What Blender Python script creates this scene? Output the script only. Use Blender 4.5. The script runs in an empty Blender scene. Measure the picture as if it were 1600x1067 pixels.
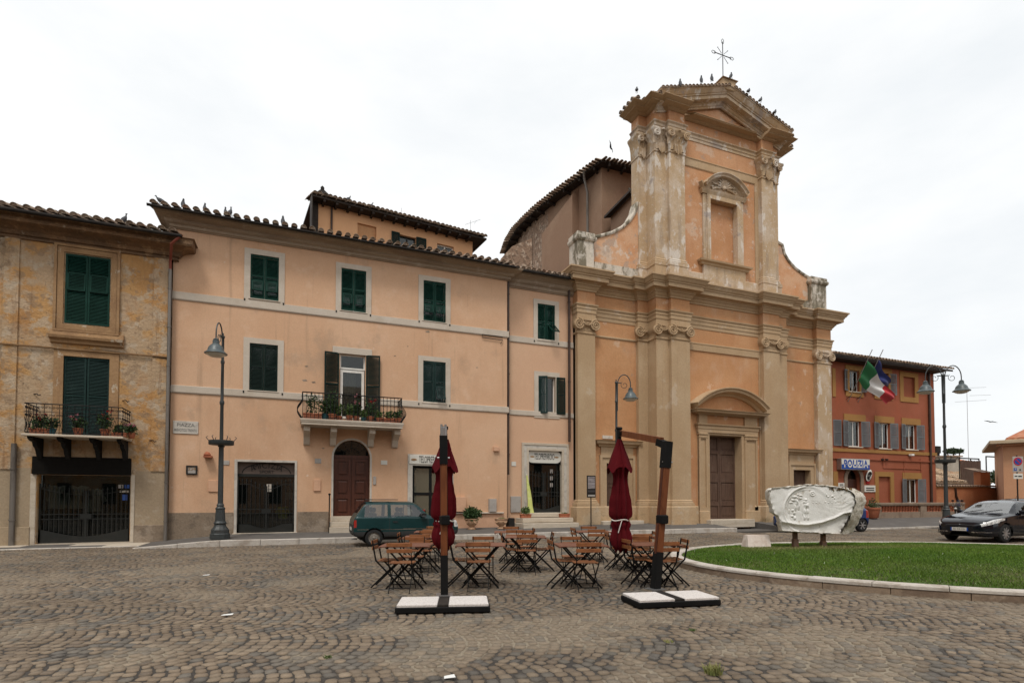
import bpy, math, random
import numpy as np
from mathutils import Vector, Matrix
from mathutils.geometry import tessellate_polygon
random.seed(7); RNG = np.random.default_rng(7)
S = bpy.context.scene
COL = S.collection
R_ = math.radians
# ------------------------------------------------------------------ camera
# world axes: x runs along the house fronts (to the right), y away from the viewer, z up
YAW, PITCH, FPX, HOR, EYE = R_(21.5), R_(1.7), 850.0, 779.0, 1.5
PPY = HOR - FPX * math.tan(PITCH)
cam = bpy.data.cameras.new('camera'); cam_o = bpy.data.objects.new('camera', cam); COL.objects.link(cam_o)
cam_o.location = (0, 0, EYE); cam_o.rotation_euler = (R_(90) + PITCH, 0, -YAW)
cam.sensor_width = 36; cam.lens = FPX / 1600 * 36; cam.shift_y = (PPY - 533.5) / 1600
cam.clip_start = .1; cam.clip_end = 3000
S.camera = cam_o
# ------------------------------------------------------------------ sky and sun
SUN_EL, SUN_AZ = R_(60), R_(212)          # azimuth clockwise from +y: behind the viewer, to the left
wd = bpy.data.worlds.new('World'); S.world = wd; wd.use_nodes = True
wn = wd.node_tree; wn.nodes.clear()
wo = wn.nodes.new('ShaderNodeOutputWorld'); wb = wn.nodes.new('ShaderNodeBackground')
sky = wn.nodes.new('ShaderNodeTexSky'); sky.sky_type = 'NISHITA'; sky.sun_disc = False
sky.sun_elevation = SUN_EL; sky.sun_rotation = SUN_AZ; sky.altitude = 100; sky.air_density = 1.2; sky.dust_density = 3
tc = wn.nodes.new('ShaderNodeTexCoord'); mp = wn.nodes.new('ShaderNodeMapping'); mp.inputs['Scale'].default_value = (1, 1, 2.6)
nz = wn.nodes.new('ShaderNodeTexNoise'); nz.inputs['Scale'].default_value = 1.7; nz.inputs['Detail'].default_value = 7; nz.inputs['Roughness'].default_value = .55
rp = wn.nodes.new('ShaderNodeValToRGB')
rp.color_ramp.elements[0].position = .30; rp.color_ramp.elements[0].color = (9.3, 9.65, 9.9, 1)
rp.color_ramp.elements[1].position = .58; rp.color_ramp.elements[1].color = (11.3, 11.3, 11.2, 1)
mx = wn.nodes.new('ShaderNodeMix'); mx.data_type = 'RGBA'; mx.inputs[0].default_value = .93
wn.links.new(tc.outputs['Generated'], mp.inputs[0]); wn.links.new(mp.outputs[0], nz.inputs['Vector'])
wn.links.new(nz.outputs['Fac'], rp.inputs[0]); wn.links.new(sky.outputs[0], mx.inputs[6]); wn.links.new(rp.outputs[0], mx.inputs[7])
wn.links.new(mx.outputs[2], wb.inputs['Color']); wb.inputs['Strength'].default_value = .078
wn.links.new(wb.outputs[0], wo.inputs['Surface'])
sl = bpy.data.lights.new('sun', 'SUN'); sl.energy = 1.5; sl.angle = R_(14); sl.color = (1, .95, .88)
so = bpy.data.objects.new('sun', sl); COL.objects.link(so); so.location = (-10, -20, 40)
sd = Vector((math.sin(SUN_AZ) * math.cos(SUN_EL), math.cos(SUN_AZ) * math.cos(SUN_EL), math.sin(SUN_EL)))
so.rotation_euler = sd.to_track_quat('Z', 'Y').to_euler()
S.view_settings.view_transform = 'Standard'; S.view_settings.look = 'None'
S.view_settings.exposure = .36; S.view_settings.gamma = 1; S.view_settings.use_curve_mapping = False
S.cycles.max_bounces = 6; S.cycles.transparent_max_bounces = 12
# ------------------------------------------------------------------ measuring helper: where a sight line meets a plane of the place
_F = Vector((math.sin(YAW) * math.cos(PITCH), math.cos(YAW) * math.cos(PITCH), math.sin(PITCH)))
_Rt = Vector((math.cos(YAW), -math.sin(YAW), 0)); _U = _Rt.cross(_F)
def W(px, py, v=None, z=None):
    d = _F + _Rt * ((px - 800) / FPX) + _U * ((PPY - py) / FPX)
    t = v / d.y if v is not None else (z - EYE) / d.z
    p = Vector((0, 0, EYE)) + d * t
    return p
def G(px, py, z=0): return W(px, py, z=z)
def UX(px, py, v): return W(px, py, v).x
def ZZ(px, py, v): return W(px, py, v).z
def CG(X, Zd, z=0):      # sideways / depth distances from the viewer -> ground point
    return Vector((X * math.cos(YAW) + Zd * math.sin(YAW), -X * math.sin(YAW) + Zd * math.cos(YAW), z))
# ------------------------------------------------------------------ mesh helpers
class MB:
    def __init__(s): s.v = []; s.f = []; s.sm = []
    def poly(s, pts, smooth=False):
        b = len(s.v); s.v += [tuple(p) for p in pts]; s.f.append(tuple(range(b, b + len(pts)))); s.sm.append(smooth); return s
    def raw(s, vs, fs, smooth=False):
        b = len(s.v); s.v += [tuple(p) for p in vs]
        for f in fs: s.f.append(tuple(i + b for i in f)); s.sm.append(smooth)
        return s
    def box(s, x0, x1, y0, y1, z0, z1):
        if x0 > x1: x0, x1 = x1, x0
        if y0 > y1: y0, y1 = y1, y0
        if z0 > z1: z0, z1 = z1, z0
        return s.raw([(x0,y0,z0),(x1,y0,z0),(x1,y1,z0),(x0,y1,z0),(x0,y0,z1),(x1,y0,z1),(x1,y1,z1),(x0,y1,z1)],
            [(0,3,2,1),(4,5,6,7),(0,1,5,4),(1,2,6,5),(2,3,7,6),(3,0,4,7)])
    def cbox(s, x0, x1, y0, y1, z0, z1, c=.01):      # box with chamfered top and upright edges
        o = [(x0,y0),(x1,y0),(x1,y1),(x0,y1)]
        def ring(k, z):
            return [(x0+k,y0,z),(x1-k,y0,z),(x1,y0+k,z),(x1,y1-k,z),(x1-k,y1,z),(x0+k,y1,z),(x0,y1-k,z),(x0,y0+k,z)]
        def ring2(k, z): return [(x0+k+c,y0+c,z),(x1-k-c,y0+c,z),(x1-c,y0+k+c,z),(x1-c,y1-k-c,z),(x1-k-c,y1-c,z),(x0+k+c,y1-c,z),(x0+c,y1-k-c,z),(x0+c,y0+k+c,z)]
        vs = ring2(c, z0) + ring(c, z0 + c) + ring(c, z1 - c) + ring2(c, z1)
        fs = [tuple(range(7, -1, -1)), tuple(range(24, 32))]
        for r in range(3):
            for i in range(8): j = (i + 1) % 8; fs.append((r*8+i, r*8+j, r*8+8+j, r*8+8+i))
        return s.raw(vs, fs)
    def bar(s, a, b, w, h=None, up=(0, 0, 1)):        # square-section bar from a to b
        a, b = Vector(a), Vector(b); h = w if h is None else h
        d = (b - a).normalized(); u = Vector(up)
        if abs(d.dot(u)) > .98: u = Vector((0, 1, 0)) if abs(d.y) < .9 else Vector((1, 0, 0))
        x = d.cross(u).normalized(); y = x.cross(d)
        vs = [p + x * (i * w / 2) + y * (j * h / 2) for p in (a, b) for i, j in ((-1,-1),(1,-1),(1,1),(-1,1))]
        return s.raw(vs, [(0,1,2,3),(7,6,5,4),(0,4,5,1),(1,5,6,2),(2,6,7,3),(3,7,4,0)])
    def tube(s, pts, r, n=8, closed=False, caps=True):
        P = [Vector(p) for p in pts]; m = len(P); rr = r if isinstance(r, (list, tuple)) else [r] * m
        vs = []; prev = None
        for i in range(m):
            if closed: d = P[(i+1) % m] - P[i-1]
            else: d = P[min(i+1, m-1)] - P[max(i-1, 0)]
            d.normalize()
            if prev is None:
                u = Vector((0,0,1)) if abs(d.z) < .9 else Vector((1,0,0))
                x = d.cross(u).normalized()
            else: x = (prev - d * prev.dot(d)).normalized()
            prev = x; y = d.cross(x)
            for k in range(n):
                a = 2 * math.pi * k / n; vs.append(P[i] + (x * math.cos(a) + y * math.sin(a)) * rr[i])
        fs = []
        for i in range(m if closed else m - 1):
            for k in range(n):
                l = (k + 1) % n; j = (i + 1) % m
                fs.append((i*n+k, i*n+l, j*n+l, j*n+k))
        s.raw(vs, fs, True)
        if caps and not closed:
            b = len(s.v) - len(vs)
            s.f.append(tuple(b + k for k in range(n - 1, -1, -1))); s.sm.append(False)
            s.f.append(tuple(b + (m-1)*n + k for k in range(n))); s.sm.append(False)
        return s
    def lathe(s, prof, c=(0,0,0), n=16, wob=None, smooth=True):     # prof: (radius, z)
        vs = []; c = Vector(c)
        for i, (r, z) in enumerate(prof):
            for k in range(n):
                a = 2 * math.pi * k / n; q = r * (wob(a, z) if wob else 1)
                vs.append((c.x + q * math.cos(a), c.y + q * math.sin(a), c.z + z))
        fs = []
        for i in range(len(prof) - 1):
            for k in range(n): l = (k+1) % n; fs.append((i*n+k, i*n+l, (i+1)*n+l, (i+1)*n+k))
        s.raw(vs, fs, smooth); b = len(s.v) - len(vs)
        s.f.append(tuple(b + k for k in range(n-1, -1, -1))); s.sm.append(False)
        s.f.append(tuple(b + (len(prof)-1)*n + k for k in range(n))); s.sm.append(False)
        return s
    def plate(s, outer, holes, f3, t, back=False):      # flat plate with holes; f3(a, b, depth)
        loops = [outer] + list(holes); flat = [p for l in loops for p in l]
        tri = tessellate_polygon([[Vector((p[0], p[1], 0)) for p in l] for l in loops])
        n = len(flat)
        vs = [f3(p[0], p[1], 0) for p in flat] + [f3(p[0], p[1], t) for p in flat]
        e0 = Vector(f3(1,0,0)) - Vector(f3(0,0,0)); e1 = Vector(f3(0,1,0)) - Vector(f3(0,0,0)); ed = Vector(f3(0,0,1)) - Vector(f3(0,0,0))
        hand = e0.cross(e1).dot(ed)
        fs = []
        for a, b, c in tri:
            ar = (flat[b][0]-flat[a][0])*(flat[c][1]-flat[a][1]) - (flat[b][1]-flat[a][1])*(flat[c][0]-flat[a][0])
            if (ar > 0) == (hand > 0): a, c = c, a
            fs.append((a, b, c))
            if back: fs.append((c + n, b + n, a + n))
        k = 0
        for li, l in enumerate(loops):
            ar = sum(l[i][0]*l[(i+1) % len(l)][1] - l[(i+1) % len(l)][0]*l[i][1] for i in range(len(l)))
            m = len(l)
            for i in range(m):
                j = (i+1) % m; q = (k+i, k+j, k+j+n, k+i+n)
                flip = ((ar > 0) == (hand > 0)) != (li > 0)
                fs.append(q if flip else q[::-1])
            k += m
        return s.raw(vs, fs)
    def sweep(s, plan, prof, caps=True, smooth=False):     # moulding profile (out, z) along a plan line; outward is to the right of travel
        P = [Vector((p[0], p[1])) for p in plan]; m = len(P); offs = []
        nr = []
        for i in range(m - 1):
            d = (P[i+1] - P[i]).normalized(); nr.append(Vector((d.y, -d.x)))
        for i in range(m):
            if i == 0: offs.append(nr[0])
            elif i == m - 1: offs.append(nr[-1])
            else:
                a, b = nr[i-1], nr[i]; offs.append((a + b) / max(.35, 1 + a.dot(b)))
        k = len(prof); vs = []
        for i in range(m):
            for d, z in prof: q = P[i] + offs[i] * d; vs.append((q.x, q.y, z))
        fs = []
        for i in range(m - 1):
            for j in range(k - 1): fs.append((i*k+j, (i+1)*k+j, (i+1)*k+j+1, i*k+j+1))
        if caps: fs += [tuple(range(k-1, -1, -1)), tuple((m-1)*k + j for j in range(k))]
        return s.raw(vs, fs, smooth)
    def build(s, name, mat, parent=None, local=False, sharp=None, kind=None):
        off = Vector((0, 0, 0))
        if parent is not None and not local:
            q = parent
            while q is not None: off += q.location; q = q.parent
        me = bpy.data.meshes.new(name)
        me.from_pydata([(p[0]-off.x, p[1]-off.y, p[2]-off.z) for p in s.v], [], s.f)
        if sharp is not None: me.polygons.foreach_set('use_smooth', [True] * len(s.f)); me.set_sharp_from_angle(angle=R_(sharp))
        elif any(s.sm): me.polygons.foreach_set('use_smooth', s.sm); me.set_sharp_from_angle(angle=R_(50))
        me.materials.append(mat); me.update()
        o = bpy.data.objects.new(name, me); COL.objects.link(o); o.parent = parent
        if kind: o['kind'] = kind
        return o
def thing(name, label, cat, loc=(0, 0, 0), rz=0, group=None):
    o = bpy.data.objects.new(name, None); COL.objects.link(o); o.location = loc; o.rotation_euler = (0, 0, rz)
    o.empty_display_size = .2
    return tag(o, label, cat, group)
def tag(o, label, cat, group=None, kind=None):
    if label: o['label'] = label
    if cat: o['category'] = cat
    if group: o['group'] = group
    if kind: o['kind'] = kind
    return o
def struct(o): o['kind'] = 'structure'; return o
def copy_tree(o, parent=None):
    c = o.copy(); COL.objects.link(c); c.parent = parent
    for ch in list(o.children): copy_tree(ch, c)
    return c
def rect(a0, b0, a1, b1): return [(a0, b0), (a1, b0), (a1, b1), (a0, b1)]
def arch(a0, a1, b0, bs, n=14, rise=None):       # opening with a round (or segmental) head springing at bs
    c = (a0 + a1) / 2; r = (a1 - a0) / 2; rise = r if rise is None else rise
    return [(a0, b0), (a1, b0)] + [(c + r * math.cos(math.pi * i / n), bs + rise * math.sin(math.pi * i / n)) for i in range(n + 1)]
def front(v): return lambda a, b, d: (a, v + d, b)        # wall facing the square: x, z, depth
def text_mesh(name, txt, size, mat, parent, M4, align='CENTER', sx=1.0, extrude=.004, space=1.0, bold=0., fit=None):
    cu = bpy.data.curves.new('t', 'FONT'); cu.body = txt; cu.size = size; cu.align_x = align; cu.align_y = 'CENTER'
    cu.extrude = extrude; cu.offset = bold; cu.space_character = space; cu.resolution_u = 3
    to = bpy.data.objects.new('t', cu); COL.objects.link(to)
    bpy.context.view_layer.update()
    me = bpy.data.meshes.new_from_object(to.evaluated_get(bpy.context.evaluated_depsgraph_get()))
    bpy.data.objects.remove(to); w0 = max(v.co.x for v in me.vertices) - min(v.co.x for v in me.vertices); sx = fit/w0 if fit else sx; me.transform(M4 @ Matrix.Diagonal((sx, 1, 1, 1))); me.materials.clear(); me.materials.append(mat); me.name = name
    o = bpy.data.objects.new(name, me); COL.objects.link(o); o.parent = parent
    return o
def M_front(x, y, z): return Matrix.Translation((x, y, z)) @ Matrix.Rotation(R_(90), 4, 'X')
# ------------------------------------------------------------------ materials
def mat(name, base, layers=(), rough=.85, metal=0., spec=.3, bump=None, speck=None, co='P', attr=None, coat=0, trans=0, sheen=0):
    """layers: (colour, scale or (sx,sy,sz), lo, hi, amount[, detail]); bump: (scale, strength[, dist]); speck: (scale, amount)"""
    m = bpy.data.materials.new(name); m.use_nodes = True; t = m.node_tree; N = t.nodes; L = t.links
    b = N['Principled BSDF']; b.inputs['Roughness'].default_value = rough; b.inputs['Metallic'].default_value = metal
    b.inputs['Specular IOR Level'].default_value = spec; b.inputs['Coat Weight'].default_value = coat; b.inputs['Coat Roughness'].default_value = .05
    b.inputs['Sheen Weight'].default_value = sheen
    if co == 'P': src = N.new('ShaderNodeNewGeometry').outputs['Position']
    else: src = N.new('ShaderNodeTexCoord').outputs['Object']
    def noise(scale, detail=6, rgh=.6, seed=0):
        mpn = N.new('ShaderNodeMapping')
        sc = scale if isinstance(scale, tuple) else (scale,) * 3
        mpn.inputs['Scale'].default_value = sc; mpn.inputs['Location'].default_value = (seed * 3.7, seed * 1.3, seed * 5.1)
        n = N.new('ShaderNodeTexNoise'); n.inputs['Scale'].default_value = 1; n.inputs['Detail'].default_value = detail; n.inputs['Roughness'].default_value = rgh
        L.new(src, mpn.inputs[0]); L.new(mpn.outputs[0], n.inputs['Vector']); return n.outputs['Fac']
    cur = None
    if attr:
        an = N.new('ShaderNodeAttribute'); an.attribute_name = attr; cur = an.outputs['Color']
    else:
        rgb = N.new('ShaderNodeRGB'); rgb.outputs[0].default_value = (*base, 1); cur = rgb.outputs[0]
    height = None
    for i, ly in enumerate(layers):
        c, sc, lo, hi, am = ly[:5]; det = ly[5] if len(ly) > 5 else 7
        mr = N.new('ShaderNodeMapRange'); mr.interpolation_type = 'SMOOTHSTEP'
        for k, vv in zip((1, 2, 3, 4), (lo, hi, 0, am)): mr.inputs[k].default_value = vv
        L.new(noise(sc, det, .62, i + 1), mr.inputs[0])
        mm = N.new('ShaderNodeMix'); mm.data_type = 'RGBA'; mm.inputs[7].default_value = (*c, 1)
        L.new(mr.outputs[0], mm.inputs[0]); L.new(cur, mm.inputs[6]); cur = mm.outputs[2]
        if hi - lo < .09: height = mr.outputs[0]
    if speck:
        mr = N.new('ShaderNodeMapRange'); mr.inputs[1].default_value = .3; mr.inputs[2].default_value = .7
        mr.inputs[3].default_value = 1 - speck[1]; mr.inputs[4].default_value = 1 + speck[1]
        L.new(noise(speck[0], 4, .7, 9), mr.inputs[0])
        mm = N.new('ShaderNodeMix'); mm.data_type = 'RGBA'; mm.blend_type = 'MULTIPLY'; mm.inputs[0].default_value = 1
        L.new(cur, mm.inputs[6]); L.new(mr.outputs[0], mm.inputs[7]); cur = mm.outputs[2]
    L.new(cur, b.inputs['Base Color'])
    if bump:
        bn = N.new('ShaderNodeBump'); bn.inputs['Strength'].default_value = bump[1]; bn.inputs['Distance'].default_value = bump[2] if len(bump) > 2 else .02
        h = noise(bump[0], 5, .65, 4)
        if height is not None:
            ad = N.new('ShaderNodeMath'); ad.operation = 'MULTIPLY_ADD'; ad.inputs[1].default_value = -.6
            L.new(height, ad.inputs[0]); L.new(h, ad.inputs[2]); h = ad.outputs[0]
        L.new(h, bn.inputs['Height']); L.new(bn.outputs[0], b.inputs['Normal'])
    return m
def glassmat(name, tint=(.02, .025, .025), fac=.5, refl=.12, rough=.02):
    """window glass: part clear, part tinted, with a surface reflection"""
    m = bpy.data.materials.new(name); m.use_nodes = True; t = m.node_tree; N = t.nodes; L = t.links
    N.remove(N['Principled BSDF']); out = N['Material Output']
    tr = N.new('ShaderNodeBsdfTransparent'); tr.inputs[0].default_value = (.75, .8, .78, 1)
    df = N.new('ShaderNodeBsdfDiffuse'); df.inputs[0].default_value = (*tint, 1)
    gl = N.new('ShaderNodeBsdfGlossy'); gl.inputs['Roughness'].default_value = rough
    lw = N.new('ShaderNodeFresnel'); lw.inputs[0].default_value = 1.5
    ad = N.new('ShaderNodeMath'); ad.operation = 'MULTIPLY_ADD'; ad.inputs[1].default_value = .9; ad.inputs[2].default_value = refl * .5; ad.use_clamp = True
    L.new(lw.outputs[0], ad.inputs[0])
    a = N.new('ShaderNodeMixShader'); a.inputs[0].default_value = fac; L.new(tr.outputs[0], a.inputs[1]); L.new(df.outputs[0], a.inputs[2])
    c = N.new('ShaderNodeMixShader'); L.new(ad.outputs[0], c.inputs[0]); L.new(a.outputs[0], c.inputs[1]); L.new(gl.outputs[0], c.inputs[2])
    L.new(c.outputs[0], out.inputs['Surface'])
    return m
K = {}
K['pink'] = mat('pink_plaster', (.585,.36,.222), [((.635,.415,.272), .35, .4,.65,.8), ((.51,.295,.172), (.5,.5,.25), .5,.72,.55), ((.42,.285,.19), (.55,.55,.45), .56,.68,.65), ((.66,.46,.32), 1.6, .56,.72,.45), ((.38,.245,.155), (5.,5.,.22), .57,.73,.5), ((.70,.58,.46), 3.3, .70,.73,.6)], speck=(24,.07), bump=(30,.25,.01))
K['pinkwing'] = mat('pink_plaster_wing', (.595,.372,.24), [((.635,.42,.275), .4, .4,.65,.8), ((.58,.34,.2), (.6,.6,.3), .55,.75,.5)], speck=(24,.07), bump=(30,.25,.01))
K['attic'] = mat('peach_plaster', (.68,.38,.20), [((.6,.33,.18), .4, .45,.7,.6)], speck=(20,.06), bump=(30,.2,.01))
K['belt'] = mat('pale_stucco', (.52,.45,.37), [((.44,.37,.29), 1.1, .45,.7,.7), ((.58,.52,.45), 3., .5,.7,.5)], speck=(30,.08), bump=(35,.2,.01))
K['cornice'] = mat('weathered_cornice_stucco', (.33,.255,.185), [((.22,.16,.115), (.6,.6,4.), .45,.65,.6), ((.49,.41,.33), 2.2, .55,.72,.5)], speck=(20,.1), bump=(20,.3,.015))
K['socle'] = mat('rough_grey_render', (.23,.175,.125), [((.33,.27,.21), 1.6, .48,.6,.7), ((.13,.10,.075), 2.6, .5,.66,.6)], speck=(18,.15), bump=(14,.6,.03))
K['ochre'] = mat('peeling_ochre_plaster', (.42,.225,.085), [((.48,.285,.12), .9, .4,.62,.7), ((.41,.30,.195), (.75,.75,1.1), .45,.53,.85), ((.46,.38,.285), 2.1, .53,.60,.65), ((.27,.185,.115), 3.4, .55,.61,.7), ((.36,.18,.07), (1.2,1.2,.6), .57,.70,.45), ((.18,.10,.05), (7.,7.,.5), .57,.71,.45), ((.20,.15,.105), 7., .64,.69,.6)], speck=(16,.10), bump=(9,.7,.05))
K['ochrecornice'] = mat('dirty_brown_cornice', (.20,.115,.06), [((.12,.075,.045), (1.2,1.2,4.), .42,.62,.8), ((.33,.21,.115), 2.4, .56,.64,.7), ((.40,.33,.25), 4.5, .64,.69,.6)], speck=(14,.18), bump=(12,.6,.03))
K['ochretrim'] = mat('worn_ochre_stucco', (.33,.20,.10), [((.23,.13,.065), 1.6, .45,.65,.7), ((.52,.44,.34), (3.,3.,2.), .60,.66,.75), ((.24,.14,.075), (5.,5.,.5), .58,.74,.5)], speck=(16,.12), bump=(14,.5,.025))
K['ochrebase'] = mat('brown_grey_render', (.35,.27,.18), [((.28,.21,.14), 1.2, .45,.7,.7), ((.45,.38,.29), 2.4, .56,.7,.5)], speck=(16,.12), bump=(12,.5,.025))
K['stone'] = mat('travertine', (.50,.43,.34), [((.38,.31,.23), (1.5,1.5,6.), .48,.66,.6), ((.58,.52,.44), 3.5, .5,.7,.5)], speck=(30,.1), bump=(20,.3,.012))
K['door_stone'] = mat('grey_marble_frame', (.52,.48,.42), [((.36,.33,.29), 4., .5,.62,.6)], speck=(25,.08), bump=(25,.2,.01))
K['orange'] = mat('church_orange_plaster', (.465,.235,.108), [((.52,.285,.142), .5, .42,.62,.8), ((.41,.18,.085), (.7,.7,.3), .52,.72,.6), ((.55,.36,.235), (.8,.8,.5), .50,.70,.5), ((.60,.44,.32), 1.0, .63,.67,.55), ((.34,.235,.165), 1.9, .655,.69,.5), ((.33,.17,.09), (5.,5.,.25), .60,.74,.4)], speck=(14,.10), bump=(14,.35,.02))
K['orangeup'] = mat('church_upper_plaster', (.46,.23,.108), [((.54,.30,.165), .5, .42,.62,.8), ((.40,.18,.09), (.7,.7,.3), .52,.70,.6), ((.57,.42,.31), .9, .56,.62,.6), ((.36,.27,.21), 1.3, .61,.65,.65), ((.60,.50,.41), 2.6, .61,.66,.6), ((.32,.17,.095), (5.,5.,.25), .58,.72,.5)], speck=(14,.12), bump=(12,.4,.02))
K['orangeworn'] = mat('church_worn_plaster', (.53,.26,.125), [((.60,.38,.24), .6, .42,.6,.75), ((.55,.45,.36), .8, .54,.60,.7), ((.38,.29,.23), 1.3, .57,.62,.7), ((.63,.56,.48), 2.1, .60,.66,.6)], speck=(14,.12), bump=(12,.4,.025))
K['tan'] = mat('church_tan_stucco', (.40,.275,.16), [((.46,.335,.21), .5, .42,.64,.8), ((.38,.25,.135), (2.2,2.2,.25), .52,.72,.55), ((.52,.43,.33), 1.1, .61,.66,.45), ((.30,.20,.115), (6.,6.,.25), .58,.74,.45)], speck=(14,.10), bump=(16,.3,.015))
K['tanworn'] = mat('church_worn_stucco', (.44,.31,.185), [((.52,.42,.32), .7, .44,.62,.8), ((.29,.215,.15), (3.2,3.2,.3), .52,.68,.65), ((.62,.56,.49), (1.6,1.6,.7), .55,.60,.8), ((.31,.26,.235), (.5,.5,.6), .61,.65,.75), ((.60,.54,.47), 6., .60,.66,.6)], speck=(14,.12), bump=(14,.4,.02))
K['tanbase'] = mat('church_plinth_stucco', (.45,.31,.18), [((.5,.38,.25), .9, .42,.64,.8), ((.20,.155,.085), (.8,.8,1.2), .55,.70,.75), ((.48,.41,.32), 1.6, .58,.66,.5)], speck=(14,.12), bump=(14,.4,.02))
K['mossy'] = mat('mossy_pedestal_stucco', (.55,.49,.41), [((.13,.11,.07), (2.4,2.4,.7), .43,.55,.9), ((.62,.57,.5), 2.3, .52,.6,.6)], speck=(14,.12), bump=(14,.4,.02))
K['nave'] = mat('brown_nave_plaster', (.245,.148,.095), [((.29,.19,.125), .4, .45,.65,.7), ((.20,.12,.078), (1.,1.,.3), .5,.7,.5)], speck=(12,.07), bump=(14,.3,.015))
K['rubble'] = mat('rubble_stone_wall', (.26,.17,.115), [((.42,.32,.24), 3.2, .52,.58,.9), ((.15,.10,.07), 4.5, .52,.6,.7)], speck=(12,.15), bump=(5,.8,.05))
K['police'] = mat('red_brown_plaster', (.27,.080,.038), [((.32,.10,.055), .5, .42,.65,.7), ((.32,.075,.035), (1.,1.,.3), .52,.72,.6)], speck=(14,.08), bump=(14,.25,.015))
K['policetrim'] = mat('mustard_stucco', (.32,.165,.05), [((.26,.13,.04), 1., .45,.7,.6)], speck=(14,.08), bump=(14,.25,.015))
K['policestone'] = mat('grey_brown_stone', (.25,.185,.135), [((.17,.12,.085), 2., .45,.65,.7), ((.33,.26,.19), 3.4, .55,.7,.5)], speck=(14,.12), bump=(12,.5,.02))
K['green'] = mat('green_shutter_paint', (.006,.034,.024), [((.014,.056,.042), 2., .45,.7,.6)], rough=.6, spec=.12, speck=(20,.2))
K['green2'] = mat('dark_green_shutter_paint', (.007,.017,.0135), [((.013,.027,.022), 2., .45,.7,.6)], rough=.6, spec=.12, speck=(20,.2))
K['green3'] = mat('grey_green_shutter_paint', (.013,.032,.029), [((.026,.05,.046), 2., .45,.7,.6)], rough=.6, spec=.12, speck=(20,.2))
K['greyshut'] = mat('grey_blue_shutter_paint', (.14,.15,.155), [((.20,.21,.215), 2., .45,.7,.6)], rough=.6, speck=(20,.1))
K['iron'] = mat('black_wrought_iron', (.012,.012,.012), [((.03,.022,.016), 6., .5,.7,.5)], rough=.6, spec=.15)
K['gate'] = mat('dark_gate_steel', (.024,.025,.023), [((.036,.034,.03), 3., .5,.7,.6)], rough=.6, spec=.15)
K['signdark'] = mat('dark_shop_fascia', (.008,.007,.006), rough=.8, spec=.1, speck=(8,.2))
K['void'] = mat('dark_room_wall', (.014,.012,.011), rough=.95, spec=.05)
K['glass'] = glassmat('window_glass', (.012,.014,.013), .30, .04)
K['curtainglass'] = glassmat('curtained_glass', (.20,.19,.14), .55, .12)
K['white'] = mat('white_paint', (.72,.70,.65), [((.6,.57,.51), 3., .5,.7,.6)], rough=.5, speck=(20,.05))
K['signwhite'] = mat('white_sign_enamel', (.62,.60,.54), rough=.4, speck=(6,.05))
K['signblue'] = mat('blue_sign_enamel', (.008,.06,.30), rough=.35)
K['letters'] = mat('black_lettering', (.02,.018,.016), rough=.6)
K['greyletters'] = mat('grey_lettering', (.12,.115,.11), rough=.7)
K['redpaint'] = mat('red_sign_enamel', (.42,.015,.02), rough=.4)
K['wood'] = mat('dark_brown_door_wood', (.075,.022,.011), [((.045,.014,.008), (14,14,1.2), .45,.65,.8)], rough=.45, spec=.4, speck=(30,.1))
K['churchdoor'] = mat('old_grey_brown_door_wood', (.105,.060,.040), [((.065,.036,.025), (16,16,1.2), .45,.65,.8), ((.14,.09,.065), 2., .5,.7,.5)], rough=.75, speck=(30,.12), bump=((30,30,2),.3,.008))
K['pipe'] = mat('brown_downpipe_copper', (.045,.022,.014), [((.075,.045,.03), 2., .45,.7,.6)], rough=.5, spec=.4)
K['pipegrey'] = mat('grey_zinc_downpipe', (.20,.18,.16), [((.10,.085,.07), (3,3,.8), .45,.65,.7)], rough=.5, metal=.4)
K['tile'] = mat('weathered_roof_tile', (.29,.205,.145), [((.43,.35,.27), 5., .48,.62,.8), ((.09,.075,.055), 3.2, .52,.64,.8), ((.30,.13,.07), 1.8, .55,.7,.6)], speck=(20,.15), bump=(20,.4,.01))
K['tilered'] = mat('red_roof_tile', (.40,.15,.08), [((.48,.26,.16), 3., .48,.62,.7), ((.2,.09,.055), 4.2, .54,.64,.7)], speck=(20,.15), bump=(20,.4,.01))
K['gutter'] = mat('dark_eaves_gutter', (.022,.019,.017), [((.05,.04,.033), 1.5, .5,.7,.7)], rough=.75, spec=.12)
K['eavewood'] = mat('dark_eaves_timber', (.04,.03,.024), [((.024,.017,.014), (2,2,8), .45,.65,.8)], rough=.8)
K['rimgrey'] = mat('dusty_steel_wheel', (.20,.18,.155), rough=.6, metal=.3)
K['asphalt'] = mat('grey_pavement_asphalt', (.105,.096,.088), [((.14,.13,.118), 1.2, .45,.68,.7), ((.075,.068,.062), 2.6, .52,.68,.7)], speck=(60,.22), bump=(70,.3,.005))
K['kerb'] = mat('travertine_kerb', (.47,.43,.38), [((.30,.25,.20), 2.4, .47,.62,.75), ((.56,.52,.47), 5., .5,.7,.6), ((.22,.17,.13), (6,6,14), .62,.68,.6)], speck=(40,.12), bump=(30,.4,.012))
K['kerbbrown'] = mat('stained_kerb_stone', (.25,.185,.13), [((.15,.105,.075), 2.2, .45,.62,.8), ((.36,.29,.22), 4., .54,.66,.6)], speck=(40,.15), bump=(24,.5,.015))
K['lamp'] = mat('dark_grey_lamp_paint', (.035,.041,.042), [((.055,.05,.045), 3., .5,.7,.6)], rough=.45, spec=.45)
K['lampshade'] = mat('blue_grey_lamp_paint', (.075,.095,.10), [((.05,.06,.062), 6., .5,.7,.6)], rough=.4, spec=.45)
K['lampglass'] = mat('frosted_lamp_glass', (.55,.52,.44), rough=.25)
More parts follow.
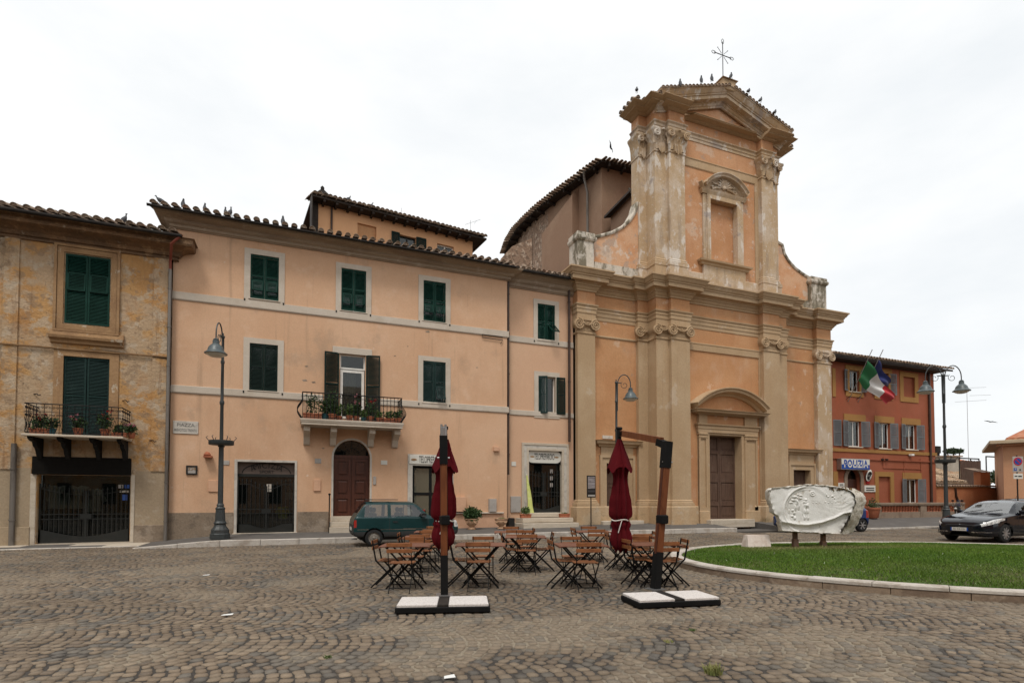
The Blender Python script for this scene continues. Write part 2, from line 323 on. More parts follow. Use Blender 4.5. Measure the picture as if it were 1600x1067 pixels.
K['canvas'] = mat('wine_red_canvas', (.085,.004,.007), [((.060,.003,.005), 2.5, .45,.65,.7), ((.11,.007,.010), 5., .55,.7,.5)], rough=.9, spec=.12, bump=(250,.15,.002))
K['teak'] = mat('stained_parasol_wood', (.16,.050,.017), [((.095,.028,.010), (20,20,2), .45,.65,.8), ((.21,.075,.03), (9,9,1), .55,.7,.5)], rough=.4, spec=.4)
K['blacksteel'] = mat('black_powder_coat', (.010,.010,.010), [((.018,.017,.016), 4., .5,.7,.5)], rough=.6, spec=.08)
K['steel'] = mat('grey_steel', (.38,.38,.38), rough=.35, metal=.8)
K['slab'] = mat('pebble_concrete_slab', (.60,.56,.53), [((.40,.36,.34), 45., .52,.62,.7), ((.70,.67,.64), 30., .55,.65,.5)], speck=(80,.2), bump=(90,.4,.004))
K['tabletop'] = mat('red_brown_slat_wood', (.165,.062,.036), [((.11,.038,.022), (3,22,22), .45,.65,.8), ((.22,.10,.065), 3., .55,.7,.4)], rough=.42, spec=.4, speck=(30,.1))
K['chairwood'] = mat('orange_brown_slat_wood', (.26,.10,.038), [((.17,.06,.023), (4,22,22), .45,.65,.8), ((.33,.155,.065), 3., .55,.7,.5)], rough=.42, spec=.4, speck=(30,.1))
K['rope'] = mat('white_cord', (.6,.57,.52), rough=.9)
K['terracotta'] = mat('terracotta', (.36,.12,.06), [((.26,.085,.045), 4., .45,.68,.7), ((.45,.22,.14), 7., .55,.7,.5)], speck=(25,.1), bump=(25,.3,.01))
K['urn'] = mat('pale_terracotta_urn', (.50,.31,.19), [((.38,.21,.12), 6., .45,.65,.7), ((.58,.45,.33), 9., .55,.68,.6)], speck=(25,.1), bump=(25,.4,.015))
K['blueplastic'] = mat('blue_green_plastic_pot', (.02,.10,.12), rough=.4)
K['leaf'] = mat('dark_leaf', (.026,.058,.014), [((.05,.09,.022), 9., .45,.6,.8), ((.015,.035,.01), 14., .5,.65,.7)], rough=.6, spec=.35)
K['leaf2'] = mat('light_leaf', (.06,.105,.022), [((.10,.15,.04), 9., .45,.6,.8)], rough=.6, spec=.35)
K['pinkflower'] = mat('pink_petal', (.50,.16,.19), [((.55,.30,.32), 20., .45,.6,.8)], rough=.7)
K['redflower'] = mat('red_petal', (.42,.02,.02), rough=.7)
K['box'] = mat('grey_meter_box', (.37,.34,.31), [((.30,.27,.24), 3., .45,.65,.6)], rough=.6, speck=(20,.06))
K['pinkbox'] = mat('painted_meter_box', (.60,.36,.23), [((.52,.30,.19), 3., .45,.65,.6)], rough=.7, speck=(20,.06))
K['marble'] = mat('white_marble', (.78,.77,.74), [((.60,.585,.545), 2.2, .45,.65,.6), ((.40,.33,.24), 4.5, .61,.68,.55), ((.72,.71,.68), 6., .5,.7,.5)], rough=.6, speck=(40,.06), bump=(28,.5,.02))
K['marblerough'] = mat('broken_marble', (.60,.56,.49), [((.33,.275,.20), 5., .47,.6,.8), ((.60,.57,.52), 9., .52,.66,.6)], rough=.8, speck=(30,.12), bump=(14,.8,.04))
K['lichen'] = mat('brown_lichen', (.19,.12,.05), [((.09,.065,.035), 9., .45,.6,.8)], rough=.95, bump=(30,.6,.01))
K['rust'] = mat('rusty_post_steel', (.10,.06,.042), [((.16,.075,.035), 9., .48,.6,.8)], rough=.75, speck=(30,.15))
K['soil'] = mat('lawn_soil', (.085,.075,.03), [((.045,.075,.015), 1.4, .42,.58,.8), ((.16,.12,.065), .55, .60,.70,.7)], speck=(30,.2), bump=(30,.5,.02))
K['pigeon'] = mat('grey_pigeon_feathers', (.075,.078,.085), [((.03,.03,.034), 9., .48,.6,.8), ((.16,.16,.17), 14., .58,.68,.6)], rough=.75, co='O')
K['swift'] = mat('dark_bird_feathers', (.02,.02,.022), rough=.8)
K['flaggreen'] = mat('green_flag_cloth', (.018,.165,.055), rough=.8, sheen=.2)
K['flagwhite'] = mat('white_flag_cloth', (.66,.65,.63), rough=.8, sheen=.2)
K['flagred'] = mat('red_flag_cloth', (.46,.022,.03), rough=.8, sheen=.2)
K['flagblue'] = mat('blue_flag_cloth', (.012,.02,.115), rough=.8, sheen=.2)
K['yellowcloth'] = mat('yellow_green_flag_cloth', (.52,.55,.16), [((.62,.63,.30), 6., .45,.65,.6), ((.30,.42,.10), 9., .58,.66,.7)], rough=.8)
K['cloth_white'] = mat('cream_shirt_cloth', (.55,.50,.43), rough=.9)
K['cloth_yellow'] = mat('yellow_jacket_cloth', (.50,.46,.02), rough=.8)
K['cloth_blue'] = mat('blue_sticker', (.05,.12,.42), rough=.6)
K['cloth_dark'] = mat('dark_cloth', (.05,.045,.045), rough=.9)
K['tyre'] = mat('tyre_rubber', (.016,.016,.016), rough=.85, speck=(40,.2))
K['chrome'] = mat('chrome', (.62,.62,.62), rough=.12, metal=1)
K['alloy'] = mat('silver_alloy', (.45,.45,.46), rough=.3, metal=.8)
K['carblack'] = mat('black_car_paint', (.004,.005,.009), rough=.07, spec=.5)
K['carteal'] = mat('teal_car_paint', (.004,.030,.032), [((.006,.038,.040), 1.5, .45,.65,.7)], rough=.30, spec=.4)
K['carblue'] = mat('blue_car_paint', (.011,.035,.125), rough=.15, spec=.5)
K['carplastic'] = mat('grey_black_bumper_plastic', (.035,.037,.038), rough=.6)
K['carglass'] = glassmat('car_glass', (.01,.012,.012), .30, .15)
K['screenglass'] = glassmat('windscreen_glass', (.10,.11,.11), .35, .55)
K['headlamp'] = mat('headlamp_lens', (.62,.62,.60), [((.25,.25,.25), 14., .5,.58,.8)], rough=.08, spec=.7, coat=1)
K['amber'] = mat('amber_red_lamp_lens', (.32,.02,.015), rough=.2, coat=1)
K['seat'] = mat('grey_car_upholstery', (.055,.055,.055), rough=.9)
K['tree'] = mat('far_tree_leaf', (.03,.05,.018), [((.05,.075,.03), 3., .45,.6,.8)], rough=.8)
K['farplaster'] = mat('pale_grey_plaster', (.38,.34,.28), [((.28,.24,.19), 1., .45,.65,.8), ((.46,.42,.36), 2.4, .52,.68,.6)], speck=(14,.12), bump=(10,.4,.02))
K['farorange'] = mat('orange_garden_wall_plaster', (.46,.185,.085), [((.40,.15,.07), .6, .45,.65,.8), ((.50,.24,.12), 1.6, .52,.7,.6)], speck=(14,.1), bump=(14,.3,.02))
K['rightwall'] = mat('salmon_plaster', (.52,.275,.155), [((.57,.32,.19), .6, .45,.65,.8)], speck=(14,.07), bump=(20,.25,.01))
K['buff'] = mat('buff_concrete', (.47,.37,.25), [((.38,.29,.2), 1., .45,.65,.7)], speck=(14,.07))
K['litter'] = mat('white_paper_scrap', (.7,.7,.68), rough=.8)
K['drygrass'] = mat('dry_grass_blade', (.26,.25,.09), [((.16,.2,.06), 12., .45,.6,.8)], rough=.8)
# ================================================================== ground, pavements, lawn
def lnoise(x, y, s, seed=0):       # cheap smooth noise for numpy arrays, about -1..1
    r = np.random.default_rng(seed); o = np.zeros_like(x)
    for k in range(7):
        a = r.uniform(0, 2*math.pi); f = s * r.uniform(.6, 1.9); p = r.uniform(0, 6.3)
        o += np.sin((x*math.cos(a) + y*math.sin(a)) * f + p + 1.3*np.sin((y*math.cos(a) - x*math.sin(a)) * f * .7 + p*2))
    return o / 3.2
K['joint'] = mat('cobble_joint_earth', (.050,.043,.037), [((.27,.225,.165), .55, .49,.58,.85), ((.038,.034,.031), 1.3, .55,.66,.6)], speck=(50,.25), bump=(60,.5,.008))
K['cobble'] = mat('basalt_cobble', (.2,.15,.11), [((.25,.205,.15), .55, .49,.60,.45), ((.08,.07,.062), 7., .56,.68,.45)], attr='Col', rough=.78, spec=.3, speck=(60,.16), bump=(45,.5,.006))
gs = 700
ground = struct(MB().poly([(-gs,-gs,-.014),(gs,-gs,-.014),(gs,gs,-.014),(-gs,gs,-.014)]).build('ground', K['joint']))
ELC, ERX, ERZ = (10.7, 12.25), 7.0, 4.95        # lawn island, viewer-aligned centre and half axes
def cobbles():
    ang = R_(-19); e1 = np.array([math.cos(ang), math.sin(ang)]); e2 = np.array([-math.sin(ang), math.cos(ang)])
    band, Rr, st, ns = 1.26, 1.0, .122, 11
    th = math.asin(band/2/Rr); cs = []; tans = []; hs = []
    nb0, nb1 = -1, 19; ks = np.arange(-190, 335); t = (np.arange(ns) + .5)/ns*2*th - th
    for b in range(nb0, nb1):
        c2 = (b + .5) * band + 2.6; off = RNG.uniform(0, st); wob = .10*np.sin(ks*st*.8)[:, None]
        tt = t[None, :] + RNG.normal(0, .012, (len(ks), ns)); kk = ks[:, None]*st + off + RNG.normal(0, .008, (len(ks), ns)) + (RNG.uniform(-.3, .3, (len(ks), 1))*0)
        gx = kk + Rr*np.cos(tt); gy = c2 + wob + Rr*np.sin(tt) + RNG.normal(0, .005, tt.shape)
        cs.append((gx[..., None]*e1 + gy[..., None]*e2).reshape(-1, 2))
        tans.append(((-np.sin(tt))[..., None]*e1 + np.cos(tt)[..., None]*e2).reshape(-1, 2))
        a = np.full(tt.shape, 2*th*Rr/ns*.5); bb = st*np.cos(tt)*.5; hs.append(np.stack([a, bb], -1).reshape(-1, 2))
    c = np.concatenate(cs); tn = np.concatenate(tans); hf = np.concatenate(hs)
    X = c[:, 0]*math.cos(YAW) - c[:, 1]*math.sin(YAW); Zd = c[:, 0]*math.sin(YAW) + c[:, 1]*math.cos(YAW)
    keep = (Zd > 3.6) & (np.abs(X) < Zd*.965 + .9) & (c[:, 1] < np.where(c[:, 0] < 18.5, np.where(c[:,0] < -4.2, 20.7, 19.5), 18.2)) & (c[:, 0] < 42)
    keep &= ((X - ELC[0])/(ERX))**2 + ((Zd - ELC[1])/(ERZ))**2 > 1.0
    c, tn, hf, X, Zd = c[keep], tn[keep], hf[keep], X[keep], Zd[keep]; n = len(c); nm = np.stack([tn[:, 1], -tn[:, 0]], 1)
    # worn eight-sided stone heads with open joints
    oct_ = np.array([(1,-.55),(1,.55),(.6,1),(-.6,1),(-1,.55),(-1,-.55),(-.6,-1),(.6,-1)])
    gap = RNG.uniform(.004, .013, (n, 1)); hf = (hf - gap)*RNG.uniform(.93, 1.04, (n, 2))
    P = oct_[None]*(1 + RNG.normal(0, .075, (n, 8, 2)))
    rel = P[:, :, 0:1]*hf[:, None, 0:1]*tn[:, None, :] + P[:, :, 1:2]*hf[:, None, 1:2]*nm[:, None, :]
    h = RNG.normal(0, .003, n); tilt = RNG.normal(0, .03, (n, 2))
    NV = 16; V = np.empty((n, NV, 3))
    V[:, 0:8, :2] = c[:, None, :] + rel; V[:, 0:8, 2] = -.0125
    V[:, 8:16, :2] = c[:, None, :] + rel*.945; V[:, 8:16, 2] = h[:, None]*.6 - .003 + (rel*tilt[:, None, :]).sum(2)
    F4 = np.array([(i, (i+1) % 8, 8 + (i+1) % 8, 8 + i) for i in range(8)]); FT = np.arange(8, 16)
    if np.cross(tn[0], nm[0]) < 0: F4 = F4[:, ::-1]; FT = FT[::-1]
    # colours: brown, tan and blue-grey stones, gathered loosely in drifts
    pal = np.array([(.166,.126,.088), (.190,.147,.104), (.143,.110,.080), (.130,.114,.094), (.104,.093,.080), (.215,.168,.120)])
    m = lnoise(c[:, 0], c[:, 1], .75, 3); u = RNG.uniform(0, 1, n)
    idx = np.where(u < .34, 0, np.where(u < .62, 1, np.where(u < .80, 2, np.where(u < .9, 3, np.where(u < .95, 4, 5)))))
    m2 = lnoise(c[:, 0], c[:, 1], 1.6, 5)
    idx = np.where((m2 > .75) & (u < .5), 3, idx); idx = np.where((m2 < -.85) & (u < .4), 4, idx)
    colr = pal[idx] * RNG.uniform(.88, 1.12, (n, 1)) * (1 + .14 * m[:, None])
    def mesh(name, sel):
        k = len(sel); me = bpy.data.meshes.new(name)
        vv = V[sel].reshape(-1, 3); base = NV*np.arange(k)[:, None]
        ff = np.concatenate([(F4.reshape(-1)[None] + base), (FT[None] + base)], axis=1).reshape(-1)
        me.vertices.add(len(vv)); me.vertices.foreach_set('co', vv.ravel())
        me.loops.add(len(ff)); me.loops.foreach_set('vertex_index', ff.astype(np.int32))
        ls = (40*np.arange(k)[:, None] + np.array([0,4,8,12,16,20,24,28,32])[None]).reshape(-1); nf = len(ls)
        me.polygons.add(nf); me.polygons.foreach_set('loop_start', ls.astype(np.int32))
        me.update(calc_edges=True)
        a = me.color_attributes.new('Col', 'FLOAT_COLOR', 'POINT')
        cc = np.ones((k, NV, 4)); cc[:, :, :3] = colr[sel][:, None, :]; a.data.foreach_set('color', cc.ravel())
        me.polygons.foreach_set('use_smooth', np.ones(nf, dtype=bool))
        me.materials.append(K['cobble']); return me
    vis = np.where(np.abs(X) < Zd*.93)[0]
    vis = vis[Zd[vis] > 4.55]
    near = vis[np.argsort(Zd[vis])][:300]
    rest = np.setdiff1d(np.arange(n), near)
    o = bpy.data.objects.new('cobblestones', mesh('cobblestones', rest)); COL.objects.link(o); o.parent = ground; o['kind'] = 'stuff'
    for i in near:
        o = bpy.data.objects.new('cobblestone', mesh('cobblestone', np.array([i]))); COL.objects.link(o); o.parent = ground
cobbles()
def block_row(name, parent, pts_fn, n, matl, w, h0, h1, chamf=.015, seed=1):
    """a row of separate kerb stones; pts_fn(t, across) -> (x, y), h0/h1: bottom and top z (functions of t)"""
    r = random.Random(seed)
    for i in range(n):
        t0, t1 = i + .006, i + 1 - .006
        j = r.uniform(-.006, .006); k = 4
        vs = []; rows = []
        for q in range(k + 1):
            t = t0 + (t1 - t0) * q / k
            a = pts_fn(t, 0); b = pts_fn(t, w); a2 = pts_fn(t, chamf); b2 = pts_fn(t, w - chamf)
            z0, z1 = h0(t), h1(t) + j
            rows.append([(a[0],a[1],z0), (a[0],a[1],z1-chamf), (a2[0],a2[1],z1), (b2[0],b2[1],z1), (b[0],b[1],z1-chamf), (b[0],b[1],z0)])
        for rw in rows: vs += rw
        fs = []
        for q in range(k):
            for c in range(5): fs.append((q*6+c, (q+1)*6+c, (q+1)*6+c+1, q*6+c+1))
        fs += [tuple(range(5, -1, -1)), tuple(k*6 + c for c in range(6))]
        MB().raw(vs, fs).build(name, matl, parent)
# pavement in front of the pink house and the church
def lerp(a, b, t): return a + (b - a) * min(1, max(0, t))
def pav_edge(u): return lerp(.015, .17, (u + 4.6) / 2.2)
def pav_wall(u): return lerp(.03, .24, (u + 4.6) / 2.6) + lerp(0, .11, (u - 2) / 14)
def pavement_z(u, v): return lerp(pav_edge(u), pav_wall(u), (v - 19.6) / 2.2)
pv = MB(); us = np.linspace(-4.6, 18.7, 60)
for a, b in zip(us[:-1], us[1:]):
    pv.poly([(a,19.62,pav_edge(a)),(b,19.62,pav_edge(b)),(b,21.9,pavement_z(b,21.9)),(a,21.9,pavement_z(a,21.9))], True)
    pv.poly([(a,21.9,pavement_z(a,21.9)),(b,21.9,pavement_z(b,21.9)),(b,23.2,pavement_z(b,21.9)+.01),(a,23.2,pavement_z(a,21.9)+.01)], True)
pv.poly([(18.7,19.62,-.02),(18.7,23.2,-.02),(18.7,23.2,.36),(18.7,21.9,.36),(18.7,19.62,.17)])
pavement = struct(pv.build('pavement', K['asphalt']))
block_row('kerb_stone', pavement, lambda t, w: (-4.6 + t*1.165, 19.40 + w), 20, K['kerb'], .22, lambda t: -.03, lambda t: pav_edge(-4.6 + t*1.165) + .012)
# flagstones before the ochre house
fl = struct(MB().box(-16, -4.62, 20.55, 22.2, -.05, -.002).build('flagged_path', K['asphalt']))
r = random.Random(5); x = -10.2
while x < -4.75:
    w = r.uniform(.75, 1.25); w = min(w, -4.65 - x)
    for y0, y1 in ((20.6, 21.15), (21.165, 21.84)):
        dz = r.uniform(-.004, .006); MB().cbox(x + .008, x + w - .008, y0, y1, -.02, .022 + dz, .006).build('paving_slab', K['asphalt'] if r.random() < .55 else K['stone'], fl)
    x += w
block_row('kerb_stone', fl, lambda t, w: (-10.2 + t*1.11, 20.36 + w), 5, K['kerb'], .2, lambda t: -.03, lambda t: .02, seed=4)
# far pavement at the police station
pv = MB()
pv.poly([(21.5,18.5,.06),(46,18.5,.06),(46,21.9,.40),(21.5,21.9,.40)]); pv.poly([(21.5,21.9,.40),(46,21.9,.40),(46,40,.41),(21.5,40,.41)])
pv.poly([(21.5,18.5,.06),(21.5,21.9,.40),(21.5,40,.41),(21.5,40,-.1),(21.5,18.5,-.1)])
pav2 = struct(pv.build('far_pavement', K['asphalt']))
block_row('kerb_stone', pav2, lambda t, w: (21.5 + t*1.3, 18.3 + w), 17, K['kerb'], .2, lambda t: -.03, lambda t: .072, seed=8)
MB().poly([(18.72,19.3,.003),(21.5,19.3,.003),(21.5,40,.003),(18.72,40,.003)]).build('side_lane', K['asphalt'])['kind'] = 'structure'
# lawn island
def ell(a, k=0.): return CG(ELC[0] + (ERX - k) * math.cos(a), ELC[1] + (ERZ - k) * math.sin(a))
def lawn_z(rn): return .135 + .13 * (1 - rn**2)
NA, NRr = 96, 12; vs = []; fs = []
for i in range(NRr + 1):
    rn = i / NRr
    for k in range(NA):
        a = 2*math.pi*k/NA; p = CG(ELC[0] + (ERX - .26)*rn*math.cos(a), ELC[1] + (ERZ - .26)*rn*math.sin(a)); vs.append((p.x, p.y, lawn_z(rn)))
for i in range(NRr):
    for k in range(NA): l = (k+1) % NA; fs.append((i*NA+k, i*NA+l, (i+1)*NA+l, (i+1)*NA+k))
lawn = struct(MB().raw(vs, fs, True).build('lawn', K['soil']))
block_row('kerb_stone', lawn, lambda t, w: tuple(ell(-2*math.pi*t/40 + 3.3, w - .012).xy), 40, K['kerb'], .27, lambda t: .105, lambda t: .165, chamf=.018, seed=3)
block_row('kerb_base_stone', lawn, lambda t, w: tuple(ell(-2*math.pi*t/40 + 3.34, w).xy), 40, K['kerbbrown'], .25, lambda t: -.03, lambda t: .103, chamf=.01, seed=5)
def grass():
    n = 210000
    rr = np.sqrt(RNG.uniform(0, 1, n)); a = RNG.uniform(0, 2*math.pi, n)
    X = ELC[0] + (ERX - .30)*rr*np.cos(a); Zd = ELC[1] + (ERZ - .30)*rr*np.sin(a)
    ok = X < Zd*.95 + .6; X, Zd, rr = X[ok], Zd[ok], rr[ok]
    dry = np.exp(-(((X - 8.3)/2.2)**2 + ((Zd - 14.3)/.55)**2)) + .18*lnoise(X, Zd, 1.3, 21)
    ok = RNG.uniform(0, 1, len(X)) > np.clip(dry - .25, 0, .6); X, Zd, rr, dry = X[ok], Zd[ok], rr[ok], dry[ok]; n = len(X)
    x = X*math.cos(YAW) + Zd*math.sin(YAW); y = -X*math.sin(YAW) + Zd*math.cos(YAW); z = .135 + .13*(1 - rr**2)
    h = RNG.uniform(.022, .048, n) * (1 + .25*lnoise(x, y, 2.2, 8)); w = RNG.uniform(.004, .008, n)
    t = RNG.uniform(0, 2*math.pi, n); lx = RNG.normal(0, .022, n); ly = RNG.normal(0, .022, n)
    V = np.empty((n, 3, 3))
    V[:, 0] = np.stack([x - w*np.cos(t), y - w*np.sin(t), z - .003], 1); V[:, 1] = np.stack([x + w*np.cos(t), y + w*np.sin(t), z - .003], 1)
    V[:, 2] = np.stack([x + lx, y + ly, z + h], 1)
    base = np.array((.078,.160,.012)); alt = np.array((.125,.205,.022)); brown = np.array((.24,.20,.09)); dark = np.array((.042,.105,.008))
    m = np.clip(.5 + .5*lnoise(x, y, 1.1, 11), 0, 1)[:, None]; q = RNG.uniform(0, 1, (n, 1))
    c = base*(1 - m) + alt*m; c = np.where(q < .25, dark, c); c = c*(1 - np.clip(dry, 0, .85)[:, None]*.8) + brown*np.clip(dry, 0, .85)[:, None]*.8
    c = np.where(q > .9988, np.array((.7,.7,.62)), c)
    c *= RNG.uniform(.75, 1.2, (n, 1))
    me = bpy.data.meshes.new('grass'); me.vertices.add(3*n); me.vertices.foreach_set('co', V.ravel())
    me.loops.add(3*n); me.loops.foreach_set('vertex_index', np.arange(3*n, dtype=np.int32)); me.polygons.add(n); me.polygons.foreach_set('loop_start', np.arange(n, dtype=np.int32)*3)
    me.update(calc_edges=True); at = me.color_attributes.new('Col', 'FLOAT_COLOR', 'POINT')
    cc = np.ones((n, 3, 4)); cc[:, :, :3] = c[:, None, :]; at.data.foreach_set('color', cc.ravel())
    me.materials.append(mat('grass_blade', (.05,.1,.02), attr='Col', rough=.7, spec=.25))
    o = bpy.data.objects.new('grass', me); COL.objects.link(o); tag(o, 'short mown green grass covering the oval lawn island', 'grass', kind='stuff')
grass()
# ================================================================== building helpers
def coppo(L=.46, r0=.112, r1=.088, th=.016, n=8):      # one curved roof tile lying along +y (up-slope), hump upward
    vs = []; fs = []
    for j, (y, r) in enumerate(((0, r0), (L, r1))):
        for q in (r, r - th):
            for k in range(n): a = math.pi * k / (n - 1); vs.append((q*math.cos(a), y, q*math.sin(a)))
    o = n*2
    for k in range(n - 1):
        fs += [(k, k+1, o+k+1, o+k), (n+k+1, n+k, o+n+k, o+n+k+1), (k+1, k, n+k, n+k+1), (o+k, o+k+1, o+n+k+1, o+n+k)]
    fs += [(0, n, o+n, o), (n-1, o+n-1, o+2*n-1, 2*n-1)]
    m_ = len(vs); vs += [(q[0]*.97, .03, q[2]*.97) for q in vs[:n]]; fs.append(tuple(range(m_+n-1, m_-1, -1)))      # mortar stop in the tile mouth
    return vs, fs
_cv, _cf = coppo()
COPPO = bpy.data.meshes.new('roof_tile'); COPPO.from_pydata(_cv, [], [f[::-1] for f in _cf]); COPPO.materials.append(K['tile'])
for p in COPPO.polygons: p.use_smooth = False
COPPO_RED = COPPO.copy(); COPPO_RED.materials.clear(); COPPO_RED.materials.append(K['tilered'])
def tiles(parent, O, ex, ey, W_, L_, step=.215, rowlen=.36, seed=1, eave_only=1, red=False, base_mat=None, mat_=None, keep=None, jag=.02, maxcol=None):
    """lay tile rows on the plane O + a*ex + b*ey (ex along the eave, ey up the slope); the lowest rows are single tiles, the rest one mass"""
    O, ex, ey = Vector(O), Vector(ex).normalized(), Vector(ey).normalized(); nz_ = ex.cross(ey)
    if nz_.z < 0: nz_ = -nz_
    off = Vector((0,0,0)); q = parent
    while q is not None: off += q.location; q = q.parent
    r = random.Random(seed); nc = int(W_/step); nr = int(L_/rowlen); massv = []; massf = []
    Mr = Matrix((ex, ey, nz_)).transposed().to_4x4()
    for j in range(nr):
        for i in range(nc):
            a = (i + .5)*step + r.uniform(-.012, .012); b = j*rowlen - .07 + r.uniform(-jag, jag)
            if keep and not keep(a, b): continue
            p = O + ex*a + ey*b + nz_*(.035 + r.uniform(-.006, .008)); rot = Matrix.Rotation(r.uniform(-.05, .05), 4, 'Z') @ Matrix.Rotation(.03, 4, 'X')
            if j < eave_only:
                o = bpy.data.objects.new('roof_tile', COPPO_RED if red else COPPO); COL.objects.link(o); o.parent = parent
                o.matrix_local = Matrix.Translation(p - off) @ Mr @ rot
            else:
                T = Matrix.Translation(p) @ Mr @ rot; k = len(massv)
                massv += [T @ Vector(v) for v in _cv]; massf += [tuple(x + k for x in f) for f in _cf]
    if massv: MB().raw(massv, [f[::-1] for f in massf]).build('roof_tiles', mat_ or (K['tilered'] if red else K['tile']), parent, kind='stuff')
def shutter(parent, hinge, zb, zt, width, side, open_deg, matl, vane_flap=None, rot_base=0., name='shutter'):
    """louvred leaf. hinge (x, y); side=+1: leaf runs to +x when shut. open_deg swings it out towards the square"""
    w = width; f = .055; th = .035; H = zt - zb
    root_b = MB(); mid = zb + H*.5
    L = []
    def q(b, x0, x1, z0, z1, y0=0, y1=th): b.box(x0, x1, y0, y1, z0, z1)
    fr = MB(); q(fr, 0, f, 0, H); q(fr, w - f, w, 0, H); q(fr, f, w - f, 0, .08); q(fr, f, w - f, H - .07, H); q(fr, f, w - f, H*.52 - .03, H*.52 + .03)
    sl = MB()
    z = .10
    while z < H - .08:
        if not (H*.52 - .05 < z < H*.52 + .035) and not (vane_flap and vane_flap[0]*H < z < vane_flap[1]*H):
            sl.raw([(f,.004,z),(w-f,.004,z),(w-f,.028,z+.03),(f,.028,z+.03),(f,.008,z-.004),(w-f,.008,z-.004),(w-f,.032,z+.026),(f,.032,z+.026)],
                   [(0,1,2,3),(7,6,5,4),(0,4,5,1),(2,6,7,3)])
        z += .047
    a = -R_(open_deg)
    def place(mb):
        out = []
        for (x, y, z_) in mb.v:
            x2, y2 = x*math.cos(a) - y*math.sin(a), x*math.sin(a) + y*math.cos(a)
            out.append((hinge[0] + side*x2, hinge[1] + y2, zb + z_))
        mb.v = out
        if side < 0: mb.f = [t[::-1] for t in mb.f]
        return mb
    o = place(fr).build(name, matl, parent); place(sl).build('slats', matl, o, kind='stuff')
    if vane_flap:        # small awning flap propped out of the lower half
        z0, z1, out_, hz = vane_flap[0]*H, vane_flap[1]*H, vane_flap[2], vane_flap[3]
        fl = MB(); n = 7; dz = z1 - z0; ca, sa = math.cos(R_(out_)), math.sin(R_(out_))
        def pt(x, s, t): return (x, .0 - s*sa - t*ca*0 + t, z1 - s*ca)
        def bx(x0, x1, s0, s1, t=.02):
            fl.raw([pt(x0,s0,0), pt(x1,s0,0), pt(x1,s1,0), pt(x0,s1,0), pt(x0,s0,t), pt(x1,s0,t), pt(x1,s1,t), pt(x0,s1,t)], [(0,1,2,3),(7,6,5,4),(0,4,5,1),(1,5,6,2),(2,6,7,3),(3,7,4,0)])
        bx(f, f+.04, 0, dz); bx(w-f-.04, w-f, 0, dz); bx(f, w-f, 0, .04); bx(f, w-f, dz-.04, dz)
        for k in range(int(dz/.05)): bx(f+.04, w-f-.04, .05+k*.05, .075+k*.05, .008)
        place(fl).build('flap', matl, o)
    return o
def surround(parent, x0, x1, z0, z1, v, fw, matl, proud=.035, sill=None, name='window', top=None, bottom=True):
    o = MB()
    hole = rect(x0+.006, z0+.006, x1-.006, z1-.006); top = fw if top is None else top
    out = rect(x0 - fw, z0 - (fw if bottom else 0), x1 + fw, z1 + top)
    o.plate(out, [hole] if bottom else [], front(v - proud), proud + .10) if bottom else o.plate([(x0-fw,z0),(x0,z0),(x0,z1),(x1,z1),(x1,z0),(x1+fw,z0),(x1+fw,z1+top),(x0-fw,z1+top)], [], front(v - proud), proud + .10)
    w = o.build(name, matl, parent)
    if sill: MB().cbox(x0 - fw - sill[0], x1 + fw + sill[0], v - sill[1], v + .05, z0 - fw - sill[2], z0 - fw + .02, .01).build('sill', matl, w)
    return w
def casement(parent, x0, x1, z0, z1, v, matl, glass, cols=2, rows=1, fr=.055, name='casement'):
    b = MB(); w = (x1 - x0)
    holes = []; cw = (w - fr*(cols+1))/cols; ch = (z1 - z0 - fr*(rows+1))/rows
    for i in range(cols):
        for j in range(rows):
            a = x0 + fr + i*(cw+fr); c = z0 + fr + j*(ch+fr); holes.append(rect(a, c, a+cw, c+ch))
    b.plate(rect(x0, z0, x1, z1), holes, front(v), .05, True); o = b.build(name, matl, parent)
    for h in holes: MB().box(h[0][0]-.005, h[1][0]+.005, v+.02, v+.026, h[0][1]-.005, h[2][1]+.005).build('pane', glass, o)
    return o
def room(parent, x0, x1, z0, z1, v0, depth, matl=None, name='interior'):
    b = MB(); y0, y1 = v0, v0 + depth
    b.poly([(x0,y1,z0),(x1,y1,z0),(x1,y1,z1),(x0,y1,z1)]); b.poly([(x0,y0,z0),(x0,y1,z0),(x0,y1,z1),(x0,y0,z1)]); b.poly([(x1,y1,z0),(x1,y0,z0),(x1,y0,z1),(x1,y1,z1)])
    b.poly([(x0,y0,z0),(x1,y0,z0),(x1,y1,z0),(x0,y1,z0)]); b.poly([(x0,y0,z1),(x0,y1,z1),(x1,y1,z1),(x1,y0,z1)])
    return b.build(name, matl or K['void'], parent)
def pipe(parent, x, y, z0, z1, matl, r=.05, bend=None, brackets=4, name='downpipe'):
    b = MB(); pts = [(x, y, z0), (x, y, z1)] if not bend else [(x, y, z0), (x, y, z1 - .25), *bend]
    b.tube(pts, r, 10); o = b.build(name, matl, parent)
    for i in range(brackets):
        z = z0 + (z1 - z0)*(i + .5)/brackets; MB().tube([(x, y, z-.02), (x, y, z+.02)], r*1.25, 10).build('pipe_bracket', matl, o)
    return o
